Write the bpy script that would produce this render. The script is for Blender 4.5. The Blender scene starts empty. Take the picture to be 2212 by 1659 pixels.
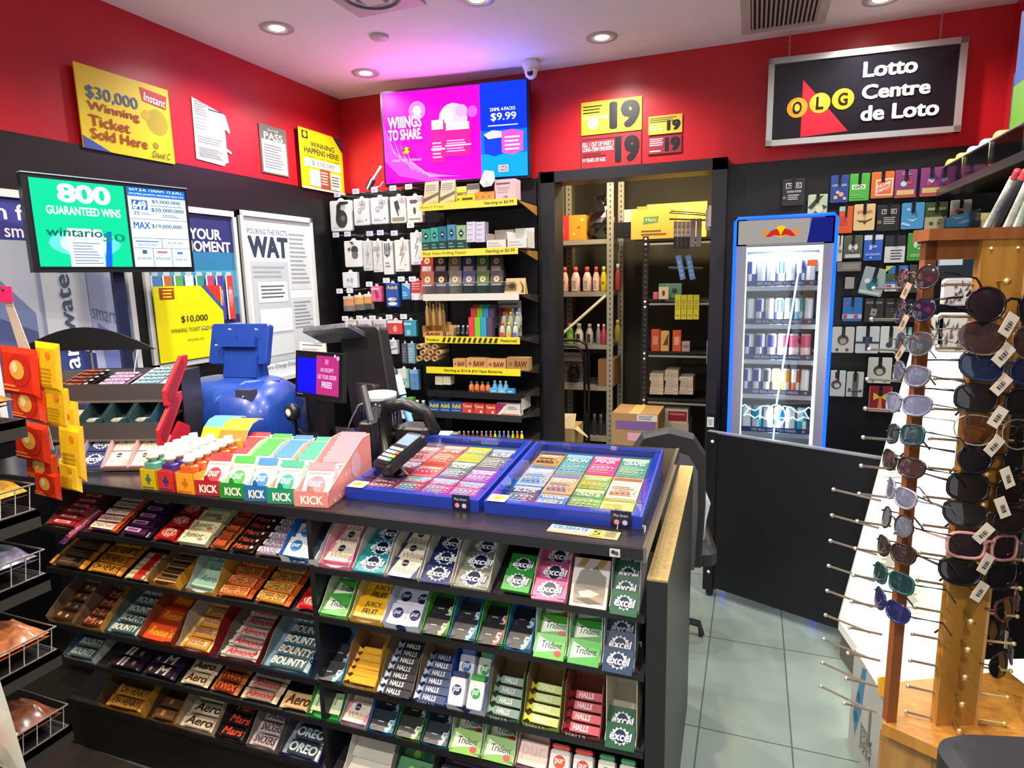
import bpy, math, random
from mathutils import Matrix, Vector
random.seed(7)
S = bpy.context.scene
# ------------------------------------------------------------------ camera, world, exposure
W, H = 2212, 1659
FL, PIT, ROL, YAW, HC = 1371.19, 0.165547, -0.0227848, -0.363634, 1.6
_cy, _sy, _cp, _sp, _cr, _sr = math.cos(YAW), math.sin(YAW), math.cos(PIT), math.sin(PIT), math.cos(ROL), math.sin(ROL)
FW = Vector((_sy*_cp, _cy*_cp, -_sp)); _r0 = Vector((_cy, -_sy, 0)); _u0 = _r0.cross(FW)
RT = _r0*_cr+_u0*_sr; UP = _u0*_cr-_r0*_sr
EYE = Vector((0, 0, HC))
cd = bpy.data.cameras.new('camera'); cam = bpy.data.objects.new('camera', cd); S.collection.objects.link(cam)
cd.sensor_width = 36; cd.lens = FL/W*36; cd.clip_start = .02
cam.matrix_world = Matrix(((RT.x, UP.x, -FW.x, 0), (RT.y, UP.y, -FW.y, 0), (RT.z, UP.z, -FW.z, HC), (0, 0, 0, 1)))
S.camera = cam
S.view_settings.view_transform = 'Standard'; S.view_settings.look = 'None'
S.view_settings.gamma = 1; S.view_settings.use_curve_mapping = False
S.view_settings.exposure = 0.85
wd = bpy.data.worlds.new('world'); S.world = wd; wd.use_nodes = True
wd.node_tree.nodes['Background'].inputs[0].default_value = (.92, .95, 1, 1)
wd.node_tree.nodes['Background'].inputs[1].default_value = .5

# ------------------------------------------------------------------ pixel -> real surface
def ray(x, y): return FW+RT*((x-W/2)/FL)-UP*((y-H/2)/FL)
def onY(x, y, D): d = ray(x, y); return EYE+d*(D/d.y)
def onX(x, y, D): d = ray(x, y); return EYE+d*(D/d.x)
def onZ(x, y, z): d = ray(x, y); return EYE+d*((z-HC)/d.z)
def proj(p):
    v = p-EYE; z = v.dot(FW); return (W/2+FL*v.dot(RT)/z, H/2-FL*v.dot(UP)/z)
def RY(a, b, c, d, y):
    ym, xm = (b+d)/2, (a+c)/2
    return onY(a, ym, y).x, onY(c, ym, y).x, onY(xm, d, y).z, onY(xm, b, y).z
def RX(a, b, c, d, x):
    ym, xm = (b+d)/2, (a+c)/2
    return onX(a, ym, x).y, onX(c, ym, x).y, onX(xm, d, x).z, onX(xm, b, x).z

# ------------------------------------------------------------------ materials
def lin(h):
    r = [int(h[i:i+2], 16)/255 for i in (0, 2, 4)]
    return tuple(c/12.92 if c <= .04045 else ((c+.055)/1.055)**2.4 for c in r)+(1,)
MC = {}
def m(col, rough=.5, metal=0., emit=0., var=0., coat=0., alpha=1., scale=40., bump=0.):
    k = (col, rough, metal, emit, var, coat, alpha, scale, bump)
    if k in MC: return MC[k]
    mt = bpy.data.materials.new('mat_'+col); mt.use_nodes = True; nt = mt.node_tree
    b = nt.nodes['Principled BSDF']; c = lin(col)
    b.inputs['Base Color'].default_value = c; b.inputs['Roughness'].default_value = rough
    b.inputs['Metallic'].default_value = metal; b.inputs['Coat Weight'].default_value = coat
    if emit:
        b.inputs['Emission Color'].default_value = c; b.inputs['Emission Strength'].default_value = emit
        b.inputs['Base Color'].default_value = (0, 0, 0, 1); b.inputs['Specular IOR Level'].default_value = .1
        if emit < 2: mt.cycles.emission_sampling = 'NONE'
    if alpha < 1: b.inputs['Alpha'].default_value = alpha
    if var or bump:
        tc = nt.nodes.new('ShaderNodeTexCoord'); n = nt.nodes.new('ShaderNodeTexNoise')
        n.inputs['Scale'].default_value = scale; n.inputs['Detail'].default_value = 4
        nt.links.new(tc.outputs['Object'], n.inputs['Vector'])
        if var:
            r = nt.nodes.new('ShaderNodeValToRGB'); e = r.color_ramp.elements
            e[0].position = .3; e[1].position = .7
            e[0].color = tuple(x*(1-var) for x in c[:3])+(1,); e[1].color = tuple(min(1, x*(1+var)) for x in c[:3])+(1,)
            nt.links.new(n.outputs['Fac'], r.inputs[0]); nt.links.new(r.outputs[0], b.inputs['Base Color'])
        if bump:
            bp = nt.nodes.new('ShaderNodeBump'); bp.inputs['Strength'].default_value = bump; bp.inputs['Distance'].default_value = .004
            nt.links.new(n.outputs['Fac'], bp.inputs['Height']); nt.links.new(bp.outputs[0], b.inputs['Normal'])
    MC[k] = mt; return mt
def nodes_mat(name, rough=.5):
    mt = bpy.data.materials.new(name); mt.use_nodes = True
    b = mt.node_tree.nodes['Principled BSDF']; b.inputs['Roughness'].default_value = rough
    return mt, mt.node_tree, b
def slat_mat(name, col, pitch, groove=.08):
    mt, nt, b = nodes_mat(name, .42)
    tc = nt.nodes.new('ShaderNodeTexCoord'); sp = nt.nodes.new('ShaderNodeSeparateXYZ'); nt.links.new(tc.outputs['Object'], sp.inputs[0])
    d = nt.nodes.new('ShaderNodeMath'); d.operation = 'DIVIDE'; d.inputs[1].default_value = pitch; nt.links.new(sp.outputs['Z'], d.inputs[0])
    f = nt.nodes.new('ShaderNodeMath'); f.operation = 'FRACT'; nt.links.new(d.outputs[0], f.inputs[0])
    r = nt.nodes.new('ShaderNodeValToRGB'); e = r.color_ramp.elements
    c = lin(col); e[0].color = (.001, .001, .001, 1); e[0].position = groove; e[1].color = c; e[1].position = groove+.03
    nt.links.new(f.outputs[0], r.inputs[0]); nt.links.new(r.outputs[0], b.inputs['Base Color'])
    bp = nt.nodes.new('ShaderNodeBump'); bp.inputs['Strength'].default_value = .8; bp.inputs['Distance'].default_value = .01
    nt.links.new(r.outputs[0], bp.inputs['Height']); nt.links.new(bp.outputs[0], b.inputs['Normal'])
    return mt
def wood_mat(name, a, bcol, scale=3.):
    mt, nt, b = nodes_mat(name, .42)
    tc = nt.nodes.new('ShaderNodeTexCoord'); mp = nt.nodes.new('ShaderNodeMapping'); mp.inputs['Scale'].default_value = (14, 14, 1.2)
    n = nt.nodes.new('ShaderNodeTexNoise'); n.inputs['Scale'].default_value = scale; n.inputs['Detail'].default_value = 6
    r = nt.nodes.new('ShaderNodeValToRGB'); r.color_ramp.elements[0].position = .35; r.color_ramp.elements[1].position = .65
    r.color_ramp.elements[0].color = lin(a); r.color_ramp.elements[1].color = lin(bcol)
    nt.links.new(tc.outputs['Object'], mp.inputs[0]); nt.links.new(mp.outputs[0], n.inputs['Vector'])
    nt.links.new(n.outputs['Fac'], r.inputs[0]); nt.links.new(r.outputs[0], b.inputs['Base Color'])
    return mt
def glass_mat(name, col=(1, 1, 1, 1), mix=.12, rough=.02):
    mt = bpy.data.materials.new(name); mt.use_nodes = True; nt = mt.node_tree; nt.nodes.clear()
    o = nt.nodes.new('ShaderNodeOutputMaterial'); t = nt.nodes.new('ShaderNodeBsdfTransparent'); t.inputs[0].default_value = col
    g = nt.nodes.new('ShaderNodeBsdfGlossy'); g.inputs['Roughness'].default_value = rough
    x = nt.nodes.new('ShaderNodeMixShader'); fr = nt.nodes.new('ShaderNodeFresnel'); fr.inputs[0].default_value = 1.45
    ad = nt.nodes.new('ShaderNodeMath'); ad.inputs[1].default_value = mix*.4; nt.links.new(fr.outputs[0], ad.inputs[0])
    nt.links.new(ad.outputs[0], x.inputs[0]); nt.links.new(t.outputs[0], x.inputs[1]); nt.links.new(g.outputs[0], x.inputs[2])
    nt.links.new(x.outputs[0], o.inputs[0]); return mt
GLASS = glass_mat('clear_glass'); ACRYL = glass_mat('clear_acrylic', (.93, .96, .98, 1), .3, .08)
LENS = glass_mat('tinted_lens', (.05, .035, .035, 1), .3, .03)
BLK = '15141a'

# ------------------------------------------------------------------ mesh builder
GC = {}
def glyphs(s, bold=0., spc=1.):
    k = (s, bold, spc)
    if k not in GC:
        c = bpy.data.curves.new('t', 'FONT'); c.body = s; c.size = 1; c.resolution_u = 3; c.space_character = spc
        o = bpy.data.objects.new('t', c); S.collection.objects.link(o)
        me = bpy.data.meshes.new_from_object(o.evaluated_get(bpy.context.evaluated_depsgraph_get()))
        vs = [v.co.copy() for v in me.vertices]; fs = [tuple(p.vertices) for p in me.polygons]
        bpy.data.objects.remove(o); bpy.data.curves.remove(c); bpy.data.meshes.remove(me)
        if vs and bold > .012:      # heavier strokes: the same letters laid side by side
            n0 = len(vs); f0 = fs[:]; b0 = bold*.7
            for dx, dy in ((-b0, 0), (b0, 0), (0, -b0*.7), (0, b0*.7))+(((-b0*.8, -b0*.55), (-b0*.8, b0*.55), (b0*.8, -b0*.55), (b0*.8, b0*.55)) if bold > .035 else ()):
                k0 = len(vs); L = k0//n0; vs += [Vector((v.x+dx, v.y+dy, L)) for v in vs[:n0]]; fs += [tuple(q+k0 for q in f) for f in f0]
        if vs:
            x0, x1 = min(v.x for v in vs), max(v.x for v in vs); y0, y1 = min(v.y for v in vs), max(v.y for v in vs)
            vs = [((v.x-x0)/(x1-x0), (v.y-y0)/(y1-y0), v.z*3e-5) for v in vs]
        GC[k] = (vs, fs)
    return GC[k]
def T(x=0, y=0, z=0): return Matrix.Translation((x, y, z))
def Rx(a): return Matrix.Rotation(a, 4, 'X')
def Ry(a): return Matrix.Rotation(a, 4, 'Y')
def Rz(a): return Matrix.Rotation(a, 4, 'Z')
def frame(o, x, y, z=None):
    x = Vector(x).normalized(); y = Vector(y).normalized(); z = x.cross(y).normalized() if z is None else Vector(z)
    return Matrix(((x.x, y.x, z.x, o[0]), (x.y, y.y, z.y, o[1]), (x.z, y.z, z.z, o[2]), (0, 0, 0, 1)))
I4 = Matrix.Identity(4)
class MB:
    def __init__(s, M=I4): s.v = []; s.f = []; s.m = []; s.mats = []; s.M = M; s.sm = []
    def mi(s, mat):
        if isinstance(mat, str): mat = m(mat)
        if mat not in s.mats: s.mats.append(mat)
        return s.mats.index(mat)
    def add(s, vs, fs, mat, M=None, smooth=False):
        n = len(s.v); A = s.M if M is None else s.M@M; i = s.mi(mat)
        s.v += [A@Vector(p) for p in vs]
        for f in fs: s.f.append([n+q for q in f]); s.m.append(i); s.sm.append(smooth)
        return s
    def box(s, x0, x1, y0, y1, z0, z1, mat, M=None, top=None, faces=None):
        vs = [(x, y, z) for z in (z0, z1) for y in (y0, y1) for x in (x0, x1)]
        fs = [(0, 2, 3, 1), (4, 5, 7, 6), (0, 1, 5, 4), (2, 6, 7, 3), (0, 4, 6, 2), (1, 3, 7, 5)]
        if faces: fs = [fs[i] for i in faces]
        return s.add(vs, fs, mat, M)
    def rbox(s, w, h, d, r, mat, M=None, n=3):   # rounded outline in XY, thickness along Z from 0..d, bevelled front
        pts = []
        for cx, cy, a0 in ((w/2-r, h/2-r, 0), (-w/2+r, h/2-r, 90), (-w/2+r, -h/2+r, 180), (w/2-r, -h/2+r, 270)):
            for i in range(n+1):
                a = math.radians(a0+90*i/n); pts.append((cx+r*math.cos(a), cy+r*math.sin(a)))
        return s.prism(pts, 0, d, mat, M, bev=min(r*.4, d*.3))
    def prism(s, pts, z0, z1, mat, M=None, bev=0, smooth=False):
        n = len(pts); cx = sum(p[0] for p in pts)/n; cy = sum(p[1] for p in pts)/n
        L = [[(x, y, z0) for x, y in pts]]
        if bev:
            q = max(max(abs(x-cx), abs(y-cy)) for x, y in pts); k = 1-bev/q
            L += [[(x, y, z1-bev) for x, y in pts], [(cx+(x-cx)*k, cy+(y-cy)*k, z1) for x, y in pts]]
        else: L.append([(x, y, z1) for x, y in pts])
        vs = sum(L, []); fs = []
        for j in range(len(L)-1):
            for i in range(n): fs.append((j*n+i, j*n+(i+1) % n, (j+1)*n+(i+1) % n, (j+1)*n+i))
        k = (len(L)-1)*n
        fs += [tuple(range(n-1, -1, -1)), tuple(range(k, k+n))]
        return s.add(vs, fs, mat, M, smooth)
    def lathe(s, prof, mat, n=16, M=None, cap=True, smooth=True, mats=None):
        vs = []; fs = []
        for r, z in prof:
            for i in range(n): a = 2*math.pi*i/n; vs.append((r*math.cos(a), r*math.sin(a), z))
        for j in range(len(prof)-1):
            seg = [(j*n+i, j*n+(i+1) % n, (j+1)*n+(i+1) % n, (j+1)*n+i) for i in range(n)]
            if mats: s.add(vs, seg, mats[j], M, smooth)
            else: fs += seg
        if mats: s.add(vs, [tuple(range(n-1, -1, -1)), tuple(range((len(prof)-1)*n, len(prof)*n))], mats[-1], M); return s
        if cap: fs += [tuple(range(n-1, -1, -1)), tuple(range((len(prof)-1)*n, len(prof)*n))]
        return s.add(vs, fs, mat, M, smooth)
    def tube(s, pts, r, mat, n=6, M=None, closed=False):
        P = [Vector(p) for p in pts]; vs = []; fs = []; K = len(P)
        for i, p in enumerate(P):
            a = P[i-1] if (i or closed) else p; b = P[(i+1) % K] if (i < K-1 or closed) else p
            t = (b-a).normalized(); u = t.cross(Vector((0, 0, 1)))
            if u.length < .1: u = t.cross(Vector((0, 1, 0)))
            u.normalize(); w = t.cross(u)
            for j in range(n): g = 2*math.pi*j/n; vs.append(p+u*(r*math.cos(g))+w*(r*math.sin(g)))
        for i in range(K if closed else K-1):
            for j in range(n): fs.append((i*n+j, i*n+(j+1) % n, ((i+1) % K)*n+(j+1) % n, ((i+1) % K)*n+j))
        if not closed: fs += [tuple(range(n)), tuple(range((K-1)*n, K*n))]
        return s.add(vs, fs, mat, M, True)
    def art(s, w, h, ops, M=I4, z=0., e=0., dz=.0004, rough=.45):
        # flat print: coordinates are fractions of w x h, each colour laid a hair above the last
        def mm(c): return m(c, rough, emit=e) if isinstance(c, str) else c
        for i, o in enumerate(ops):
            zz = z+dz*(i+1); k = o[0]
            if k == 'r':
                _, x0, y0, x1, y1, c = o; s.add([(x0*w, y0*h, zz), (x1*w, y0*h, zz), (x1*w, y1*h, zz), (x0*w, y1*h, zz)], [(0, 1, 2, 3)], mm(c), M)
            elif k == 'p':
                s.add([(x*w, y*h, zz) for x, y in o[1]], [tuple(range(len(o[1])))], mm(o[2]), M)
            elif k == 'c':   # ellipse cx cy rx(fraction of w) ratio
                _, cx, cy, r, c = o[:5]; q = o[5] if len(o) > 5 else 1; n = 16
                s.add([(cx*w+r*w*math.cos(6.2832*j/n), cy*h+r*w*q*math.sin(6.2832*j/n), zz) for j in range(n)], [tuple(range(n))], mm(c), M)
            elif k == 's':   # burst
                _, cx, cy, r, c = o[:5]; n = 28
                s.add([(cx*w+r*w*(1 if j % 2 else .78)*math.cos(6.2832*j/n), cy*h+r*w*(.8 if j % 2 else .6)*math.sin(6.2832*j/n), zz) for j in range(n)], [tuple(range(n))], mm(c), M)
            elif k == 't':   # text in rect x0 y0 x1 y1 ; optional bold, shear, rise
                _, x0, y0, x1, y1, st, c = o[:7]; bold = o[7] if len(o) > 7 else .02; sh = o[8] if len(o) > 8 else 0; rise = o[9] if len(o) > 9 else 0
                vs, fs = glyphs(st, bold)
                s.add([((x0+(x1-x0)*a)*w+sh*b*(y1-y0)*h, (y0+(y1-y0)*b+rise*a)*h, zz+q) for a, b, q in vs], fs, mm(c), M)
            elif k == 'T':   # text running upwards
                _, x0, y0, x1, y1, st, c = o[:7]; vs, fs = glyphs(st, .02)
                s.add([((x1-(x1-x0)*b)*w, (y0+(y1-y0)*a)*h, zz+q) for a, b, q in vs], fs, mm(c), M)
            elif k == 'l':   # lines of small print x0 y0 x1 y1 count colour
                _, x0, y0, x1, y1, n, c = o
                vs = []; fs = []
                for j in range(n):
                    yy = y1-(y1-y0)*(j+.5)/n; hh = (y1-y0)/n*.22; xx = x1-(x1-x0)*random.Random(j*7+n).random()*.35; b = len(vs)
                    vs += [(x0*w, (yy-hh)*h, zz), (xx*w, (yy-hh)*h, zz), (xx*w, (yy+hh)*h, zz), (x0*w, (yy+hh)*h, zz)]; fs.append((b, b+1, b+2, b+3))
                s.add(vs, fs, mm(c), M)
        return s
    def mesh(s, name):
        me = bpy.data.meshes.new(name); me.from_pydata([tuple(v) for v in s.v], [], s.f)
        for mt in s.mats: me.materials.append(mt)
        me.polygons.foreach_set('material_index', s.m); me.polygons.foreach_set('use_smooth', s.sm); me.update(); return me
    def build(s, name, parent=None, M=None, **k):
        o = bpy.data.objects.new(name, s.mesh(name)); S.collection.objects.link(o)
        if parent: o.parent = parent
        if M is not None: o.matrix_local = M
        if k: tag(o, **k)
        return o
def tag(o, label=None, cat=None, group=None, kind=None):
    if label: o['label'] = label
    if cat: o['category'] = cat
    if group: o['group'] = group
    if kind: o['kind'] = kind
    return o
def thing(name, label, cat, M=I4, group=None):
    o = bpy.data.objects.new(name, None); S.collection.objects.link(o); o.empty_display_size = .05
    o.matrix_world = M; return tag(o, label, cat, group)
def place(name, me, M, label, cat, group=None, parent=None):
    o = bpy.data.objects.new(name, me); S.collection.objects.link(o); o.matrix_world = M
    return tag(o, label, cat, group)
def lamp(name, loc, power, col, size, parent, spot=None, aim=None, shape=None):
    l = bpy.data.lights.new(name, 'SPOT' if spot else 'AREA'); l.energy = power; l.color = col
    if spot: l.spot_size = spot; l.spot_blend = .8; l.shadow_soft_size = size
    else:
        l.shape = 'RECTANGLE' if shape else 'DISK'; l.size = size
        if shape: l.size_y = shape
    o = bpy.data.objects.new(name, l); S.collection.objects.link(o); o.parent = parent
    o.location = loc
    if aim is not None: o.rotation_euler = Vector(aim).to_track_quat('-Z', 'Y').to_euler()
    return o
DC = .0245728
CM = T(-.196, 1.346, 0)@Rz(DC)       # counter frame: x along its front, y to the back, origin at front right corner
# ------------------------------------------------------------------ the room
XL, YB, ZC = -2.768, 4.0, 2.86
def struct(mb, name): return mb.build(name, kind='structure')
tm, nt, b = nodes_mat('floor_tile', .22)
tc = nt.nodes.new('ShaderNodeTexCoord'); mp = nt.nodes.new('ShaderNodeMapping'); mp.inputs['Location'].default_value = (.125, .31, 0)
br = nt.nodes.new('ShaderNodeTexBrick'); br.offset = 0; br.inputs['Scale'].default_value = 1; br.inputs['Mortar Size'].default_value = .003
br.inputs['Brick Width'].default_value = .305; br.inputs['Row Height'].default_value = .61; br.inputs['Mortar'].default_value = lin('555b57')
br.inputs['Color1'].default_value = lin('84928a'); br.inputs['Color2'].default_value = lin('7f8d86')
n = nt.nodes.new('ShaderNodeTexNoise'); n.inputs['Scale'].default_value = 9; mx = nt.nodes.new('ShaderNodeMixRGB'); mx.blend_type = 'MULTIPLY'; mx.inputs[0].default_value = .15
nt.links.new(tc.outputs['Object'], mp.inputs[0]); nt.links.new(mp.outputs[0], br.inputs['Vector']); nt.links.new(tc.outputs['Object'], n.inputs['Vector'])
nt.links.new(br.outputs[0], mx.inputs[1]); nt.links.new(n.outputs[0], mx.inputs[2]); nt.links.new(mx.outputs[0], b.inputs['Base Color'])
RED = m('c01722', .38, var=.06, scale=3); BLKW = slat_mat('black_slatwall', '0a090c', .1)
struct(MB().box(XL-.1, 2.3, -1.6, 7.1, -.1, 0, tm), 'floor')
struct(MB().box(XL-.1, 2.3, -1.6, 7.1, ZC, ZC+.1, m('f2ecee', .75, var=.02, scale=5)), 'ceiling')
struct(MB().box(XL-.1, XL, -1.6, YB+.1, 2.2, ZC, RED).box(XL-.1, XL+.02, -1.6, YB+.1, 0, 2.21, BLKW), 'wall_left')
mb = MB()
mb.box(XL, -1.24, YB, YB+.1, 0, ZC, RED).box(-.2, 1.139, YB, YB+.1, 2.2, ZC, RED).box(-1.24, -.2, YB, YB+.1, 2.2, ZC, RED)
mb.box(XL+.02, -1.24, YB-.02, YB, 0, 2.22, m('0c0b0e', .6)).box(-.2, 1.139, YB-.02, YB+.1, 0, 2.21, BLKW)
struct(mb, 'wall_back')
struct(MB().box(1.139, 1.24, -1.6, YB+.1, 2.2, ZC, RED).box(1.12, 1.24, -1.6, YB+.1, 0, 2.21, BLKW), 'wall_right')
# door frame of the stock room
fr = m('18171c', .45, var=.05)
mb = MB().box(-1.275, -1.185, 3.93, 4.12, 0, 2.245, fr).box(-.245, -.165, 3.93, 4.12, 0, 2.245, fr).box(-1.275, -.165, 3.93, 4.12, 2.18, 2.245, fr)
mb.box(-1.3, -1.275, 3.96, 4.1, 0, 2.255, fr)
d1 = struct(mb, 'door_1')
mb = MB().box(-.252, -.24, 3.96, 4.02, 1.06, 1.2, m('b8b4b0', .3, 1)); mb.build('strike_plate', d1)
MB().box(-.265, -.235, 3.98, 4.06, 1.87, 1.99, m('b9a99c', .5)).build('hinge', d1)
# stock room shell
sw = m('3a372f', .8, var=.1, scale=4)
struct(MB().box(-1.62, -1.5, YB+.1, 5.7, 0, ZC, m('6c6048', .8, var=.1)), 'wall_stockroom_left')
struct(MB().box(-1.6, .3, 5.6, 5.7, 0, ZC, sw), 'wall_stockroom_back')
struct(MB().box(.0, .1, YB+.1, 5.7, 0, ZC, m('2a2629', .7)), 'wall_stockroom_right')
# ------------------------------------------------------------------ ceiling fixtures
DL = [((598, 60), 'nearest the left wall'), ((790, 157), 'closest to the corner above the television'), ((1300, 80), 'above the age notices'), ((1030, -3), 'beside the square vent'), ((1905, -3), 'above the lotto sign')]
XD = [Vector((-2.1, .9, ZC)), Vector((-1.1, .6, ZC)), Vector((.2, 1.0, ZC)), Vector((-.5, 1.9, ZC)), Vector((-1.5, 1.9, ZC)), Vector((.5, 2.3, ZC)), Vector((.2, -.4, ZC)), Vector((-1.2, -.4, ZC))]
for i, (p, w) in enumerate(DL+[(q, 'in the ceiling over the shop floor') for q in XD]):
    c = onZ(*p, ZC) if isinstance(p, tuple) else p
    t = thing('recessed_light', 'round white recessed ceiling light '+w, 'ceiling light', T(*c), 'recessed ceiling lights')
    MB().lathe([(.045, 0), (.045, -.006), (.082, -.006), (.085, 0)], m('b8b2b2', .4), 24, cap=False).lathe([(.045, -.005), (.036, .0), (.036, .002)], m('8e8888', .3, .6), 24, cap=False).build('trim_ring', t)
    MB().lathe([(.0, -.002), (.036, -.004)], m('fffaf2', emit=14), 20, cap=False).build('bulb', t)
    lamp('light', (0, 0, -.03), (34 if i < 5 else 74 if i in (5, 6) else 46), ((1, .95, .9) if i not in (5, 6) else (1, .84, .66)), .035, t, spot=math.radians(150), aim=(0, 0, -1))
c = onZ(819, 78, ZC)
MB().lathe([(.05, 0), (.05, -.008), (.04, -.014), (0, -.015)], m('c9bfc1', .5), 24).build('ceiling_cover_plate', M=T(*c), label='small round blank cover plate on ceiling between the two left lights', cat='cover plate')
t = thing('ceiling_diffuser', 'square white air diffuser with round core at top edge of ceiling', 'air vent', T(-1.64, 2.66, ZC))
MB().box(-.18, .18, -.18, .18, -.012, 0, m('c4babb', .5)).build('frame', t)
for k in range(3): MB(T(0, 0, -.014-.004*k)).lathe([(.135-.04*k, 0), (.12-.04*k, -.008), (.115-.04*k, 0)], m('d6cfd0' if k % 2 else '6d6566', .5), 28, cap=False).build('ring', t)
MB().box(-.045, .045, -.045, .045, -.03, -.02, m('d6cfd0', .5)).build('core', t)
t = thing('return_air_grille', 'long slotted return air grille in ceiling near the lotto sign', 'air vent', T(.09, 3.6, ZC))
MB().box(-.155, .155, -.25, .215, -.004, 0, m('2b2522', .8)).box(-.2, -.155, -.25, .26, -.01, 0, m('c0b8b0', .5)).box(.155, .2, -.25, .26, -.01, 0, m('c0b8b0', .5)).box(-.155, .155, .215, .26, -.01, 0, m('c0b8b0', .5)).build('frame', t)
mb = MB()
for k in range(15): mb.box(-.15+k*.021, -.141+k*.021, -.25, .215, -.012, -.003, m('b4aba3', .5))
mb.build('slats', t)
t = thing('security_camera', 'white dome security camera on ceiling at television corner', 'camera', T(-1.281, 3.8, ZC))
MB().lathe([(.05, 0), (.055, -.02), (.045, -.045), (.04, -.05)], m('e2dde0', .4), 20).build('base', t)
MB(T(0, 0, -.06)).lathe([(.0, .03), (.032, .022), (.04, 0), (.032, -.026), (.015, -.04), (0, -.042)], m('e8e3e6', .35), 20).build('head', t)
MB(T(.006, -.028, -.078)@Rx(math.radians(60))).lathe([(.018, 0), (.018, .012), (.0, .014)], m('0a0a0c', .1), 16).build('lens', t)
# ------------------------------------------------------------------ wall art helper: faces on back wall (normal -Y) and left wall (normal +X)
def FB(x, y, z): return frame((x, y, z), (1, 0, 0), (0, 0, 1))
def FLW(x, y, z): return frame((x, y, z), (0, 1, 0), (0, 0, 1), (1, 0, 0))
def poster(name, M, w, h, t, ops, label, cat, edge='ffffff', rough=.45, shape=None):
    mb = MB()
    if shape: mb.prism([(x*w, y*h) for x, y in shape], 0, t, m(edge, rough))
    else: mb.box(0, w, 0, h, 0, t, m(edge, rough))
    mb.art(w, h, ops, z=t, rough=rough)
    return mb.build(name, M=M, label=label, cat=cat)
YEL = 'f2dc00'
# left wall, axis y grows to the right in the picture
def PL(a, b, c, d): y0, y1, z0, z1 = RX(a, b, c, d, XL+.004); return FLW(XL+.004, y0, z0), y1-y0, z1-z0
M_, w, h = PL(163, 165, 355, 312)
M_ = FLW(XL+.022, 2.05, 2.2); w, h = .47, .35
poster('winning_ticket_poster', M_, w, h, .006, [('r', 0, 0, 1, 1, 'f4da0c'), ('c', .83, .52, .13, 'b9a512'), ('c', .7, .58, .05, 'c6b010'), ('c', .78, .2, .035, 'a3920f'), ('p', [(0, 0), (.27, 0), (0, .15)], '3b58b5'),
 ('p', [(.68, .76), (.95, .72), (.97, .9), (.66, .93)], 'c21f1a'), ('t', .69, .77, .94, .88, 'Instant', 'ffffff', .03, .2, -.03), ('t', .08, .60, .62, .77, '$30,000', '33639c', .02), ('t', .08, .445, .62, .58, 'Winning', 'a5401a', .03),
 ('t', .08, .285, .50, .42, 'Ticket', 'a5401a', .03), ('t', .08, .13, .68, .26, 'Sold Here', 'a5401a', .03), ('t', .72, .04, .93, .13, 'David C', '2b2b20', 0, .3)],
 'yellow poster reading $30,000 Winning Ticket Sold Here on red wall', 'poster', YEL)
poster('taped_notice', FLW(XL+.004, 2.68, 2.245), .225, .325, .001, [('l', .08, .72, .5, .95, 6, '7d8288'), ('r', .5, .85, .92, .87, '30343a'), ('l', .08, .5, .45, .7, 4, '9a9fa5'), ('l', .1, .3, .92, .42, 3, '8f949a'), ('l', .1, .08, .92, .24, 6, '8a8f95')],
 'white printed notice with torn right edge on red wall', 'notice', 'dfe6ea', shape=[(0, .03), (.85, 0), (.9, .05), (1.0, .07), (.97, .25), (1.12, .22), (1.12, .26), (.97, .3), (.97, .62), (1.1, .55), (1.13, .6), (1.02, .84), (.9, .86), (.03, .98)])
poster('inspection_certificate', FLW(XL+.004, 3.165, 2.255), .235, .28, .002, [('r', 0, 0, 1, 1, '69705f'), ('r', .06, .03, .95, .7, 'e4e8ea'), ('t', .15, .71, .85, .86, 'PASS', 'f4f6f2', .03), ('t', .3, .89, .7, .94, 'Dine Safe', 'e8ece6', 0), ('l', .12, .1, .88, .62, 9, '80868c')],
 'small grey and white PASS certificate on red wall', 'certificate', '69705f')
poster('winning_happens_poster', FLW(XL+.022, 3.49, 2.205), .46, .375, .006, [('p', [(0, 0), (1, 0), (1, .75), (.78, 1), (0, 1)], 'efdb12'), ('r', .07, .83, .2, .96, '2a2a2a'), ('c', .135, .9, .04, 'd8c020'), ('t', .25, .72, .8, .81, 'WINNING', '2b3020', .03),
 ('t', .1, .6, .9, .7, 'HAPPENS HERE!', '2b3020', .03), ('t', .1, .54, .9, .565, 'WINNING TICKETS SOLD HERE', '2b3020', 0), ('r', .08, .38, .92, .52, 'f1f2ee'), ('t', .25, .41, .78, .49, '$ 500,597', '2c2c30', .01),
 ('r', .18, .06, .44, .34, 'e4e6cc'), ('r', .42, .04, .65, .37, '9a4a3a'), ('l', .44, .1, .63, .34, 5, 'e0c8b8'), ('r', .66, .05, .9, .33, 'e4e6da'), ('l', .68, .1, .88, .3, 4, '5c6064'), ('r', 0, 0, 1, .03, 'f4f4f0'), ('p', [(.8, 1), (.93, .98), (1, .9), (1, .77)], '4a2146')],
 'yellow poster reading WINNING HAPPENS HERE in the wall corner', 'poster', '2f1f33')
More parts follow.
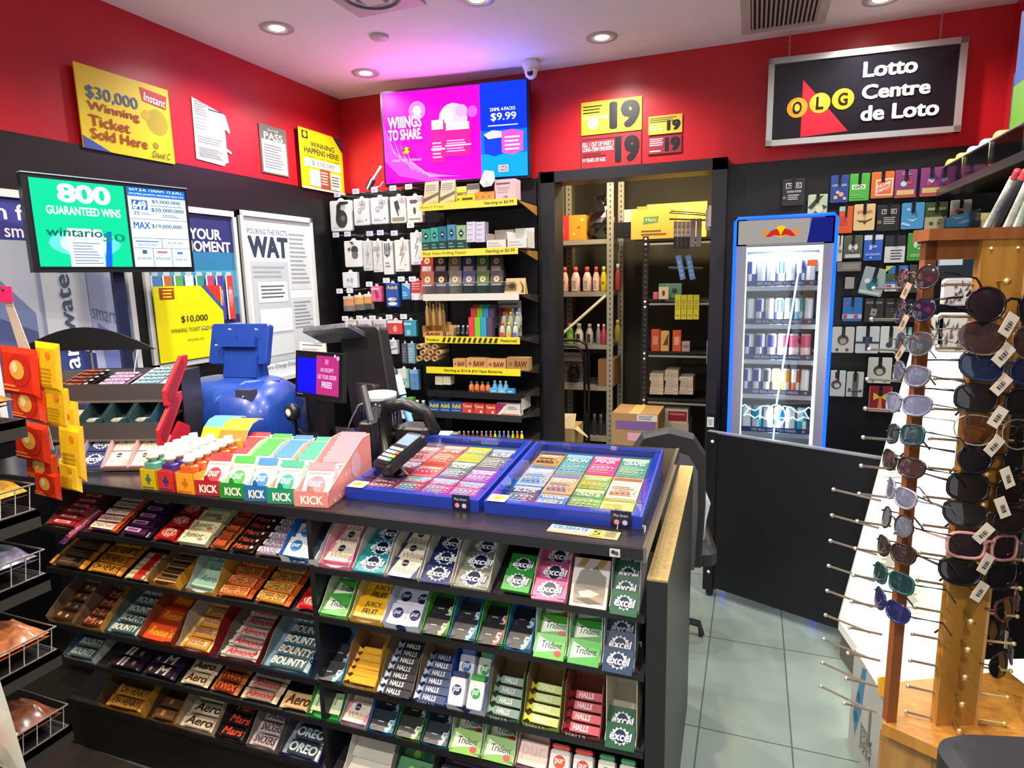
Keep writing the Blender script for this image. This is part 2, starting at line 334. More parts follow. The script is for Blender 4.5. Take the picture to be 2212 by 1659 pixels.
# snap frames on the left wall
def snap(y0, y1, z0, z1, ops, label):
    t = thing('snap_frame', label, 'poster frame', FLW(XL+.021, y0, z0))
    w, h = y1-y0, z1-z0; al = m('e3e7e6', .35, .2)
    mb = MB()
    for a in ((0, w, 0, .026), (0, w, h-.03, h), (0, .026, 0, h), (w-.026, w, 0, h)): mb.box(a[0], a[1], a[2], a[3], 0, .018, al)
    f = mb.build('frame', t); MB().box(.02, w-.02, .02, h-.02, 0, .004, 'e9eef0').art(w, h, ops, z=.004).build('poster_sheet', f)
    return t
def mcan(x, y, c, s=1.):
    return [('r', x, y, x+.085*s, y+.3*s, c), ('r', x+.012, y+.295*s, x+.073*s, y+.32*s, 'b9c6cc'), ('r', x, y, x+.015, y+.3*s, 'dfe6ea'), ('p', [(x+.025, y+.2*s), (x+.035, y+.2*s), (x+.03, y+.08*s)], 'eef2f4'), ('p', [(x+.04, y+.22*s), (x+.05, y+.22*s), (x+.045, y+.05*s)], 'eef2f4'), ('p', [(x+.055, y+.2*s), (x+.065, y+.2*s), (x+.06, y+.08*s)], 'eef2f4')]
snap(1.56, 2.20, 1.02, 1.985, [('r', .04, .03, .96, .97, 'aab4c8'), ('r', .04, .8, .96, .97, '3b3f8f'), ('t', .06, .88, .46, .945, 'on for', 'f2f4fb', .02), ('t', .06, .81, .42, .865, '50 smart', 'f2f4fb', .02),
 ('r', .04, .03, .3, .5, '4a5582'), ('p', [(.04, .5), (.3, .42), (.3, .5), (.04, .7)], '6b7ba6'), ('r', .36, .03, .66, .8, 'c2ccd6'), ('r', .34, .03, .36, .8, '8291ad'), ('p', [(.38, .4), (.5, .34), (.66, .3), (.66, .05), (.38, .05)], '2f3e7c'), ('p', [(.66, .03), (.96, .03), (.96, .5), (.66, .8)], '9fabc9'),
 ('p', [(.7, .44), (.96, .3), (.96, .1), (.74, .1)], '6c78b5'), ('t', .67, .46, .93, .52, 'smartwa', '6e7f9c', .01, 0, -.05), ('c', .5, .17, .12, '26336e'), ('T', .46, .4, .54, .72, 'water', '46566f'), ('T', .45, .1, .54, .39, 'smart', 'e9eef8')],
 'silver snap frame with blue bottled water advertisement on left wall')
snap(2.265, 2.885, 1.19, 2.0, [('r', .04, .03, .96, .97, '2a3170'), ('r', .04, .3, .96, .72, '2f7fae'), ('r', .04, .42, .96, .6, '49a3c4'), ('r', .3, .03, .96, .24, 'b8ccd2'), ('t', .48, .8, .82, .87, 'YOUR', 'f3f5fb', .05), ('t', .42, .72, .92, .79, 'MOMENT', 'f3f5fb', .05)]
 + sum([mcan(.06+.105*i, .27, c) for i, c in enumerate(['4b7fc4', 'b0673f', '5aa051', 'dfe4e6', '3f8f8c', 'c23e6c', '5a3da0', 'd0402f'])], [])+[('l', .32, .05, .95, .22, 6, '6f8f9c'), ('r', .65, .03, .96, .14, '23242a')],
 'silver snap frame with coloured drink cans poster reading YOUR MOMENT')
snap(2.915, 3.555, 1.0, 2.015, [('r', .04, .02, .96, .97, 'e6eef0'), ('t', .09, .875, .62, .905, 'POURING THE FACTS', '3c4450', .01), ('t', .09, .74, .62, .865, 'WAT', '333c55', .08), ('r', .62, .55, .94, .91, 'd5dcde'), ('l', .64, .58, .92, .9, 12, '9aa4a8'), ('r', .1, .12, .6, .72, 'c3ccd0'), ('r', .6, .1, .94, .5, 'cfd7d9'), ('l', .64, .3, .92, .48, 8, '8a949a'), ('l', .12, .62, .58, .7, 3, 'a8b2b6'),
 ('r', .16, .48, .56, .6, 'eef4f5'), ('l', .2, .5, .54, .585, 4, '5d666e'), ('r', .16, .3, .6, .44, 'e8eef0'), ('r', .18, .16, .6, .28, 'dbe3e5'), ('t', .12, .075, .6, .105, 'InSpire Change Daily', '4a525c', .01)],
 'silver snap frame with white paper sheets reading WAT on left wall')
t = poster('ten_thousand_poster', FLW(XL+.046, 2.29, 1.222), .425, .375, .004, [('p', [(0, 0), (1, 0), (1, .63), (.68, 1), (0, 1)], 'efe600'), ('p', [(.68, 1), (.75, 1), (1, .7), (1, .63)], '3557a5'), ('p', [(.75, 1), (.98, 1), (.98, .73)], 'd32f2c'), ('r', .08, .83, .28, .98, 'a1461c'), ('l', .12, .84, .27, .97, 3, 'efe600'),
 ('t', .34, .5, .74, .6, '$10,000', '2e3a24', .02), ('t', .18, .38, .88, .435, 'WINNING TICKET SOLD HERE', '2e3a24', .01), ('t', .4, .25, .65, .28, 'SEPTEMBER 2024', '6f7420', 0), ('t', .78, .08, .96, .15, 'ALIA', '2c3c78', .02)],
 'bright yellow poster reading $10,000 WINNING TICKET SOLD HERE', 'poster', 'efe600', shape=[(0, 0), (1, 0), (1, .98), (.98, 1), (0, 1)])
# back wall signs
def PB(name, px, ops, label, cat, edge='ffffff', t=.004, y=None, rough=.4):
    y = y or YB-.004; x0, x1, z0, z1 = RY(*px, y)
    return poster(name, FB(x0, y, z0), x1-x0, z1-z0, t, ops, label, cat, edge, rough)
PB('age_notice', (1256, 215, 1387, 287), [('r', 0, 0, 1, 1, 'e6c52c'), ('l', .03, .62, .38, .9, 3, '3a3520'), ('t', .03, .46, .45, .56, 'UNDER 19 YEARS OF AGE.', 'fbf6d8', .02), ('c', .2, .33, .09, 'f6edbb'), ('t', .47, .1, .97, .93, '19', '101014', .1)], 'large yellow age 19 notice on red wall above stockroom door', 'notice', 'a01a1c')
PB('age_notice', (1255, 289, 1386, 361), [('r', .01, .02, .99, .98, 'b5202a'), ('r', .03, .86, .7, .9, '3a1018'), ('t', .03, .66, .55, .8, 'KILL 1 OUT OF EVERY 2', 'f6eeee', .03), ('t', .03, .52, .55, .64, 'LONG-TERM SMOKERS.', 'f6eeee', .03), ('l', .03, .34, .5, .48, 2, '3a1018'), ('t', .03, .2, .42, .31, '19 YEARS OF AGE.', 'f6eeee', .03), ('t', .57, .12, .97, .9, '19', '101014', .1)], 'large red age 19 notice directly below the large yellow one', 'notice', '5a1016')
PB('age_notice', (1401, 249, 1474, 289), [('r', 0, 0, 1, 1, 'd8b83a'), ('l', .04, .62, .9, .92, 3, '3a3520'), ('l', .05, .2, .5, .5, 2, 'f3ecc4'), ('t', .55, .15, .95, .72, '19', '101014', .1)], 'small yellow age 19 notice on red wall', 'notice', 'a01a1c')
PB('age_notice', (1400, 293, 1473, 332), [('r', .01, .02, .99, .98, '8f2530'), ('l', .05, .45, .48, .9, 4, 'e6d4d4'), ('l', .05, .1, .4, .25, 1, 'e6d4d4'), ('t', .5, .12, .95, .9, '19', '15101a', .1)], 'small dark red age 19 notice below the small yellow one', 'notice', '5a1016')
# ------------------------------------------------------------------ television
tA, tB = Vector((-2.268, 3.738, 0)), Vector((-1.33, 3.862, 0)); tx = (tB-tA).normalized()
tz = tx.cross(Vector((0, 0, 1)))
TM = frame((tA.x, tA.y, 2.222), tx, (0, 0, 1))@Rx(math.radians(0))
t = thing('television', 'wall television showing pink and blue energy drink advertisement', 'television', TM)
TW, TH = .946, .556
MB().box(-.012, TW+.012, -.014, TH+.014, -.05, -.004, m('0d0c10', .35)).build('housing', t)
cans = []
for i, (a, b_, c, d) in enumerate([(.34, .2, .44, .66), (.44, .26, .62, .62)]): cans += [('r', a, b_, c, d, 'e0208c'), ('r', a, b_+.3*(d-b_), c, b_+.34*(d-b_), 'ffd0ee'), ('r', a+.01, b_+.78*(d-b_), c-.01, d, 'cfe0ff'), ('l', a+.01, b_+.04, c-.01, b_+.5*(d-b_), 5, 'ffa8dc')]
pink = [('r', 0, 0, .688, 1, 'ff06b4'), ('p', [(0, .7), (.05, .42), (.16, .18), (.4, .02), (.62, 0), (.3, 0), (.1, .08), (0, .25)], 'ff48e0')]
for k in range(7): pink.append(('p', [(.02+.022*k, .6-.03*k), (.07+.02*k, .36-.02*k), (.2+.02*k, .16-.015*k), (.42+.02*k, .04), (.2+.02*k, .14-.015*k), (.065+.02*k, .34-.02*k)], 'c03ce8' if k % 2 else 'ff9af4'))
pink += [('c', .25, .78, .06, 'ff7cf0'), ('c', .25, .78, .03, 'ffd8ff'), ('c', .5, .66, .1, 'ffb4f2'), ('c', .46, .7, .045, 'e8f0ff'), ('c', .56, .74, .04, 'ff9ae8')]
MB().art(TW, TH, pink+cans+[('c', .635, .72, .036, 'ff58c8'), ('t', .04, .6, .28, .73, 'WIIINGS', 'fff0ff', .05), ('t', .04, .47, .28, .59, 'TO SHARE.', 'fff0ff', .05), ('c', .165, .355, .022, 'ffd000'), ('p', [(.12, .34), (.15, .38), (.155, .35)], 'd01030'), ('p', [(.21, .34), (.18, .38), (.175, .35)], 'd01030'),
 ('t', .125, .285, .205, .325, 'Red Bull', 'c01050', .02), ('t', .06, .235, .27, .26, 'GIVES YOU WIIINGS', 'ffc8f4', 0), ('r', .688, 0, 1, 1, '0a30ff'), ('r', .688, 0, 1, .5, '0468ff'), ('r', .688, 0, 1, .25, '0890ff'), ('t', .755, .7, .925, .735, '250ML 4-PACKS', 'e8f0ff', .02), ('t', .76, .59, .93, .68, '$9.99', 'f4f8ff', .02), ('l', .74, .535, .95, .56, 1, 'c8dcff'),
 ('p', [(.71, .46), (.77, .5), (.84, .48), (.84, .25), (.78, .22), (.715, .26)], '1438c8'), ('p', [(.71, .46), (.77, .5), (.84, .48), (.83, .42), (.74, .41)], 'd8e4ff'), ('p', [(.83, .48), (.9, .5), (.975, .47), (.97, .27), (.9, .23), (.83, .26)], 'ff50b0'), ('l', .85, .27, .96, .44, 4, 'ffc0e4'), ('r', .805, .055, .87, .125, 'f4f4ff'), ('r', .812, .063, .863, .117, 'e01860'), ('t', .818, .072, .858, .11, 'INS', 'ffffff', .02)],
 z=0, e=1.0).build('screen', t)
lamp('screen_glow', (TW*.35, TH*.6, .06), 2, (1, .12, .75), .5, t, aim=(.0, .75, .6), shape=.3)
lamp('screen_glow', (TW*.85, TH*.6, .06), 1.3, (.05, .2, 1), .25, t, aim=(.0, .75, .6), shape=.3)
MB(frame((-1.8, 3.95, 2.5), (1, 0, 0), (0, 0, 1))).box(-.1, .1, -.1, .1, -.03, .13, m('121216', .5)).build('wall_mount', t).matrix_parent_inverse = TM.inverted()
# ------------------------------------------------------------------ lottery jackpot monitor on a pole
mA, mB = Vector((-2.518, 1.63, 0)), Vector((-2.379, 2.23, 0)); mx_ = (mB-mA).normalized()
MM = frame((mA.x, mA.y, 1.664), mx_, (0, 0, 1))
t = thing('lottery_monitor', 'black lottery screen on pole showing 800 GUARANTEED WINS and jackpots', 'monitor', MM)
w, h = .616, .357
MB().box(-.004, w+.004, -.004, h+.004, -.035, -.002, m('14161e', .35)).box(-.004, w+.004, h+.001, h+.005, -.035, .004, '9ab0c8').build('housing', t)
e1 = [('r', .03, .05, .57, .96, '06c088'), ('c', .3, .3, .21, '5ce8bc', .4), ('c', .3, .3, .15, 'b8f8e0', .5), ('r', .2, .05, .4, .46, 'eefcf6'), ('p', [(.4, .05), (.44, .05), (.46, .44), (.43, .44)], '1058d0'), ('t', .17, .73, .48, .93, '800', 'ecfff4', .06), ('t', .1, .6, .53, .69, 'GUARANTEED WINS', 'e8fff4', .04),
 ('t', .08, .37, .4, .46, 'wintario', '0c6058', .03, .1), ('t', .4, .33, .54, .42, '50', '0c8060', .03), ('l', .22, .07, .39, .32, 8, '7888a0'), ('r', .585, .05, .98, .96, 'd4e4ff'), ('r', .585, .86, .98, .96, '1460c0'), ('t', .6, .915, .97, .95, 'SAT JUL 12/SAM. 12 JUILL.', 'e8f4ff', .02), ('t', .595, .87, .97, .9, 'UPCOMING JACKPOTS / PROCHAINS GROS LOTS', 'd0e8ff', .02),
 ('r', .605, .71, .71, .82, '3060b0'), ('t', .61, .715, .7, .81, '649', 'f4f8ff', .05), ('t', .74, .79, .94, .835, '$5,000,000', '205080', .03), ('l', .73, .755, .96, .775, 1, '5878a0'), ('t', .73, .69, .96, .74, '$20,000,000', '205080', .03), ('t', .61, .65, .65, .69, '25', '305880', .03), ('l', .66, .65, .74, .68, 2, '5878a0'), ('l', .8, .63, .95, .67, 2, '5878a0'), ('r', .585, .6, .98, .606, '305880'),
 ('t', .6, .49, .71, .57, 'MAX', '2860b0', .04), ('t', .72, .5, .93, .55, '$19,000,000', '205080', .03), ('r', .585, .38, .98, .386, '305880'), ('l', .6, .33, .76, .36, 1, '4068a0'), ('t', .62, .29, .74, .315, '$1,109,942', '305880', .02), ('r', .775, .27, .779, .38, '305880'), ('t', .82, .32, .92, .345, '$104,594', '305880', .02), ('r', .585, .265, .98, .271, '305880'), ('r', .705, .05, .709, .27, '305880'), ('r', .835, .05, .839, .27, '305880'),
 ('r', .635, .2, .665, .245, '305880'), ('r', .735, .21, .805, .235, 'c06070'), ('r', .875, .2, .915, .23, '4878b0'), ('t', .6, .13, .69, .16, '$2,000,000', '305880', .02), ('t', .72, .13, .82, .16, '$736,000', '305880', .02), ('t', .86, .12, .94, .15, '$344,190', '305880', .02)]
MB().box(.015, w-.015, .012, h-.012, -.002, .0005, m('14161e', .35)).art(w, h, e1, z=.001, e=.95).build('screen', t)
MB().box(w*.5-.022, w*.5+.022, -.66, .02, -.06, -.036, m('222c48', .35, .4)).box(w*.5-.09, w*.5+.09, -.662, -.64, -.15, .05, m('1a2038', .4)).build('pole', t)
# ------------------------------------------------------------------ hanging lotto sign
sA, sB = Vector((.03, 3.9, 0)), Vector((.942, 3.955, 0)); sx = (sB-sA).normalized()
SM = frame((sA.x, sA.y, 2.275), sx, (0, 0, 1)); w, h = .914, .447
t = thing('lotto_centre_sign', 'framed black sign reading Lotto Centre de Loto hanging on chains', 'sign', SM)
al = m('c9cac6', .3, .6)
mb = MB()
for a in ((0, w, 0, .03), (0, w, h-.03, h), (0, .03, 0, h), (w-.03, w, 0, h)): mb.box(a[0], a[1], a[2], a[3], -.02, .016, al)
mb.build('frame', t)
MB().box(.02, w-.02, .02, h-.02, -.02, .004, m('15151b', .12, coat=.6)).art(w, h, [('p', [(.19, .08), (.44, .11), (.19, .73)], 'c22432'), ('c', .165, .42, .056, 'd68a22'), ('c', .285, .45, .056, 'e09a26'), ('c', .405, .47, .058, 'd68a22'), ('c', .16, .44, .03, 'efae3a'), ('c', .28, .47, .03, 'f4c040'),
 ('t', .14, .35, .19, .49, 'O', '1c1712', .04), ('t', .265, .38, .305, .52, 'L', '1c1712', .04), ('t', .38, .4, .43, .54, 'G', '1c1712', .04), ('t', .5, .68, .77, .85, 'Lotto', 'eeeae2', .05), ('t', .5, .44, .84, .60, 'Centre', 'eeeae2', .05), ('t', .5, .2, .89, .37, 'de Loto', 'eeeae2', .05)], z=.005, rough=.2).build('panel', t)
for fx in (.11, .87):
    mb = MB()
    for k in range(9):
        z = h+.008+k*.0145
        mb.tube([(w*fx+.005*math.cos(a)*(k % 2), z+.009*math.sin(a), .005*math.cos(a)*((k+1) % 2)-.002) for a in [j*1.0472 for j in range(6)]], .0013, m('d8c8c4', .3, .8), 4, closed=True)
    mb.build('chain', t)
# ------------------------------------------------------------------ COUNTER (all in the counter frame CM)
SHZ = [.835, .69, .49, .365, .21]; TILT = math.radians(23)
XLft, XDIV, XRgt = -1.96, -.905, -.005
t = thing('service_counter', 'long black service counter with slanted candy shelves and brass edged end', 'counter', CM)
bk = m('1b1a1e', .4, var=.05); top = m('1c1b1f', .24, var=.12, scale=14)
MB().box(-2.3, -.012, .0, .86, .972, 1.0, top).box(-2.3, -.012, -.004, .0, .972, .999, bk).build('worktop', t)
MB().box(-.014, -.005, -.004, .86, .968, 1.003, m('8c8a88', .25, .9)).build('metal_edge', t)
mb = MB().box(-2.3, -.06, .26, .84, .0, .972, bk).box(-2.45, -.01, .03, .26, 0, .165, m('1c1714', .5))
mb.build('body', t)
MB().box(XDIV-.008, XDIV+.008, .0, .28, .08, .972, bk).build('divider', t)
br_, nt, b = nodes_mat('brass_laminate', .35); b.inputs['Metallic'].default_value = .35
tc = nt.nodes.new('ShaderNodeTexCoord'); n = nt.nodes.new('ShaderNodeTexNoise'); n.inputs['Scale'].default_value = 120; r = nt.nodes.new('ShaderNodeValToRGB')
r.color_ramp.elements[0].color = lin('8f7440'); r.color_ramp.elements[1].color = lin('d0b878'); nt.links.new(tc.outputs['Object'], n.inputs[0]); nt.links.new(n.outputs[0], r.inputs[0]); nt.links.new(r.outputs[0], b.inputs['Base Color'])
MB().box(-.004, .042, .0, .9, 0, .925, bk).box(-.004, .042, .0, .9, .925, .93, br_).build('end_panel', t)
lip = m('1d1b1d', .3)
for z in SHZ:
    for a, b_ in ((XLft+.002, XDIV-.01), (XDIV+.01, XRgt-.002)):
        mb = MB(T(0, 0, z-.006)@Rx(TILT)); mb.box(a, b_, 0, .205, -.005, .0, bk)
        mb.M = T(0, 0, z); mb.box(a, b_, -.004, .0, -.014, .003, lip); mb.build('shelf', t)
# ---- products
def lx(px, z, y=0.):      # x on a shelf lip whose picture column is px
    a, b_ = -2.2, .3
    for _ in range(30):
        c = (a+b_)/2
        if proj(CM@Vector((c, y, z)))[0] < px: a = c
        else: b_ = c
    return a
ORD = ['frontmost', 'second', 'third', 'fourth', 'fifth', 'sixth', 'seventh', 'eighth']
SHN = ['top', 'second', 'third', 'fourth', 'lowest']
MESH = {}
def excel_ops(bg, white=False, txt='excel'):
    if white: return [('p', [(0, 0), (.78, 0), (1, 1), (.18, 1)], 'f3e8cf'), ('c', .42, .74, .12, '2b2440'), ('t', .3, .68, .72, .8, 'excel', 'd9c9a8', .02, .2), ('t', .12, .2, .84, .5, 'White', 'b98f72', .01, .2)]
    return [('s', .5, .5, .36, 'eef4f0'), ('c', .5, .5, .2, '14204a', 1.1), ('t', .1, .3, .88, .7, txt, '14204a', .1, .15), ('t', .12, .33, .86, .67, txt, 'fbfbf6', .04, .15)]
def trident_ops(acc): return [('p', [(.06, .2), (.1, .88), (.92, .42)], 'f3f4df'), ('c', .78, .25, .12, acc, .8), ('t', .2, .42, .88, .72, 'Trident', '17331c', .03, .15)]
def five_ops(acc): return [('p', [(.62, 0), (.8, 0), (1, .6), (1, .9), (.75, .35)], acc), ('t', .62, .1, .84, .6, '5', 'd8dcda', .03, .2), ('r', .25, .42, .5, .47, 'a8aaac'), ('p', [(.0, .05), (.3, .2), (.05, .4)], '34343a')]
def pur_ops(c, dots=False): return ([('c', .1+.27*i, .12+.2*((i*3) % 5), .02, 'd8cfae') for i in range(4)] if dots else [])+[('c', .5, .56, .3, c, 1.0), ('t', .29, .44, .71, .68, 'pur', 'f8f6ec', .02)]
def juicy_ops(): return [('t', .25, .52, .78, .82, 'JUICY', '2c1f08', .03, .1), ('t', .25, .16, .74, .46, 'FRUIT', '2c1f08', .03, .1), ('c', .15, .5, .03, 'd88a12')]
def slab(key, w, h, d, col, ops, rough=.35, side=None):
    k = ('slab', key, w, h, d)
    if k not in MESH:
        mb = MB(); mb.box(-w/2, w/2, 0, h, 0, d, m(side or col, rough)); mb.art(w, h, [('r', .0, .0, 1, 1, col)]+ops, T(-w/2, 0, d), rough=rough, dz=.00025); MESH[k] = mb.mesh(key)
    return MESH[k]
def bar(key, L, w, d, col, ops, crimp=None, rough=.25, vert=False):
    k = ('bar', key, L, w, d)
    if k not in MESH:
        mb = MB(); xs = [(-.5, .001), (-.5+.012/L, .001), (-.5+.03/L, .7), (-.36, .97), (-.1, 1), (.1, .98), (.36, .97), (.5-.03/L, .7), (.5-.012/L, .001), (.5, .001)]
        vs = []; fs = []; n = 10
        for i, (x, q) in enumerate(xs):
            ww = w*(.46 if q > .5 else .5)
            for j in range(n):
                a = math.pi*2*j/n; ca, sa = math.cos(a), math.sin(a)
                vs.append((x*L, w/2+ww*math.copysign(abs(ca)**.45, ca), d/2+(d/2*q+.0006)*math.copysign(abs(sa)**.45, sa)))
        for i in range(len(xs)-1):
            for j in range(n): fs.append((i*n+j, i*n+(j+1) % n, (i+1)*n+(j+1) % n, (i+1)*n+j))
        k0 = (len(xs)-1)*n; c1 = crimp or col
        mb.add(vs, fs[n*3:-n*3], m(col, rough), smooth=True); mb.add(vs, fs[:n*3]+fs[-n*3:]+[tuple(range(n)), tuple(range(k0, k0+n))], m(c1, rough))
        mb.art(L, w, ops, T(-L/2, 0, d+.0012), rough=rough, dz=.00025); MESH[k] = mb.mesh(key)
    return MESH[k]
def stick(key, L, w, col, ops, end=None):   # square roll of drops with twisted left end
    k = ('stick', key, L, w)
    if k not in MESH:
        mb = MB(); mb.box(-L*.3, L*.5, 0, w, 0, w, m(col, .3))
        mb.add([(-L*.3, 0, 0), (-L*.3, w, 0), (-L*.3, w, w), (-L*.3, 0, w), (-L*.4, w*.35, w*.3), (-L*.4, w*.65, w*.3), (-L*.4, w*.65, w*.7), (-L*.4, w*.35, w*.7), (-L*.5, -w*.0, w*.1), (-L*.5, w, w*.1), (-L*.5, w, w*.9), (-L*.5, 0, w*.9)],
               [(0, 1, 5, 4), (1, 2, 6, 5), (2, 3, 7, 6), (3, 0, 4, 7), (4, 5, 9, 8), (5, 6, 10, 9), (6, 7, 11, 10), (7, 4, 8, 11), (8, 9, 10, 11)], m(end or col, .25))
        mb.art(L*.8, w, ops, T(-L*.3, 0, w), dz=.00025); mb.art(L*.8, w, ops, T(-L*.3, 0, 0)@Rx(math.pi/2), dz=.00025); MESH[k] = mb.mesh(key)
    return MESH[k]
def bottle_mesh(key, w, h, d, body, capc, ops):
    k = ('bot', key, w, h)
    if k not in MESH:
        mb = MB(); mb.rbox(w, h*.8, d, w*.14, m(body, .35), T(0, h*.4, 0)); mb.rbox(w*.9, h*.16, d*.9, w*.1, m(capc, .35), T(0, h*.89, d*.05)); mb.art(w, h*.8, ops, T(-w/2, 0, d), dz=.0003); MESH[k] = mb.mesh(key)
    return MESH[k]
def tray(name, w, dep, hf, hb, col, inner, label, M, front_ops=None, cat='display box', group=None, side_ops=None, notch=True, spike=0):
    hf, hb = hf*1.15, hb*1.25
    mb = MB(); c = m(col, .6); i = m(inner, .7); e = .0016
    mb.box(-w/2, w/2, 0, dep, 0, e, i); mb.box(-w/2, w/2, dep-e, dep, 0, hb, i)
    for s in (-1, 1):
        x = s*w/2; x0, x1 = (x, x+e) if s < 0 else (x-e, x)
        pr = [(0, 0), (dep, 0), (dep, hb), (dep*.5, hb*.86), (dep*.14, hf*1.25), (0, hf)]
        for xx, mt in ((x0, c if s < 0 else i), (x1, i if s < 0 else c)):
            mb.add([(xx, p, q) for p, q in pr], [tuple(range(6))], mt)
        mb.add([(x0, 0, hf), (x1, 0, hf), (x1, dep*.14, hf*1.25), (x0, dep*.14, hf*1.25), (x1, dep*.5, hb*.86), (x0, dep*.5, hb*.86), (x1, dep, hb), (x0, dep, hb)], [(0, 1, 2, 3), (3, 2, 4, 5), (5, 4, 6, 7)], i)
        if spike: mb.add([(x0, dep*.75, hb*.9), (x0, dep, hb*.95), (x0, dep*1., hb+spike), (x0, dep*.9, hb+spike*.9)], [(0, 1, 2, 3)], i)
    fr_ = [(-w/2, 0), (w/2, 0), (w/2, hf)]+([(w*.3, hf*.9), (w*.1, hf*.55), (-w*.15, hf*.5), (-w*.32, hf*.85)] if notch else [])+[(-w/2, hf)]
    mb.add([(x, 0, z) for x, z in fr_]+[(x, e, z) for x, z in fr_], [tuple(range(len(fr_)))], c); mb.add([(x, e, z) for x, z in fr_], [tuple(range(len(fr_)))], i)
    if front_ops: mb.art(w, hf, front_ops, T(-w/2, 0, 0)@Rx(math.pi/2), dz=.0004)
    if side_ops:
        for s in (1,): mb.art(dep, hb, side_ops, frame((w/2, 0, 0), (0, 1, 0), (0, 0, 1)), dz=.0004)
    return mb.build(name, M=M, label=label, cat=cat, group=group)
def col(half, s, pa, pb, n, item, desc, cat, name, tr=None, pitch=.05, start=.008, tilt=8, lift=.006, dz=0., side=1, dep=None, grow=0., depth0=.004, words=None):
    """one column of goods on a shelf; item(w) -> mesh for the column width"""
    z = SHZ[s]; xa, xb = lx(pa, z), lx(pb, z); w = xb-xa
    M = CM@T((xa+xb)/2, depth0, z-.004)@Rx(TILT)
    where = 'on the '+SHN[s]+' '+half+' counter shelf'
    dep = dep or .165
    if tr: tray('display_box', w*.985, dep, tr.get('hf', .02), tr.get('hb', .05), tr['c'], tr.get('i', tr['c']), tr['d']+' '+where, M, tr.get('ops'), group=None, spike=tr.get('spike', 0), side_ops=tr.get('side'))
    me = item((w-.006)/side)
    for k in range(n):
        for q in range(side):
            x = (q-(side-1)/2)*(w-.004)/side; rj = random.Random(k*31+q*7+int(pa))
            o = place(name, me, M@T(x, start+pitch*k, lift+grow*k)@Rx(math.radians(tilt))@Rz(math.radians(rj.uniform(-1.6, 1.6))), '', cat)
            sd = '' if side == 1 else ('left ' if q == 0 else 'right ')
            o['label'] = f'{desc}, {sd}{ORD[k]} {"from front " if k else ""}{where}'
def gum(ops, bg, side=None, h=.056, d=.012): return lambda w: slab('gum_pack', w, h, d, bg, ops, side=side) if MESH.update() is None and False else _slabk(ops, bg, side, h, d, w)
_ids = {}
def _slabk(ops, bg, side, h, d, w):
    k = repr((ops, bg, side, h, d)); i = _ids.setdefault(k, len(_ids)); return slab('pack%d' % i, round(w, 4), h, d, bg, ops, side=side)
def barf(L_, wd, d, c, ops, crimp=None):
    k = repr((c, ops)); i = _ids.setdefault(k, len(_ids)); return lambda w: bar('bar%d' % i, round(min(L_, w), 4), wd, d, c, ops, crimp)
def stickf(c, ops, end=None, wd=.019):
    k = repr((c, ops)); i = _ids.setdefault(k, len(_ids)); return lambda w: stick('roll%d' % i, round(w, 4), wd, c, ops, end)
def botf(body, capc, ops, h=.085, d=.03):
    k = repr((body, capc, ops)); i = _ids.setdefault(k, len(_ids)); return lambda w: bottle_mesh('tub%d' % i, round(w, 4), h, d, body, capc, ops)
WB = 'd9d0bd'
L_, R_ = 'left', 'right'
G = 'gum_pack'; GP = 'gum'
def G_(half, s, pa, pb, n, ops, bg, desc, tr=None, **k): col(half, s, pa, pb, n, gum(ops, bg), desc, GP, G, tr, **k)
# right half, top shelf
W1 = dict(hf=.018, hb=.052)
def TR(c, d, i=None, **k): a = dict(c=c, d=d, i=i or c, hf=.02, hb=.055); a.update(k); return a
G_(R_, 0, 691, 757, 3, excel_ops('', 1), 'e77f9c', 'white and pink gum sleeve', TR('e58aa6', 'pink open gum box', 'e8b3b8'), pitch=.052, start=.02)
G_(R_, 0, 763, 832, 3, excel_ops(''), '1c8f98', 'teal starburst gum sleeve', TR('c9d3cc', 'white gum box holding teal sleeves', 'd3d0c4'), pitch=.054, start=.0)
G_(R_, 0, 836, 904, 3, excel_ops('', 1), '3b3a68', 'cream and navy gum sleeve', TR('d6d0c4', 'white gum box holding cream sleeves', 'd3cdc2'), pitch=.052, start=.0)
G_(R_, 0, 908, 975, 3, excel_ops(''), '232a63', 'navy starburst gum sleeve', TR('d6d0c4', 'white gum box holding navy sleeves', 'd6d0c8'), pitch=.052, start=-.003)
G_(R_, 0, 979, 1056, 3, excel_ops(''), '8d8c7c', 'grey starburst gum sleeve', TR('d6d0c4', 'white gum box holding grey sleeves', 'cdc9be'), pitch=.054, start=-.002)
G_(R_, 0, 1078, 1143, 2, excel_ops(''), '2c9a33', 'bright green starburst gum sleeve', pitch=.052, start=.01, tilt=12)
G_(R_, 0, 1147, 1222, 3, excel_ops(''), 'dd5f93', 'hot pink starburst gum sleeve', TR('e493ae', 'bright pink gum box', 'e6a8b8'), pitch=.052, start=-.002, tilt=14)
z = SHZ[0]; xa, xb = lx(1228, z), lx(1308, z); Mx = CM@T((xa+xb)/2, .002, z)@Rx(math.radians(52)); w = xb-xa
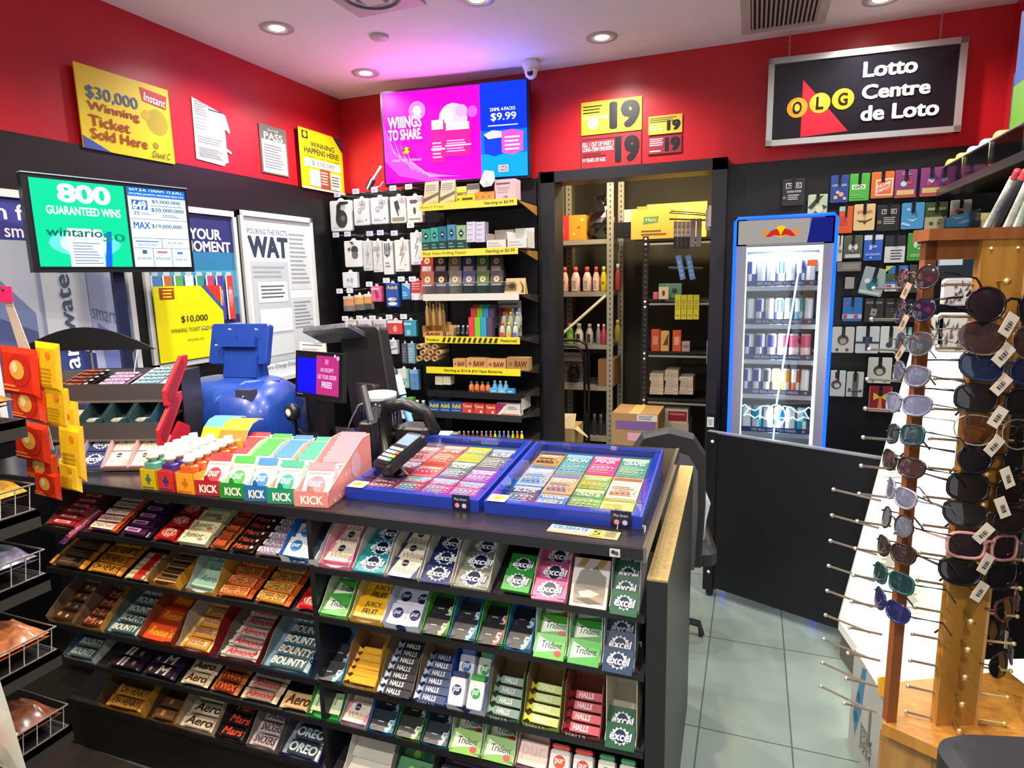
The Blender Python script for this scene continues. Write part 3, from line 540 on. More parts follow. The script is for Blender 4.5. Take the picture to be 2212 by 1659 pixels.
mb = MB().box(-w/2, w/2, 0, .115, -.03, 0, m('b9ad99', .6)).art(w, .115, [('r', 0, 0, 1, 1, 'ded6c8'), ('p', [(.1, .82), (.3, .82), (.42, 1), (.22, 1)], 'c09456'), ('p', [(.6, .82), (.8, .82), (.92, 1), (.72, 1)], 'c09456'), ('p', [(.08, .4), (.2, .72), (.35, .8), (.5, .76), (.62, .86), (.8, .7), (.92, .66), (.92, .42), (.6, .36)], '7f786e'), ('p', [(.08, .4), (.6, .36), (.92, .42), (.9, .1), (.1, .08)], 'a08f7c'), ('p', [(.2, .3), (.5, .36), (.8, .3), (.6, .22), (.3, .2)], 'e8dcc8'), ('p', [(.15, .16), (.5, .2), (.85, .12), (.5, .08)], '6b5b4a')], T(-w/2, 0, 0))
mb.build('torn_carton', M=Mx, label='torn white and gold striped carton on the top right counter shelf', cat='carton')
G_(R_, 0, 1316, 1380, 4, excel_ops(''), '1f5b38', 'dark green starburst gum sleeve', TR('b9bdb6', 'grey plastic gum pocket', 'b4b6ae', hb=.1), pitch=.034, start=-.008, tilt=32, grow=.01)
# right half, second shelf
G_(R_, 1, 690, 750, 3, trident_ops('3f9a3a'), '4fae46', 'green arrow gum pack', TR('7cc25a', 'pale green gum box holding arrow packs', 'c9d2b8'), pitch=.054, start=.004)
G_(R_, 1, 756, 826, 2, juicy_ops(), 'edb51c', 'yellow fruit gum pack', TR('e8ae1c', 'yellow gum box', 'd8c79a'), pitch=.056, start=.014, tilt=12)
G_(R_, 1, 829, 907, 2, pur_ops('232a63'), 'dfe0ea', 'white and navy gum box', TR('d9d8e2', 'white and navy tray', 'c8cad8', ops=[('c', .5, .5, .14, '232a63')], hf=.028), pitch=.054, start=.01, side=2, tilt=12)
G_(R_, 1, 911, 967, 2, five_ops('7cc52e'), '232426', 'black gum pack with lime flash', TR('4ea832', 'green gum box with black packs', '5fb03c'), pitch=.052, start=.0, tilt=10)
G_(R_, 1, 970, 1027, 2, five_ops('5aa8c8'), '26282c', 'black gum pack with blue flash', TR('3a86b8', 'blue gum box with black packs', '3c84b4'), pitch=.05, start=.0, tilt=10)
G_(R_, 1, 1030, 1086, 2, five_ops('d23b30'), '242224', 'black gum pack with red flash', TR('4aa636', 'green gum box with red flashed packs', '62b644'), pitch=.052, start=.0, tilt=10)
G_(R_, 1, 1089, 1146, 2, five_ops('62b2d8'), '1f2228', 'black gum pack with pale blue flash', TR('3f90c4', 'pale blue gum box with black packs', '3c86b8'), pitch=.056, start=.002, tilt=10)
G_(R_, 1, 1152, 1222, 3, trident_ops('d0342c'), '57b83a', 'green watermelon gum pack', TR('bcd6ae', 'clear pocket of watermelon gum', 'cfd8c6', hb=.1), pitch=.05, start=-.006, tilt=26, grow=.008)
G_(R_, 1, 1225, 1297, 3, trident_ops('3fae34'), '46a83a', 'green spearmint gum pack', TR('c2d8b6', 'clear pocket of spearmint gum', 'cfd8c6', hb=.1), pitch=.05, start=-.006, tilt=26, grow=.008)
G_(R_, 1, 1300, 1370, 4, excel_ops(''), '26405e', 'slate blue starburst gum sleeve', TR('b4bcc0', 'clear pocket of slate blue gum', 'c4c8c8', hb=.11), pitch=.036, start=-.01, tilt=32, grow=.01)
# right half, third shelf
HT = lambda c='f2f0ea': [('t', .1, .18, .62, .85, 'HALLS', c, .05, .1)]
G_(R_, 2, 686, 738, 2, five_ops('6cb8dc'), '2c2c30', 'black gum pack with sky flash', TR('3f8fc0', 'blue gum box', '3f88b8', spike=.02), pitch=.06, start=.0)
def Hc(pa, pb, n, c, end, desc, tr, txt='f4f2ea', **k): col(R_, 2, pa, pb, n, stickf(c, HT(txt), end), desc, 'cough drops', 'cough_drop_roll', tr, tilt=20, **k)
KB = 'a07850'
Hc(742, 812, 5, 'eaa91e', 'f0b838', 'yellow cough drop roll', TR('e3b52c', 'torn brown box of yellow rolls', KB, hb=.075, spike=.03, ops=HT('fff2b0')), 'f0b838', pitch=.021, start=.012, grow=.0025)
Hc(816, 890, 7, '2e2c33', 'b9c4dc', 'black cough drop roll', TR('3a3a42', 'brown box of black rolls', '8a7358', hb=.06), pitch=.0225, start=.0, grow=.001)
Hc(894, 964, 6, '37466f', '9fb8dc', 'blue cough drop roll', TR('2f4f94', 'brown box of blue rolls', '96785a', hb=.07, ops=HT('d8e4f4')), pitch=.0225, start=.004, grow=.002)
for q, (a, b_, c1, c2) in enumerate([(968, 1006, 'e8eaee', '262c66'), (1008, 1046, 'eef0e6', '2f9a3c')]):
    col(R_, 2, a, b_, 1, botf(c1, c2, pur_ops(c2), .085), 'tall white gum tub with '+('navy' if q == 0 else 'green')+' lid', GP, 'gum_tub', start=.012, tilt=34, lift=.01)
    col(R_, 2, a+4, b_+4, 1, botf(c1, ['2f68b8', '2f9a3c'][q], pur_ops(['2f68b8', '2f9a3c'][q]), .085), 'raised rear gum tub with '+('blue' if q == 0 else 'green')+' lid', GP, 'gum_tub', start=.075, tilt=34, lift=.02)
z = SHZ[2]; xa, xb = lx(966, z), lx(1048, z); tray('display_box', xb-xa, .17, .03, .085, 'c8ccdc', '2457b4', 'white and blue box of gum tubs on the third right counter shelf', CM@T((xa+xb)/2, .004, z-.004)@Rx(TILT), [('c', .5, .6, .12, '262c66')])
Hc(1051, 1122, 4, '3c6a56', '7fb09c', 'dark green cough drop roll', TR('3f7a5c', 'torn box of dark green rolls', '8f7a58', hb=.075, spike=.035, ops=HT('e8f2ea')), 'dfeee0', pitch=.026, start=.01, grow=.004)
Hc(1128, 1207, 4, 'a8c23a', 'd8d23c', 'lime cough drop roll', TR('8cba44', 'torn box of lime rolls', '9a8052', hb=.08, spike=.035, ops=HT('f0f4c8')), 'f4f6cc', pitch=.026, start=.01, grow=.004)
Hc(1213, 1296, 4, 'c22a3c', '8f1c30', 'red cough drop roll', TR('96303c', 'torn box of red rolls', '9a5f48', hb=.085, spike=.035, ops=HT('f6e4e4')), 'fbeaea', pitch=.026, start=.01, grow=.004)
G_(R_, 2, 1306, 1374, 2, excel_ops(''), '1f5b38', 'dark green starburst gum sleeve', TR('cfc6b0', 'tall white plastic pocket', 'e4dcc8', hb=.15), pitch=.034, start=-.006, tilt=32, grow=.01)
# right half, fourth shelf
G_(R_, 3, 664, 732, 1, [('t', .12, .2, .86, .8, 'pur', '7cb83a', .0)], 'e6edc4', 'cream gum packet with green letters', TR('2fa63a', 'bright green gum box', '24a03a', hb=.06), start=.02, tilt=14)
G_(R_, 3, 735, 792, 2, excel_ops('', 1), 'e08a9e', 'cream and pink gum sleeve', TR('b9a9b4', 'lilac grey gum box', 'b9a4b0'), pitch=.05, start=.01)
G_(R_, 3, 795, 850, 2, five_ops('5aa8c8'), '1f2a34', 'black gum pack with blue corner', TR('1d5f96', 'deep blue gum box', '1f5c8c'), pitch=.05, start=.004)
G_(R_, 3, 853, 908, 2, five_ops('9ac05a'), '2a2c28', 'black gum pack with pale green corner', TR('3c7a34', 'dark green gum box', '3c7434'), pitch=.05, start=.004)
G_(R_, 3, 911, 966, 2, five_ops('8fb0b8'), '1f2c30', 'black gum pack with grey corner', TR('22606c', 'dark teal gum box', '256472'), pitch=.05, start=.004)
G_(R_, 3, 970, 1037, 2, trident_ops('d83428'), '86bc3c', 'lime watermelon gum pack', TR('c4d8b0', 'clear tray of lime gum', 'c8d4c0', hb=.08), pitch=.05, start=.0, tilt=20, side=1)
G_(R_, 3, 1040, 1110, 2, trident_ops('c8302a'), '7ab43a', 'yellow green watermelon gum pack', TR('c4d8b2', 'clear tray of yellow green gum', 'c8d4c0', hb=.08), pitch=.05, start=.0, tilt=20)
G_(R_, 3, 1113, 1180, 2, [('t', .1, .2, .88, .8, 'pur', 'e8b098', .0)], 'eccdb8', 'peach gum packet with pale letters', TR('b98a92', 'dusty pink gum box', 'c8a0ac', hb=.07), pitch=.05, start=.01, tilt=20)
for (a, b_, c2, nm) in [(1184, 1232, 'd8502c', 'red'), (1235, 1283, 'd8402c', 'scarlet'), (1288, 1330, '2f9a4c', 'green'), (1333, 1374, '3aa456', 'light green')]:
    col(R_, 3, a, b_, 1, botf('eee8dc', c2, pur_ops(c2), .075), 'white gum tub with %s lid' % nm, GP, 'gum_tub', start=.004, tilt=30, lift=.004)
# right half, lowest shelf (just in view)
G_(R_, 4, 742, 838, 1, [], 'dcd6c4', 'plain white gum sleeve', TR('d8d4c8', 'white low box at the counter divider', 'e2ddd0', hb=.06), start=.05, tilt=10)
G_(R_, 4, 845, 925, 3, [('c', .4, .5, .1, '9ad048'), ('c', .7, .6, .12, '2f6a40')], '3c8a52', 'green fruit candy pouch', TR('5a5f50', 'dark box of fruit candy', '4c5048', hb=.06), pitch=.045, start=.02, tilt=18)
G_(R_, 4, 935, 1090, 2, [('l', .1, .2, .8, .8, 3, '7a5a78')], '3c2c3c', 'dark purple candy pouch', pitch=.05, start=.03, tilt=18)
G_(R_, 4, 1100, 1290, 2, [('t', .2, .3, .8, .7, 'pur', 'f0d0d0', 0)], 'b8404c', 'red wide gum pouch', pitch=.05, start=.03, tilt=18)
# ---------------------------------------------------------------- left half
def B_(s, pa, pb, n, c, ops, desc, crimp=None, tr=None, wd=.03, d=.016, **k):
    k.setdefault('pitch', wd*1.04); k.setdefault('tilt', 6); k.setdefault('lift', .004)
    col(L_, s, pa, pb, n, barf(.16, wd, d, c, ops, crimp), desc, 'candy bar', 'candy_bar', tr, **k)
tx_ = lambda st, c, b_=.03, sh=.1, x0=.14, x1=.86: [('t', x0, .2, x1, .8, st, c, b_, sh)]
B_(0, 96, 166, 6, '96222a', [('r', .2, .3, .7, .7, 'd8b09c'), ('r', .3, .42, .6, .58, 'a83038')], 'thin dark red candy bar', tr=TR('6b5646', 'brown low box of red bars', '5f4c3e', hb=.03, hf=.01), wd=.024, d=.01)
z = SHZ[0]; xx = lx(178, z)
place('candy_bar', bar('royal', .17, .026, .014, '8c2a50', [('t', .2, .25, .85, .75, 'Caramilk', 'e8b8c8', .02)], '4c1c50', ), CM@T(xx-.012, .03, z+.004)@Rx(TILT)@Rz(math.radians(86)), 'magenta bar lying lengthwise on the top left counter shelf', 'candy bar')
B_(0, 186, 252, 5, '5c2a64', [('r', .08, .12, .84, .88, 'ead2b4'), ('p', [(.84, 0), (1, 0), (1, 1), (.8, 1), (.9, .5)], 'd85a1c')]+tx_('CrispyCrunch', '5a2030', .01, .05, .12, .8), 'cream and purple crunch bar', 'b8522a')
B_(0, 255, 322, 5, '3c1840', [('r', .12, .3, .62, .75, 'c8a0b4'), ('r', .2, .4, .55, .62, '7a3a70')], 'deep purple candy bar', '2c1230')
B_(0, 326, 382, 3, 'a8181c', [('c', .5, .5, .3, 'ecc8ac', .55)]+tx_('KitKat', 'b01c1c', .03, .1, .24, .78), 'red wafer bar with white oval', wd=.05, d=.014)
col(L_, 0, 384, 446, 4, lambda w: slab('mints', round(w, 4), .042, .018, 'e8e0b0', [('t', .1, .3, .75, .85, 'Junior', '3a5c34', .03, .15), ('c', .72, .35, .1, 'd86a48', .5), ('c', .9, .5, .03, 'a08a50')], side='d8d0a4'), 'cream mint box with green lettering', 'candy box', 'mint_box', pitch=.043, start=.006, tilt=8)
B_(0, 449, 489, 5, '7c3a1e', tx_('TWIX', 'e8602c', .04), 'brown bar with orange letters', 'a85a2c')
B_(0, 491, 545, 6, '221a1a', tx_('Mars', 'd8502c', .03, .2, .15, .75)+[('c', .9, .5, .06, 'e8dcc0')], 'black bar with red lettering', '3c2418', wd=.026)
B_(0, 548, 604, 6, 'a08a94', [('r', .06, .2, .94, .85, 'e4dce2')]+tx_('SNICKERS', '4c3470', .03), 'silver and white bar with purple letters', '6c4a3c', wd=.026)
G_(L_, 0, 608, 690, 2, pur_ops('2c78b8'), 'e6e8e6', 'white and blue gum box', TR('d6d6d2', 'white tray lined in blue', '1f66b4', hb=.06, hf=.03, ops=[('t', .25, .2, .8, .8, 'KICK', '1f4f8c', .05)]), pitch=.055, start=.012, side=2, tilt=16, lift=.012)
B_(1, 106, 180, 3, '4a3824', [('r', 0, .0, .1, 1, 'd8902c'), ('l', .2, .3, .8, .7, 2, '8a6a44')], 'brown bar with gold ends', 'd8922e', wd=.036)
B_(1, 184, 260, 4, 'd8962a', tx_('OH HENRY!', '5a2c14', .03), 'golden bar with brown lettering', 'c07a20', wd=.034)
B_(1, 264, 316, 6, 'd8c49c', [('r', .4, 0, .75, 1, 'c8281c')], 'white stick with red band', 'c8a878', wd=.017, d=.012)
B_(1, 324, 386, 5, '4c3826', [('r', .1, .2, .9, .35, 'd8a868'), ('l', .1, .4, .9, .9, 1, '7a5c3c')], 'dark wafer bar', 'b88444', tr=TR('e0a02e', 'yellow torn box of dark wafers', '8f6a38', hb=.035, hf=.03), wd=.026)
G_(L_, 1, 404, 462, 4, [('t', .2, .3, .8, .7, 'Aero', '3c6a5a', .01, .1)], 'a4ccae', 'mint green chocolate packet', TR('d8a040', 'white and yellow torn box of mint packets', 'a8b0a4', hb=.06, spike=.03), pitch=.034, start=.02, tilt=8)
B_(1, 468, 542, 4, 'd8702c', [('r', .05, .15, .85, .85, 'e89050')]+tx_('COFFEE CRISP', '6a2c14', .02, .05, .1, .8), 'orange coffee wafer bar', 'b84a1c', wd=.034)
B_(1, 546, 624, 4, 'dc8c2e', [('r', .05, .15, .85, .85, 'e8a850')]+tx_('COFFEE CRISP', '5c2c14', .02, .05, .1, .8), 'amber coffee wafer bar', 'c0561c', wd=.034)
B_(1, 634, 690, 3, 'b4161c', [('c', .5, .5, .3, 'f0d4bc', .55)]+tx_('KitKat', 'b41c1c', .03, .1, .24, .78), 'bright red wafer bar', wd=.05, d=.014)
BB = '8c745c'
B_(2, 104, 162, 4, '4c3018', [('c', .3, .5, .06, 'c89a58'), ('c', .6, .4, .05, 'e0c080')], 'brown nut bar', tr=TR('b08850', 'brown box with gold divider', BB, hb=.05, hf=.025), wd=.036)
B_(2, 166, 222, 5, '64301c', [('t', .2, .2, .8, .8, 'Mr', 'c87850', .03), ('c', .8, .5, .06, 'd8a870')], 'reddish brown nut bar', tr=TR('d89c34', 'gold sided box of reddish bars', '7c6450', hb=.05, hf=.025), wd=.034)
B_(2, 228, 298, 6, '46686c', tx_('BOUNTY', 'e8e2cc', .05), 'grey teal coconut bar', '8aa4a0', tr=TR('5c7478', 'teal box of coconut bars', '5c6460', hb=.045, hf=.02), wd=.034)
G_(L_, 2, 304, 376, 3, [('t', .1, .25, .8, .75, "Reese's", 'f0b428', .03, .15)], 'dc4c1c', 'orange peanut cup packet', TR('8c3a20', 'rust brown box of orange packets', '8a4426', hb=.06, hf=.03), pitch=.06, start=.008, tilt=10)
B_(2, 382, 456, 5, 'd8943c', [('r', .1, .3, .8, .7, 'e8c088')]+tx_('peanuts', '8c3a1c', .02, 0, .2, .7), 'golden peanut bar', 'e0b050', tr=TR('a0221c', 'grey lined box with red sides', 'a89c8c', hb=.065, hf=.02), wd=.036)
B_(2, 472, 556, 6, 'a89890', [('r', .02, .15, .98, .4, 'c8bcb4')]+tx_('Almond', 'c43438', .04, .2), 'silver bar with red script', 'd0c4b8', tr=TR('7c2420', 'dark box of silver bars', '6c5a4c', hb=.05, hf=.02), wd=.034)
B_(2, 566, 668, 6, '48656c', tx_('BOUNTY', 'eee6cc', .05), 'teal coconut bar', '7c9cac', tr=TR('3a6484', 'large grey and blue box of coconut bars', '7c8c8e', hb=.055, hf=.02, side=[('t', .15, .2, .8, .7, 'BOUNTY', '24384c', .05)]), wd=.038, pitch=.036)
B_(3, 140, 204, 2, '5c7c80', tx_('BOUNTY', 'e8e4d0', .05), 'small teal coconut bar', tr=TR('c8d0c4', 'small pale blue box of coconut bars', '5c7078', hb=.04, hf=.02), wd=.036)
B_(3, 228, 300, 4, '2c2030', [('t', .3, .1, .5, .9, 'II', 'd8ccc0', .05, .3), ('c', .75, .5, .06, 'a07850')], 'blackish purple bar', wd=.036)
B_(3, 304, 376, 4, '30243a', [('t', .4, .1, .7, .9, 'M', 'e0d0b8', .05, .3), ('c', .2, .4, .05, 'b89050')], 'dark violet bar', wd=.036)
B_(3, 386, 447, 3, 'dcc8a0', tx_('Aero', '4c2c1c', .04, .2), 'cream bubble bar with brown script', wd=.04)
B_(3, 450, 512, 4, '7c3418', tx_('TWIX', 'e8682c', .04), 'rusty bar with orange letters', 'c07040', wd=.032)
B_(3, 516, 596, 4, 'a8907c', tx_('Almond', 'b83838', .04, .2), 'silver beige bar with red script', 'd8c098', wd=.032)
B_(3, 600, 672, 1, 'e0b880', tx_('Aero', '5c301c', .04, .2), 'wide tan bubble bar', wd=.05)
B_(4, 216, 312, 2, 'd09430', tx_('OH HENRY!', '54301c', .03), 'golden bar in deep box', tr=TR('c8902e', 'gold torn box of golden bars', '5c4024', hb=.055, hf=.03), wd=.036, start=.01)
B_(4, 322, 380, 2, '6c4828', [('c', .4, .5, .08, 'b88850')], 'brown nut cluster', tr=TR('b88030', 'brown box with gold corner', '4c3620', hb=.05, hf=.025), wd=.036)
B_(4, 384, 462, 3, 'd8c8a8', tx_('Aero', '3c281c', .04, .2), 'pale bubble bar', tr=TR('c8b48c', 'cream box of bubble bars', '9a9080', hb=.055, hf=.025), wd=.042)
B_(4, 466, 526, 3, '241c1c', tx_('Mars', 'e0482c', .04, .2), 'black bar with bright red lettering', tr=TR('342420', 'black box of black bars', '2c2420', hb=.05), wd=.036)
B_(4, 534, 596, 3, 'c8b8b0', tx_('SNICKERS', '4c3450', .04), 'white bar with dark letters', tr=TR('8c7c70', 'grey box of white bars', '94887a', hb=.055), wd=.036)
B_(4, 604, 690, 3, '3a4450', tx_('OREO', 'd0dcd8', .06), 'slate cookie bar with white letters', '8c9ca0', tr=TR('3c2a78', 'violet and grey box of cookie bars', '4c4454', hb=.06), wd=.044)
# ------------------------------------------------------------------ ON THE COUNTER
def C(x, y, z=1.0, r=0): return CM@T(x, y, z)@Rz(math.radians(r))
def ctx(px, py, z=1.0): p = CM.inverted()@onZ(px, py, z); return p.x, p.y
# scratch ticket cases
BLU = '1d3699'
def ticket_case(x0, x1, label, cols, reg):
    t = thing('ticket_display_case', label, 'display case', C(x0, .105)); w, d = x1-x0, .47; b = m(BLU, .3)
    mb = MB(); Z0, Z1 = .032, .072
    for xa, xb in ((0, .022), (w-.022, w)): mb.add([(x, y, z) for x in (xa, xb) for y, z in ((0, 0), (d, 0), (d, Z1), (0, Z0))], [(0, 1, 2, 3), (7, 6, 5, 4), (0, 4, 5, 1), (1, 5, 6, 2), (2, 6, 7, 3), (3, 7, 4, 0)], b)
    mb.box(.022, w-.022, 0, .03, 0, Z0, b).box(.022, w-.022, d-.03, d, 0, Z1, b)
    mb.build('frame', t); SL = math.atan2(Z1-Z0, d)
    MB().add([(.02, .03, .012), (w-.02, .03, .012), (w-.02, d-.03, .012+Z1-Z0), (.02, d-.03, .012+Z1-Z0)], [(0, 1, 2, 3)], m('2c4a78', .5)).build('tray', t)
    MB().add([(.006, .004, Z0+.002), (w-.006, .004, Z0+.002), (w-.006, d-.004, Z1+.002), (.006, d-.004, Z1+.002)], [(0, 1, 2, 3)], GLASS).box(.01, w-.01, .075, .079, Z0+.004, Z0+.012, ACRYL).build('glass_lid', t)
    MB(T(.008, -.002, Z0+.0028)@Rx(SL)).rbox(.05, .042, .001, .005, m('e9ead8', .4), T(.025, .021, 0)).art(.05, .042, [('p', [(.5, .95), (.95, .55), (.55, .08), (.1, .5)], 'e8c818'), ('r', .38, .4, .6, .6, '7a6c1c')], T(0, 0, .001)).build('age_sticker', t)
    MB().box(w-.075, w-.025, -.002, -.001, .002, .042, m('161a30', .3)).art(.05, .04, [('t', .15, .6, .85, .8, 'Play Smart', 'd8dce8', .01), ('c', .3, .3, .13, 'd88aa0'), ('c', .7, .3, .13, 'c8b8d0')], T(w-.075, -.002, .002)@Rx(math.pi/2)).build('play_sticker', t)
    cw = (w-.06)/len(cols); n = 0
    for i, cl in enumerate(cols):
        y = .045; yn = len(cl)
        for j, (c, c2, st, ln) in enumerate(cl):
            hh = ln*(d-.09)
            ops = [('r', .03, .82, .97, .97, c2), ('t', .12, .62, .88, .8, st, 'f2f2ee', .03, .1), ('l', .08, .1, .9, .55, 6, c2)]+[('c', .15+.18*k, .36, .05, 'e8e6da', .8) for k in range(5)]+[('c', .15+.18*k, .2, .045, c2, .8) for k in range(5)]
            mb = MB().box(.002, cw-.002, 0, hh-.004, 0, .002, m(c, .4)).art(cw-.004, hh-.004, ops, T(.002, 0, .002), dz=.0003)
            o = mb.build('scratch_ticket', M=C(x0+.03+cw*i, .105, 1.0)@T(0, 0, .0135)@Rx(SL)@T(0, y, 0)); tag(o, f'{reg[0]} scratch ticket, {["leftmost","second","third","rightmost"][i] if len(cols)==4 else i} column, {["front","middle","back"][j if yn>2 else j*2]} of the {reg[1]} blue case', 'lottery ticket')
            o['label'] = f'{tn(c)} scratch ticket, {["front","middle","rear"][j if yn>2 else j*2]} of {["first","second","third","fourth"][i]} column, {reg[1]} blue case'; y += hh
NAMES = {}
def tn(c):
    r, g, b = [int(c[i:i+2], 16) for i in (0, 2, 4)]; mx, mn = max(r, g, b), min(r, g, b)
    if mx < 80: return 'near black'
    if mx-mn < 36: return 'grey' if mx < 190 else 'white'
    if r == mx and g > .75*r and b < g: return 'yellow'
    if r == mx and g > .5*r and b < g*.8: return 'orange'
    if r == mx: return 'pink' if b > g*1.15 else 'red'
    if g == mx: return 'green' if b < g*.8 else 'teal'
    return 'purple' if r > g*1.15 else 'blue'
ticket_case(-.855, -.45, 'left blue ticket display case holding scratch tickets on counter', [
 [('8a3c5a', 'd888a8', 'JEWEL', .2), ('4c4c6c', 'a8a0c0', 'ULTIMATE', .38), ('c87a78', '5a4450', 'GOLD RUSH', .42)],
 [('a83c64', '58b0b8', 'CROSSWORD', .3), ('e07830', 'a83020', 'FORTUNE', .25), ('d8403c', 'f0b0a0', 'HOT HAND', .45)],
 [('b84478', '58a8b0', 'KEYWORD', .3), ('2c4a50', '90c0b8', 'MONEY', .35), ('8c9448', 'e8d820', 'BONUS', .35)],
 [('c85088', '50a8b0', 'XWORD', .28), ('6c4c8c', 'c0a0d0', 'SUPREME', .24), ('4c5064', 'a0a4b0', 'MULTIPLIER', .48)]], ('', 'left'))
ticket_case(-.435, -.03, 'right blue ticket display case nearest the brass counter end', [
 [('343c48', '98a4a8', 'BLACK', .3), ('8c9cac', '58647c', 'PLATINUM', .42), ('c08838', '3c2c28', 'INSTANT', .28)],
 [('3478c0', 'e0d0b0', 'WATER', .2), ('d89868', '4868a0', 'BINGO', .36), ('4c8c88', '88b0c8', 'NEON', .44)],
 [('3c8c4c', 'b0d090', 'CRAZY 8s', .34), ('5c9c44', 'd8b040', 'CASHWORD', .26), ('c83c74', 'e898b0', 'PINK', .4)],
 [('e8dc48', 'a09c50', 'SUNNY', .22), ('d0ccb0', '985838', 'DINNER', .38), ('508c78', 'b0c8a8', 'GRAPES', .4)]], ('', 'right'))
# taped strip of tickets on the counter front edge
mb = MB().box(0, .17, 0, .045, 0, .0012, m('c8b070', .4)).art(.17, .045, [('r', 0, .5, .6, 1, '88a8c0'), ('r', 0, 0, .6, .5, 'c88878'), ('t', .05, .55, .55, .9, 'CELEBRATE', '3c5c80', .02), ('r', .6, .1, .78, .9, 'e0c830'), ('t', .63, .2, .75, .8, '5', '2c2c20', .02), ('l', .8, .1, .98, .9, 4, '4c5040')], z=.0012)
mb.build('ticket_strip', M=C(-.245, .03, 1.001, -2), label='small strip of coloured tickets taped beside the right blue case', cat='ticket strip')
MB().box(-.012, .012, -.0015, 0, 0, .019, m('d0ccc4', .4)).art(.024, .019, [('c', .35, .6, .2, '2c2c2c'), ('c', .65, .5, .2, '4c4c4c')], frame((-.012, -.0016, 0), (1, 0, 0), (0, 0, 1))).build('counter_sticker', M=C(-.075, -.0045, .974), label='tiny square sunglasses sticker on counter edge near the brass end', cat='sticker')
# payment terminal on its stand
px, py = ctx(822, 1062)
t = thing('payment_terminal', 'black card payment terminal with lit keypad tilted on a stand', 'card reader', C(px, py+.02, 1.05, -22)@Rx(math.radians(24)))
mb = MB().rbox(.078, .165, .03, .014, m('17181c', .35), T(0, .08, 0)); bd = mb.build('body', t)
MB(T(0, .08, .03)).rbox(.066, .15, .003, .01, m('0c0d10', .2)).build('face', bd)
MB().art(.056, .05, [('r', 0, 0, 1, 1, 'a4bce8'), ('l', .1, .5, .9, .9, 3, 'b8ccf0')], T(-.028, .095, .033), e=.8).build('screen', bd)
for r_ in range(4):
    for c_ in range(4):
        cl = 'dfe6ea' if c_ < 3 else ['f0e8e0', 'e05030', 'e8c030', '40c050'][3-r_] if r_ < 4 else 'fff'
        MB(T(-.022+c_*.0147, .024+r_*.0165, .033)).rbox(.0115, .011, .003, .003, m(cl, .4)).build('key', bd)
MB(CM@T(px+.005, py+.09, 1.03)).lathe([(.045, -.001), (.045, .006), (.012, .012), (.012, .05), (.0, .052)], m('101014', .4), 16).build('stand', t).matrix_parent_inverse = t.matrix_world.inverted()
# ---- kick gum trays along the front edge
def kick(x0, x1, col_, inner, pouch, pc, desc, big=False):
    w = x1-x0; M = C((x0+x1)/2, .012, 1.001, 8); dep = .26 if not big else .29; hb = .11 if not big else .135; hf = .045
    mb = MB(); c = m(col_, .5); i = m(inner, .6); e = .0016
    mb.box(-w/2, w/2, 0, dep, 0, e, i).box(-w/2, w/2, dep-e, dep, 0, hb, i).box(-w/2, w/2, 0, e, 0, hf, c)
    for s in (-1, 1):
        x = s*w/2; pr = [(0, 0), (dep, 0), (dep, hb), (dep*.8, hb), (dep*.03, hf)]; xa, xb = (x, x+e) if s < 0 else (x-e, x)
        for xx, mt in ((xa, c if s < 0 else i), (xb, i if s < 0 else c)): mb.add([(xx, p, q) for p, q in pr], [tuple(range(5))], mt)
        mb.add([(xx, p, q) for p, q in pr[2:]+pr[:1] for xx in (xa, xb)], [(0, 1, 3, 2), (2, 3, 5, 4)], m('ddd3c4', .6))
    mb.add([(-w*.12, -.0005, hf), (w*.12, -.0005, hf), (w*.08, -.0005, hf+.012), (0, -.0005, hf+.017), (-w*.08, -.0005, hf+.012)], [(0, 1, 2, 3, 4)], c)
    mb.art(w, hf, [('t', .2, .18, .86, .72, 'KICK', 'f4efdc', .06)], frame((-w/2, -.0004, 0), (1, 0, 0), (0, 0, 1)))
    if big: mb.art(dep, hb, [('c', .62, .5, .11, 'd8a8b0', 1.2), ('t', .36, .4, .5, .5, 'KICK', 'f0c8cc', .04, 0)]+[('c', .12+.1*k, .08+.02*(k % 2), .018, 'f0c0c8') for k in range(8)], frame((w/2+.0003, 0, 0), (0, 1, 0), (0, 0, 1)))
    mb.build('gum_tray', M=M, label=desc, cat='display box')
    a = math.radians(29 if not big else 31); n = 5 if not big else 7
    for k in range(n):   # pouches standing in file, each rising behind the last
        ph = .115; y = (.016 if k == 0 else .06+k*.035*(4/(n-1))); zz = .006+k*(.008 if not big else .009)
        pm = pouchf(w*.86, ph, pouch, pc)
        o = place('gum_pouch', pm, M@T(0, y, zz)@Rx(math.radians(50 if k == 0 else 38)), f'{tn(pc)} topped gum pouch, {ORD[k]} in the {desc.split(" front")[0].split(" open")[0]} tray on counter', GP)
def pouchf(w, h, bg, c):
    k = ('pouch', round(w, 3), bg, c)
    if k not in MESH:
        mb = MB(); d = .012; mb.add([(-w/2, 0, 0), (w/2, 0, 0), (w/2, h, 0), (-w/2, h, 0), (-w/2*.96, h*.06, d), (w/2*.96, h*.06, d), (w/2*.97, h*.78, d*.8), (-w/2*.97, h*.78, d*.8)], [(3, 2, 1, 0), (0, 1, 5, 4), (1, 2, 6, 5), (2, 3, 7, 6), (3, 0, 4, 7), (4, 5, 6, 7)], m(bg, .4))
        mb.art(w, h, [('r', .02, .8, .98, .995, c), ('r', .1, .72, .9, .78, 'd8c8b0')]+[('c', .15+.18*(i % 5), .12+.13*(i//5), .025, 'd8cca8') for i in range(15)]+[('c', .5, .4, .3, c, 1.05), ('t', .28, .28, .72, .5, 'pur', 'f8f6ec', .02)], T(-w/2, 0, d+.0002), dz=.0003); MESH[k] = mb.mesh('pouch')
    return MESH[k]
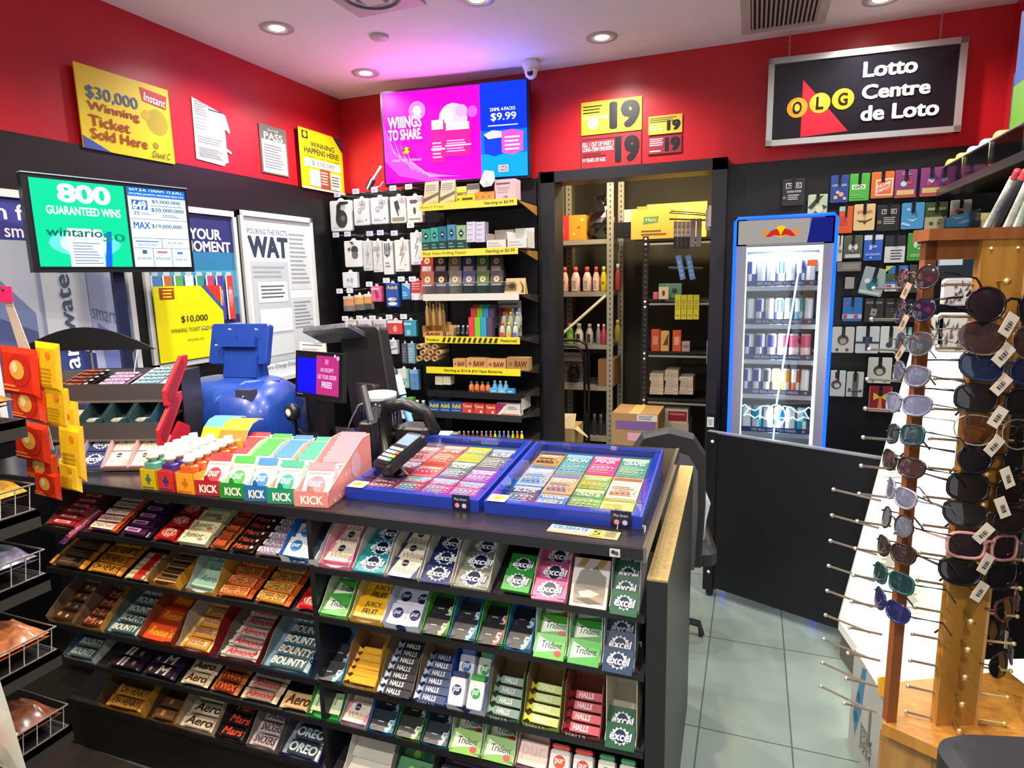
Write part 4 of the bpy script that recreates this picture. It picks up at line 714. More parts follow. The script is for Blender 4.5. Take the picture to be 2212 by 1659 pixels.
kick(-1.298, -1.21, 'b3202a', 'e0c8c0', 'ecdfd0', 'b8242c', 'red fronted open tray of gum pouches on counter')
kick(-1.205, -1.125, '1f8f2c', 'c4d8b4', 'ecebd0', '2c9a34', 'green fronted open tray of gum pouches on counter')
kick(-1.12, -1.045, '1f6aa8', 'b8ccd8', 'eee8d0', '2470b4', 'blue fronted open tray of gum pouches on counter')
kick(-1.04, -.955, '149068', 'd0b8ac', 'ece8cc', '1f8f74', 'teal fronted open tray of gum pouches on counter')
kick(-.95, -.85, 'e08a80', 'e8aca4', 'f0d0c8', 'd8707c', 'large pink open tray of gum pouches on counter', True)
# ---- honey bottle displays
def plusbox(x0, x1, c, pc, bc, nm, txt):
    w = x1-x0; M = C((x0+x1)/2, .004, 1.001, -1); dep = .2; cm_ = m(c, .45)
    mb = MB().box(-w/2, w/2, 0, dep, 0, .002, cm_).box(-w/2, w/2, 0, .002, 0, .062, cm_).box(-w/2, -w/2+.002, 0, dep, 0, .062, cm_).box(w/2-.002, w/2, 0, dep, 0, .062, cm_).box(-w/2, w/2, dep-.002, dep, 0, .11, cm_)
    mb.art(w, .062, [('r', .44, .3, .56, .78, pc), ('r', .33, .48, .67, .6, pc), ('l', .1, .06, .9, .2, 1, pc)], frame((-w/2, -.0004, 0), (1, 0, 0), (0, 0, 1)))
    mb.build('shot_box', M=M, label=f'{nm} open box with plus sign holding small bottles on counter', cat='display box')
    for k in range(6):
        o = place('shot_bottle', shotb(bc, c, txt, w*.82), M@T(0, .022+.031*k, .004+.003*k)@Matrix.Diagonal((1, 1, .8, 1)), f'{tn(bc)} syrup bottle with white cap, {ORD[k]} in the {nm} plus box', 'bottle')
def shotb(bc, c, txt, w):
    k = ('shot', bc, round(w, 3))
    if k not in MESH:
        mb = MB(); mb.rbox(w, .028, .098, .01, m(bc, .25), T(0, 0, 0)); mb.lathe([(.012, .097), (.012, .108), (.017, .11), (.017, .12), (.013, .122), (.013, .14), (.0, .141)], m('c8c2b4', .4), 12)
        mb.art(w, .095, [('r', .08, .72, .92, .8, 'd8405c' if txt == 'GET' else bc), ('t', .25, .5, .75, .64, txt, 'f0e0d8', .02), ('t', .2, .32, .8, .46, 'WELL', 'f0e0d8', .02)] if txt else [('c', .5, .4, .2, 'a8d0c8')], frame((-w/2, -.0146, .002), (1, 0, 0), (0, 0, 1))); MESH[k] = mb.mesh('shot')
    return MESH[k]
plusbox(-1.5, -1.437, 'e6c41c', '2f7f78', '6cb0a0', 'yellow', None)
plusbox(-1.432, -1.369, 'd83a34', '3a3a90', '4a3a88', 'red', 'GET')
plusbox(-1.362, -1.294, 'eca024', 'd07018', 'd8622c', 'orange', 'SOOTHE')
def archead(x, y, w, c, c2, label):
    pts = [(.012*0, 0), (0, .06), (.01, .1), (.03, .13), (.06, .15), (.095, .155), (.12, .15)]; mb = MB()
    mb.prism([(p, q) for p, q in pts]+[(p, q-.003) for p, q in pts[::-1] if True], 0, w, m('cfd8dc', .5), frame((0, 0, 0), (0, 1, 0), (0, 0, 1)))
    for i in range(len(pts)-1):
        a, b = pts[i], pts[i+1]; mb.add([(0, a[0]-.001, a[1]+.001), (w, a[0]-.001, a[1]+.001), (w, b[0]-.001, b[1]+.0015), (0, b[0]-.001, b[1]+.0015)], [(0, 1, 2, 3)], m(c if i < 3 else c2, .45))
    mb.box(0, w, .005, .12, 0, .03, m('d8c8a0', .6)); mb.build('header_card', M=C(x, y, 1.0, 8), label=label, cat='display box')
archead(-1.5, .235, .1, 'ecd014', '58b4d8', 'curved yellow and blue header card behind the small bottles')
archead(-1.41, .215, .1, 'e07a28', 'f0a428', 'curved orange header card behind the small bottles')
# ---- candy rack at the counter's left end
p1 = Vector((-1.915, .075, 1.0)); M0 = CM@T(*p1)@Rz(math.radians(17)); RW = .30
t = thing('candy_rack', 'black tiered candy rack with red side fins and arched header', 'display rack', M0)
bl = m('2c2826', .35); rd = m('c0202c', .35)
for (y, z) in ((.06, .128), (.12, .25)):
    mb = MB(T(0, y, z)@Rx(math.radians(14))); mb.box(-.2, RW, 0, .2, -.004, 0, bl); mb.M = T(0, y, z); mb.box(-.2, RW, -.004, .0, -.035, .022, m('4a4240', .25)).box(-.1, RW, -.006, .0, -.042, -.034, m('6a605a', .25)); mb.build('shelf', t)
    mb = MB(frame((RW, y, z), (0, 1, 0), (0, 0, 1))); pts = [(-.03, -.05), (-.012, -.062), (.012, -.045), (.13, .08), (.13, .105), (.09, .105), (-.03, -.0)]; mb.prism(pts, 0, .012, rd, bev=.002)
    mb.prism([(-.018, -.035), (.0, -.045), (.1, .07), (.1, .09), (.08, .09), (-.02, -.01)], .012, .013, m('8f1c24', .5)); mb.build('side_fin', t)
MB().prism([(.02, 0), (.14, 0), (.16, .1), (.1, .13), (.03, .08)], 0, .01, rd, frame((RW, .06, 0), (0, 1, 0), (0, 0, 1))).build('side_fin', t)
MB().box(-.1, RW, .32, .33, 0, .3, bl).box(RW, RW+.006, .2, .33, 0, .3, bl).build('back_panel', t)
ar = [(-.36+.53*i/16, .012+.085*math.sin(math.pi*i/16)) for i in range(17)]
MB(frame((0, .3, .36), (1, 0, 0), (0, 0, 1))).prism(ar, 0, .008, m('110e10', .4)).build('header', t)
MB().tube([(-.08, .3, .3), (-.08, .3, .38)], .004, bl).tube([(.08, .3, .3), (.08, .3, .38)], .004, bl).build('header_rod', t)
MB().tube([(.1, .295, .37), (.18, .14, .31)], .0012, m('c8d8e0', .3)).build('price_wire', t)
def rackrow(y, z, tilt, x, dx, n, pitch, me, desc, cat, name, dz=.0, start=.006):
    for k in range(n):
        place(name, me, M0@T(x+dx/2, y, z)@Rx(math.radians(tilt))@T(0, start+pitch*k, .004), f'{desc}, {ORD[k]} row on the red finned candy rack', cat)
MM_ = barf(.115, .027, .014, '1c1818', tx_('Mars', 'd8582c', .03, .2, .1, .75)+[('c', .9, .5, .06, 'e8dcc0')])(.108)
rackrow(.12, .25, 14, -.09, .11, 5, .03, MM_, 'black bar with red letters', 'candy bar', 'candy_bar')
MM_ = barf(.1, .027, .014, '8c6c88', [('r', .05, .2, .95, .85, 'e8c8e0')]+tx_('SNICKERS', '5c3480', .03))(.094)
rackrow(.12, .25, 14, .05, .1, 4, .03, MM_, 'lilac bar with purple letters', 'candy bar', 'candy_bar')
MM_ = barf(.13, .03, .016, '3a6878', tx_('BOUNTY', 'eef4f0', .05), 'c8d4d8')(.125)
rackrow(.12, .25, 14, .16, .13, 5, .031, MM_, 'teal coconut bar', 'candy bar', 'candy_bar')
MM_ = slab('rackpur', .085, .05, .04, 'd8a08c', [('t', .1, .25, .9, .8, 'pur', 'b88478', .0)])
rackrow(.06, .13, 14, -.07, .1, 1, .05, MM_, 'salmon gum box with faint letters', GP, 'gum_pack')
for i, (c, nm) in enumerate([('28504c', 'dark green'), ('24505c', 'petrol blue'), ('1f5468', 'deep teal')]):
    tray('display_box', .078, .13, .03, .055, c, '1f3a3c', f'open {nm} candy box on the middle tier of the red finned rack', M0@T(.065+.085*i, .062, .134)@Rx(math.radians(14)), cat='display box')
    place('candy_bar', barf(.07, .03, .014, '8c887c', [('c', .5, .5, .1, 'd0c8bc')])(.066), M0@T(.065+.085*i, .066, .142)@Rx(math.radians(14)), f'small silver bar inside the {nm} open box', 'candy bar')
for i, (bg, w_, nm, tc_) in enumerate([('4a4c50', 0, 'charcoal', '5c5854'), ('26305e', 0, 'navy', 'a8a6b8'), ('d89898', 1, 'cream and rose', 'd8a8a0'), ('e0a0a0', 1, 'pale rose', 'd8a8a4')]):
    Mq = M0@T(.0+.088*i, -.004, .002)@Rx(math.radians(50 if k == 0 else 38))
    tray('display_box', .085, .14, .016, .03, tc_, tc_, f'{nm} lined gum box on the counter below the red finned rack', Mq, notch=False)
    for k in range(2): place('gum_pack', _slabk(excel_ops('', w_), bg, None, .058, .012, .078), Mq@T(0, .008+.062*k, .004), f'{nm} gum sleeve, {["lower", "upper"][k]} one on the counter below the finned rack', GP)
# ---- blue lottery terminal
t = thing('lottery_terminal', 'large blue plastic lottery terminal with raised screen facing away', 'terminal', C(-1.735, .66, 1.0, 4))
bp = m('1c3f98', .33, coat=.2)
prof = [(-.17, 0), (-.185, .06), (-.18, .12), (-.15, .18), (-.09, .22), (.0, .238), (.09, .235), (.16, .2), (.2, .12), (.22, .0)]
mb = MB(); n = len(prof)
sec = [(-.19, .5), (-.17, .86), (-.12, .98), (0, 1.0), (.09, 1.0), (.15, .97), (.2, .88), (.235, .6)]
vs = [(x*1.1, -.02+y*(.5+.5*s)*.95, z*s) for x, s in sec for y, z in prof]; fs = []
for i in range(len(sec)-1):
    for j in range(n-1): fs.append((i*n+j, i*n+j+1, (i+1)*n+j+1, (i+1)*n+j))
fs += [tuple(range(n)), tuple(range((len(sec)-1)*n, len(sec)*n))]
mb.add(vs, fs, bp, smooth=True); mb.build('hood', t)
MB().tube([(.02, -.17, .02), (.03, -.185, .1), (.055, -.16, .175), (.12, -.08, .225), (.2, .02, .22)], .007, m('4a74b8', .3), 8).build('edge_trim', t)
MB(frame((.03, .02, .285), (1, 0, 0), (0, .26, .96))).rbox(.27, .165, .03, .012, bp, T(.0, .075, -.0)).box(-.07, .09, .06, .1, .03, .05, bp).box(-.05, .1, -.06, .03, .0, .04, bp).build('screen_housing', t)
MB().prism([(-.06, 0), (.06, 0), (.05, .1), (-.05, .1)], -.03, .03, bp, frame((.06, .04, .2), (1, 0, 0), (0, 0, 1))).build('neck', t)
for sx_, sz_ in ((-.12, .075), (.0, .07), (.12, .07), (-.07, -.0)): MB(frame((.03+sx_, -.02+.0, .36+sz_*.9), (1, 0, 0), (0, .26, .96))).lathe([(.004, .0), (.004, .015), (0, .017)], m('c8ccd4', .3, .6), 8).build('screw', t)
MB().box(.13, .2, -.155, -.12, .13, .21, m('3a3c58', .5)).build('lock_box', t)
MB().lathe([(.004, 0), (.004, .004), (0, .005)], m('d8dce0', .2, .8), 10, frame((.165, -.156, .185), (1, 0, 0), (0, 0, 1))).build('lock', t)
o = MB().rbox(.17, .07, .045, .02, m('1c1b20', .5), T(0, 0, 0)); o.build('receipt_printer', M=C(-1.46, .36, 1.002), label='low black receipt printer lying in front of the blue lottery terminal', cat='printer')
# ---- till screens
t = thing('till_monitor', 'large black till monitor seen from behind leaning back', 'till', C(-1.3, .72, 1.0, -14))
b1 = m('1a181a', .4)
MB(frame((.19, .06, .03), (1, 0, 0), (-.26, .12, .96))).rbox(.22, .43, .05, .015, b1, T(0, .2, 0)).build('screen_back', t)
MB(frame((.19, .06, .03), (1, 0, 0), (-.26, .12, .96))).box(-.115, -.07, .0, .41, -.07, .0, m('221f21', .45)).rbox(.1, .14, .03, .01, m('2a2322', .5), T(.02, .12, .05)).build('side_case', t)
MB(T(-.0, .02, .395)@Rx(math.radians(-28))@Ry(math.radians(-6))).rbox(.25, .12, .02, .012, m('5a5c68', .35, var=.35, scale=30)).build('top_vent', t)
t = thing('customer_display', 'small black customer screen with blue and magenta message', 'monitor', C(-1.19, .46, 1.0, -17))
F0 = frame((-.125, 0, .2), (1, 0, 0), (0, .1, .99)); w, h = .255, .165
MB(F0).box(0, w, 0, h, -.02, 0, m('141216', .3)).build('housing', t)
MB(F0).art(w, h, [('r', .04, .08, .96, .92, '1c1a20'), ('r', .05, .12, .47, .86, '1010f0'), ('r', .47, .12, .94, .93, 'b02c74'), ('c', .92, .9, .03, 'd8a0c8'), ('c', .86, .94, .02, 'f0d0e0'), ('r', .66, .76, .73, .86, 'e070b0'), ('t', .57, .6, .84, .68, 'NO RECEIPT?', 'e4b8e4', .03), ('t', .51, .45, .9, .54, 'GET YOUR ORDER', 'e4b8e4', .03), ('t', .6, .27, .81, .4, 'FREE!', 'f0d0f0', .05), ('l', .06, .07, .2, .1, 1, '8888a0')], z=.0005, e=.8).build('screen', t)
MB().box(-.02, .02, .01, .04, .06, .24, m('121114', .4)).tube([(0, .03, .1), (.01, .05, .03), (0, .02, .0)], .02, m('121114', .4), 8).lathe([(.0, .004), (.08, .003), (.08, 0)], m('121114', .4), 20).build('stand', t)
# cables, webcam, gooseneck, scanner and handset
for i, pp in enumerate([[(-1.35, .5, 1.01), (-1.3, .42, 1.05), (-1.22, .4, 1.03), (-1.15, .5, 1.02)], [(-1.32, .46, 1.17), (-1.29, .45, 1.1), (-1.24, .47, 1.05), (-1.2, .52, 1.02)], [(-1.05, .5, 1.01), (-1.07, .45, 1.1), (-1.02, .45, 1.19), (-.95, .5, 1.2)]]):
    q = []
    for k in range(len(pp)-1):
        for u in range(4): a, b = Vector(pp[k]), Vector(pp[k+1]); q.append(a.lerp(b, u/4)+Vector((0, 0, .006*math.sin(u))))
    MB(CM).tube(q+[pp[-1]], .003, m('2a2a30' if i < 2 else '70747c', .3), 6).build('cable', label=['black cable coiled under the small customer screen', 'thin black cable hanging from the round webcam', 'grey cable curving beside the clear jar'][i], cat='cable')
t = thing('webcam', 'small round black and white webcam under customer screen', 'webcam', C(-1.285, .44, 1.155, -20)); MB(frame((0, 0, 0), (1, 0, 0), (0, 0, 1))).lathe([(.028, -.015), (.032, 0), (.028, .012), (.0, .012)], m('1c1c20', .3), 20).lathe([(.014, .012), (.014, .016), (0, .018)], m('e0e8e4', .3), 14).build('body', t); MB().tube([(0, .01, -.02), (0, .02, -.15)], .006, m('1c1c20', .3)).build('stem', t)
t = thing('donation_jar', 'clear plastic jar with white lid holding coins beside till', 'jar', C(-1.03, .6, 1.0))
MB().lathe([(.06, 0), (.065, .02), (.065, .16), (.05, .185)], ACRYL, 24, cap=False).build('jar', t); MB().lathe([(.062, .185), (.062, .205), (.05, .208), (.048, .202), (0, .202)], m('d8e4e4', .4), 24).build('lid', t)
MB().lathe([(.058, .003), (.058, .05), (0, .06)], m('8c7458', .5, .3, var=.5, scale=60), 20).build('coins', t); MB().box(-.06, -.02, -.068, -.066, .06, .09, m('2c50a0', .4)).build('label', t)
t = thing('phone_handset', 'black hand scanner with curved grip on counter behind ticket case', 'scanner', C(-.93, .56, 1.0))
MB().tube([(-.06, 0, .0), (-.06, .0, .12), (-.05, 0, .165), (.02, .0, .18), (.09, .02, .15), (.12, .03, .08), (.11, .03, .0)], .022, m('18181a', .35), 10).build('grip', t); MB().rbox(.13, .1, .1, .02, m('1c1c1e', .4), T(.05, .03, 0)).build('base', t)
t = thing('barcode_scanner_stand', 'upright black scanner on stem between pink box and card terminal', 'scanner', C(-.93, .36, 1.0))
MB().rbox(.05, .05, .16, .012, m('121214', .35)).build('body', t); MB().tube([(.0, .02, .15), (-.03, .03, .27)], .012, m('161618', .35), 8).build('stem', t); MB().lathe([(.006, 0), (0, .002)], m('ffa040', emit=3), 8, frame((.0, -.0255, .12), (1, 0, 0), (0, 0, 1))).build('light', t)
t = thing('paper_calendar', 'white tear-off paper calendar on yellow base behind customer screen', 'calendar', C(-1.43, .76, 1.23, -12)); MB(frame((-.06, 0, 0), (1, 0, 0), (0, 0, 1))).box(0, .15, 0, .135, -.004, 0, m('eef2f0', .5)).art(.15, .135, [('l', .08, .2, .9, .85, 6, 'b8c0c4'), ('l', .1, .9, .9, .95, 1, '50585c')], z=0).build('sheet', t); MB().box(-.06, .1, -.03, .02, -.03, -.005, m('e0d830', .5)).box(-.05, .09, -.0, .02, -.23, -.03, m('141418', .5)).build('holder', t)
MB().rbox(.09, .15, .004, .004, m('c8ccc0', .5, var=.3)).build('flyer', M=C(-.86, .7, 1.03, 10), label='pale folded flyers lying behind the black scanner', cat='flyer')
t = thing('brush', 'white and blue plastic brush standing behind till monitor', 'brush', C(-1.02, .78, 1.0, -14)); MB().tube([(.03, 0, .0), (-.02, 0, .16)], .014, m('4a90c8', .4), 8).build('handle', t); MB().tube([(-.022, 0, .165), (-.045, 0, .24)], .016, m('e4f0f0', .4), 8).build('bristle', t)
# ------------------------------------------------------------------ BACK WALL: hanging goods
def cardm(w, h, d, c, ops, tab=True, rough=.4):
    mb = MB().rbox(w, h, d, min(w, h)*.06, m(c, rough), T(w/2, h/2, 0), 2); mb.art(w, h, ops, z=d+.0003)
    return mb
def hang(px, c, ops, label, cat, name='boxed_accessory', y=3.74, d=.03, tag_=True, rot=0, hook='b8bcc0'):
    x0, x1, z0, z1 = RY(*px, y); w, h = x1-x0, z1-z0
    M = frame((x0, y, z0), (1, 0, 0), (0, 0, 1))@T(0, 0, -d)@Rz(math.radians(rot))
    t = thing(name, label, cat, M)
    pk = cardm(w, h, d, c, ops).build('package', t)
    MB().add([(w*.32, h, d*.5), (w*.68, h, d*.5), (w*.6, h+.014, d*.5), (w*.5, h+.018, d*.5), (w*.4, h+.014, d*.5)], [(0, 1, 2, 3, 4)], m('e4e8ea', .4)).build('hang_tab', pk)
    return t, w, h
def hook(px, py, label, y0=3.975, y1=3.66, tag_='dfe4f0'):
    p = onY(px, py, y1); t = thing('peg_hook', label, 'peg hook', T(p.x, y1, p.z))
    rod = MB().tube([(0, y0-y1, .01), (0, 0, 0), (0, -.006, .006)], .0022, m('aeb2b8', .3, .8)).build('rod', t)
    MB(frame((-.025, -.008, -.015), (1, 0, 0), (0, 0, 1))).box(0, .05, 0, .032, -.001, 0, m(tag_, .4)).art(.05, .032, [('l', .2, .25, .8, .75, 2, '8c8ca8')], z=0).build('price_tag', rod)
HP = [('c', .55, .4, .28, '3c3c3c', 1.3), ('c', .62, .42, .1, '6c6c6c', 1), ('p', [(.3, .45), (.34, .85), (.5, .96), (.9, .95), (.9, .88), (.55, .86), (.48, .6)], '2c3034'), ('t', .15, .1, .6, .15, 'Headphones', '8c9090', 0)]
EB = [('c', .4, .55, .12, '9aa0a4', 1.3), ('c', .4, .56, .06, 'd8dce0'), ('c', .62, .7, .12, 'a4a8ac', 1.3), ('c', .62, .71, .06, 'dfe2e6'), ('l', .15, .12, .7, .22, 2, 'a0a4a8'), ('c', .8, .2, .06, '5c6066', .5)]
CH = [('p', [(.25, .8), (.5, .86), (.6, .6), (.62, .4), (.5, .25), (.4, .4), (.3, .6)], '3a3c3e'), ('c', .55, .42, .05, 'c8ccd0', 3), ('r', .1, .08, .9, .22, '8c8868')]
BT = [('p', [(.7, .95), (.3, .5), (.5, .5), (.3, .15), (.75, .6), (.52, .6)], '9ca0a4'), ('c', .75, .22, .05, '7c8084', 1), ('l', .15, .04, .7, .1, 1, 'a0a4a8')]
CB = [('r', .15, .6, .25, .95, '3c3c40'), ('r', .35, .6, .45, .95, '5c5c60'), ('r', .6, .6, .7, .95, '3c3c40'), ('p', [(.15, .6), (.7, .6), (.42, .52)], '4c4c50'), ('l', .2, .2, .8, .4, 2, '8c9094')]
for px, c, ops, lb in [((713, 433, 758, 500), 'dde0e0', HP, 'white box picturing black headphones, far left of the top peg row'), ((764, 429, 797, 487), 'd4d8da', EB, 'grey white earbuds box next to the headphones box'), ((801, 426, 838, 484), 'd2d6dc', EB, 'grey white earbuds box third in the top peg row'),
  ((843, 424, 877, 482), 'dcdcd6', CH, 'white box with large black car charger on the top peg row'), ((879, 423, 912, 481), 'e6dcd2', [('p', [(.2, .86), (.6, .86), (.75, .8), (.6, .72), (.22, .72)], '5a5450'), ('c', .5, .45, .1, '5c5046', 2), ('l', .1, .1, .9, .18, 1, '6c5c50')], 'cream box with small car charger closest to the yellow strip'),
  ((744, 520, 782, 577), 'e2e2de', [('c', .6, .65, .2, '4c4a4c', 1), ('c', .6, .45, .18, '6a6664', 1), ('c', .28, .68, .08, '5c5854'), ('p', [(.3, .95), (.5, .98), (.55, .85), (.45, .85), (.4, .92)], '4c4a4c')], 'white box with round black gadget on the second peg row'),
  ((784, 520, 804, 585), 'c8ccca', BT, 'thin grey cable pack beside the round gadget box'), ((806, 520, 826, 588), 'd4d6d2', BT, 'narrow white cable pack with faint lightning bolt'), ((828, 521, 849, 593), 'dedfda', CB, 'tall white pack with dark striped cables'),
  ((853, 518, 883, 587), 'e6e0da', BT, 'white box with large grey lightning bolt'), ((887, 502, 912, 572), 'e8e6e4', BT, 'white lightning bolt box touching the shelf unit'),
  ((740, 588, 771, 622), 'e8ecee', [('c', .4, .5, .1, 'a8acb0', 1), ('c', .65, .48, .08, 'a8acb0', 2), ('l', .2, .08, .8, .14, 1, 'b8bcc0')], 'small square white box alone on the third peg row'),
  ((742, 640, 764, 672), 'e8a070', [('r', 0, .82, 1, 1, 'e8dcc8'), ('r', 0, 0, 1, .38, '8a8684')], 'peach and grey pouch, first of the orange pouches'), ((766, 637, 785, 670), 'e0a85c', [('r', 0, .82, 1, 1, 'e8dcc8'), ('r', 0, 0, 1, .38, '6c6a70')], 'apricot and grey pouch, second of the orange pouches'), ((787, 635, 803, 668), 'd8a058', [('r', 0, .82, 1, 1, 'e8e0d4'), ('r', 0, 0, 1, .38, '4c4c54')], 'amber and charcoal pouch, third of the orange pouches'),
  ((801, 618, 824, 652), 'e0648c', [('p', [(.3, .9), (.6, .7), (.8, .3), (.5, .2), (.4, .6)], 'a8305c'), ('r', .1, .75, .8, .9, 'f0c0d0')], 'bright pink pouch left of the blue tablets pack'), ((834, 612, 861, 663), '2c50a8', [('t', .1, .75, .9, .9, 'Advil', 'e8dc40', .05), ('c', .5, .33, .36, 'dfe8f0', .35), ('c', .5, .14, .36, 'dfe8f0', .35)], 'blue tablets pack with two white capsules'),
  ((868, 612, 886, 647), '3a8cd0', [('p', [(0, 1), (1, .6), (1, 1)], 'b8d8e8'), ('l', .1, .2, .8, .5, 2, '9cd0f0')], 'sky blue pack beside the tablets pack'), ((888, 606, 913, 648), 'd8404c', [('r', 0, 0, 1, .35, 'ece4e0'), ('l', .1, .5, .9, .9, 3, 'f0b8b8')], 'red and white pack under the third peg row by shelf unit'),
  ((745, 690, 769, 720), 'd8c8b8', [('r', 0, .6, 1, .8, 'efe8e0'), ('r', 0, 0, 1, .4, 'b87830')], 'cream and orange pack at left of the fourth peg row'), ((774, 690, 802, 727), 'e0d4d8', [('t', .1, .6, .9, .75, 'Energizer', '3c3034', .02, .1), ('r', .1, .12, .6, .35, 'd88890')], 'white and pink battery pack, left one'), ((807, 690, 834, 727), 'dcd0d4', [('t', .1, .6, .9, .75, 'Energizer', '3c3034', .02, .1), ('r', .1, .12, .6, .35, 'c87880')], 'white and pink battery pack, right one'),
  ((838, 692, 869, 722), 'e03c48', [('r', 0, .8, 1, 1, 'f0ece8'), ('c', .5, .4, .15, 'e0b080', 1.4)], 'red pack with cream figure on the fourth peg row'), ((873, 692, 899, 727), '3c9cb0', [('r', 0, .7, .6, .85, 'b8e0e8'), ('r', .2, .1, .5, .4, '88c8d8')], 'turquoise pack at right of the fourth peg row'),
  ((783, 737, 796, 763), 'dcd8dc', [('r', .1, .3, .8, .5, '70747c')], 'narrow white pack at left of the fifth peg row'), ((799, 736, 827, 765), 'd8dce4', [('p', [(0, .2), (1, .4), (1, .5), (0, .3)], '5c6c8c'), ('l', .1, .6, .7, .9, 3, '9094a0')], 'wide pale pack on the fifth peg row'), ((838, 735, 858, 765), 'd4d8e0', [('p', [(0, .2), (1, .4), (1, .5), (0, .3)], '6474a0'), ('l', .1, .6, .7, .9, 3, '9094a0')], 'pale pack tilted at centre of the fifth peg row'),
  ((868, 742, 879, 785), '54545c', [('l', .2, .1, .8, .8, 5, '8c8c98')], 'long dark tube pack on the fifth peg row'), ((881, 742, 896, 785), '78a4b4', [('l', .2, .1, .8, .8, 5, 'a8ccd8')], 'long pale blue tube pack on the fifth peg row'),
  ((812, 806, 838, 846), '2458b8', [('t', .2, .75, .8, .85, 'Oral', 'b8c8f0', .02), ('r', .35, .1, .55, .6, 'd0d8e4')], 'royal blue pack on the lowest peg row'), ((842, 798, 856, 846), '7c9498', [('c', .5, .5, .3, 'a8bcc4', 1.2), ('c', .5, .2, .3, '5c7078', 1)], 'grey green beaded pack on the lowest peg row'),
  ((860, 797, 883, 838), '8cb4a4', [('r', .0, .5, .8, 1, 'd8e4dc'), ('c', .5, .22, .35, 'a4dcc8', .8), ('c', .55, .25, .15, '6c9c8c')], 'mint green round gadget pack on the lowest peg row'), ((886, 799, 904, 842), '5c98cc', [('r', 0, .8, 1, 1, '90b8d8'), ('c', .5, .3, .14, 'c06060', 1)], 'light blue pack at right of the lowest peg row')]:
    hang(px, c, ops, lb, 'accessory' if 'box' in lb or 'cable' in lb else 'packet', 'hanging_box' if 'box' in lb else 'hanging_packet')
for px, py, lb in [(730, 421, 'far left of top row'), (770, 414, 'above left earbuds box'), (810, 411, 'above right earbuds box'), (850, 407, 'above black car charger'), (884, 404, 'above cream charger box'), (727, 508, 'below the headphones box'), (752, 506, 'under first earbuds box'), (800, 505, 'at middle of second row'), (823, 503, 'above striped cables'), (853, 504, 'above large bolt box'), (888, 487, 'above right bolt box'),
               (735, 629, 'lower far left'), (757, 628, 'above peach pouch'), (799, 614, 'above pink pouch'), (836, 606, 'above blue tablets pack'), (868, 603, 'above sky blue pack'), (892, 603, 'beside the red and white pack'), (747, 688, 'at left of battery packs'), (778, 687, 'above left battery pack'), (806, 687, 'above right battery pack'), (842, 685, 'above red pack'), (873, 684, 'above turquoise pack')]:
    hook(px, py, 'silver peg hook with small white price tag '+lb, tag_='e4e8ea' if py > 600 or px > 880 else 'cfd2ea')
t = thing('power_adapter', 'white cable and black power adapter propped below the television', 'adapter', T(*onY(800, 395, 3.8))); MB().tube([(-.02, 0, -.04), (.02, 0, .02)], .022, m('1c1c1e', .4), 8).tube([(.02, 0, .02), (.05, 0, .05), (.09, 0, .1)], .009, m('e4e0e0', .4), 8).tube([(.0, 0, -.03), (.07, 0, -.03), (.1, 0, .0)], .004, m('e8d8d4', .4)).build('plug', t)
# small shelf with tubs under the pegs
x0, x1, z0, z1 = RY(840, 893, 919, 905, 3.7)
t = thing('low_shelf', 'short black shelf with white price tag left of the shelf unit', 'shelf', T(x0, 3.7, z0)); MB().box(-.3, x1-x0, 0, .28, .02, .03, m('121214', .4)).box(-.3, x1-x0, -.004, 0, 0, z1-z0, m('26262a', .3)).build('board', t); MB().box(.07, .13, -.006, -.004, .002, .036, m('e8ecea', .4)).build('price_tag', t); MB().box(-.3, x1-x0+.04, 0, .28, -.155, -.145, m('121214', .4)).build('lower_board', t)
def SB(px, y, d, c, ops, label, cat, name='product_box', zs=None, rough=.4, kind='box', topc=None):
    x0, x1, z0, z1 = RY(*px, y); w, h = x1-x0, z1-z0
    if zs is not None: z0 = zs
    M = T(x0, y, z0)
    if kind == 'box': mb = MB().box(0, w, 0, d, 0, h, m(c, rough)).art(w, h, ops, frame((0, -.0003, 0), (1, 0, 0), (0, 0, 1)))
    elif kind == 'bottle': mb = MB(T(w/2, w/2, 0)).lathe([(w*.42, 0), (w*.48, h*.05), (w*.48, h*.55), (w*.3, h*.75), (w*.2, h*.8)], m(c, .3), 14).lathe([(w*.24, h*.8), (w*.24, h), (0, h*1.01)], m(topc or c, .4), 12); mb.M = I4; mb.art(w*.7, h*.5, ops, frame((w*.15, -.001, h*.06), (1, 0, 0), (0, 0, 1))) if ops else 0
    elif kind == 'pouch': mb = MB().add([(0, .0, 0), (w, 0, 0), (w*.97, d*.5, h), (w*.03, d*.5, h), (0, d, 0), (w, d, 0)], [(0, 1, 2, 3), (5, 4, 3, 2), (0, 3, 4), (1, 5, 2)], m(c, .35)).art(w, h, ops, frame((0, -.0008, 0), (1, 0, 0), (0, d*.5, h)))
    elif kind == 'tray':
        q = m(c, .6); mb = MB().box(0, w, 0, d, 0, .002, q).box(0, w, 0, .002, 0, h*.45, q).box(0, w, d-.002, d, 0, h, q).box(0, .002, 0, d, 0, h*.8, q).box(w-.002, w, 0, d, 0, h*.8, q)
        if ops: mb.art(w, h*.45, ops, frame((0, -.0003, 0), (1, 0, 0), (0, 0, 1)))
    o = mb.build(name, M=M, label=label, cat=cat); return o
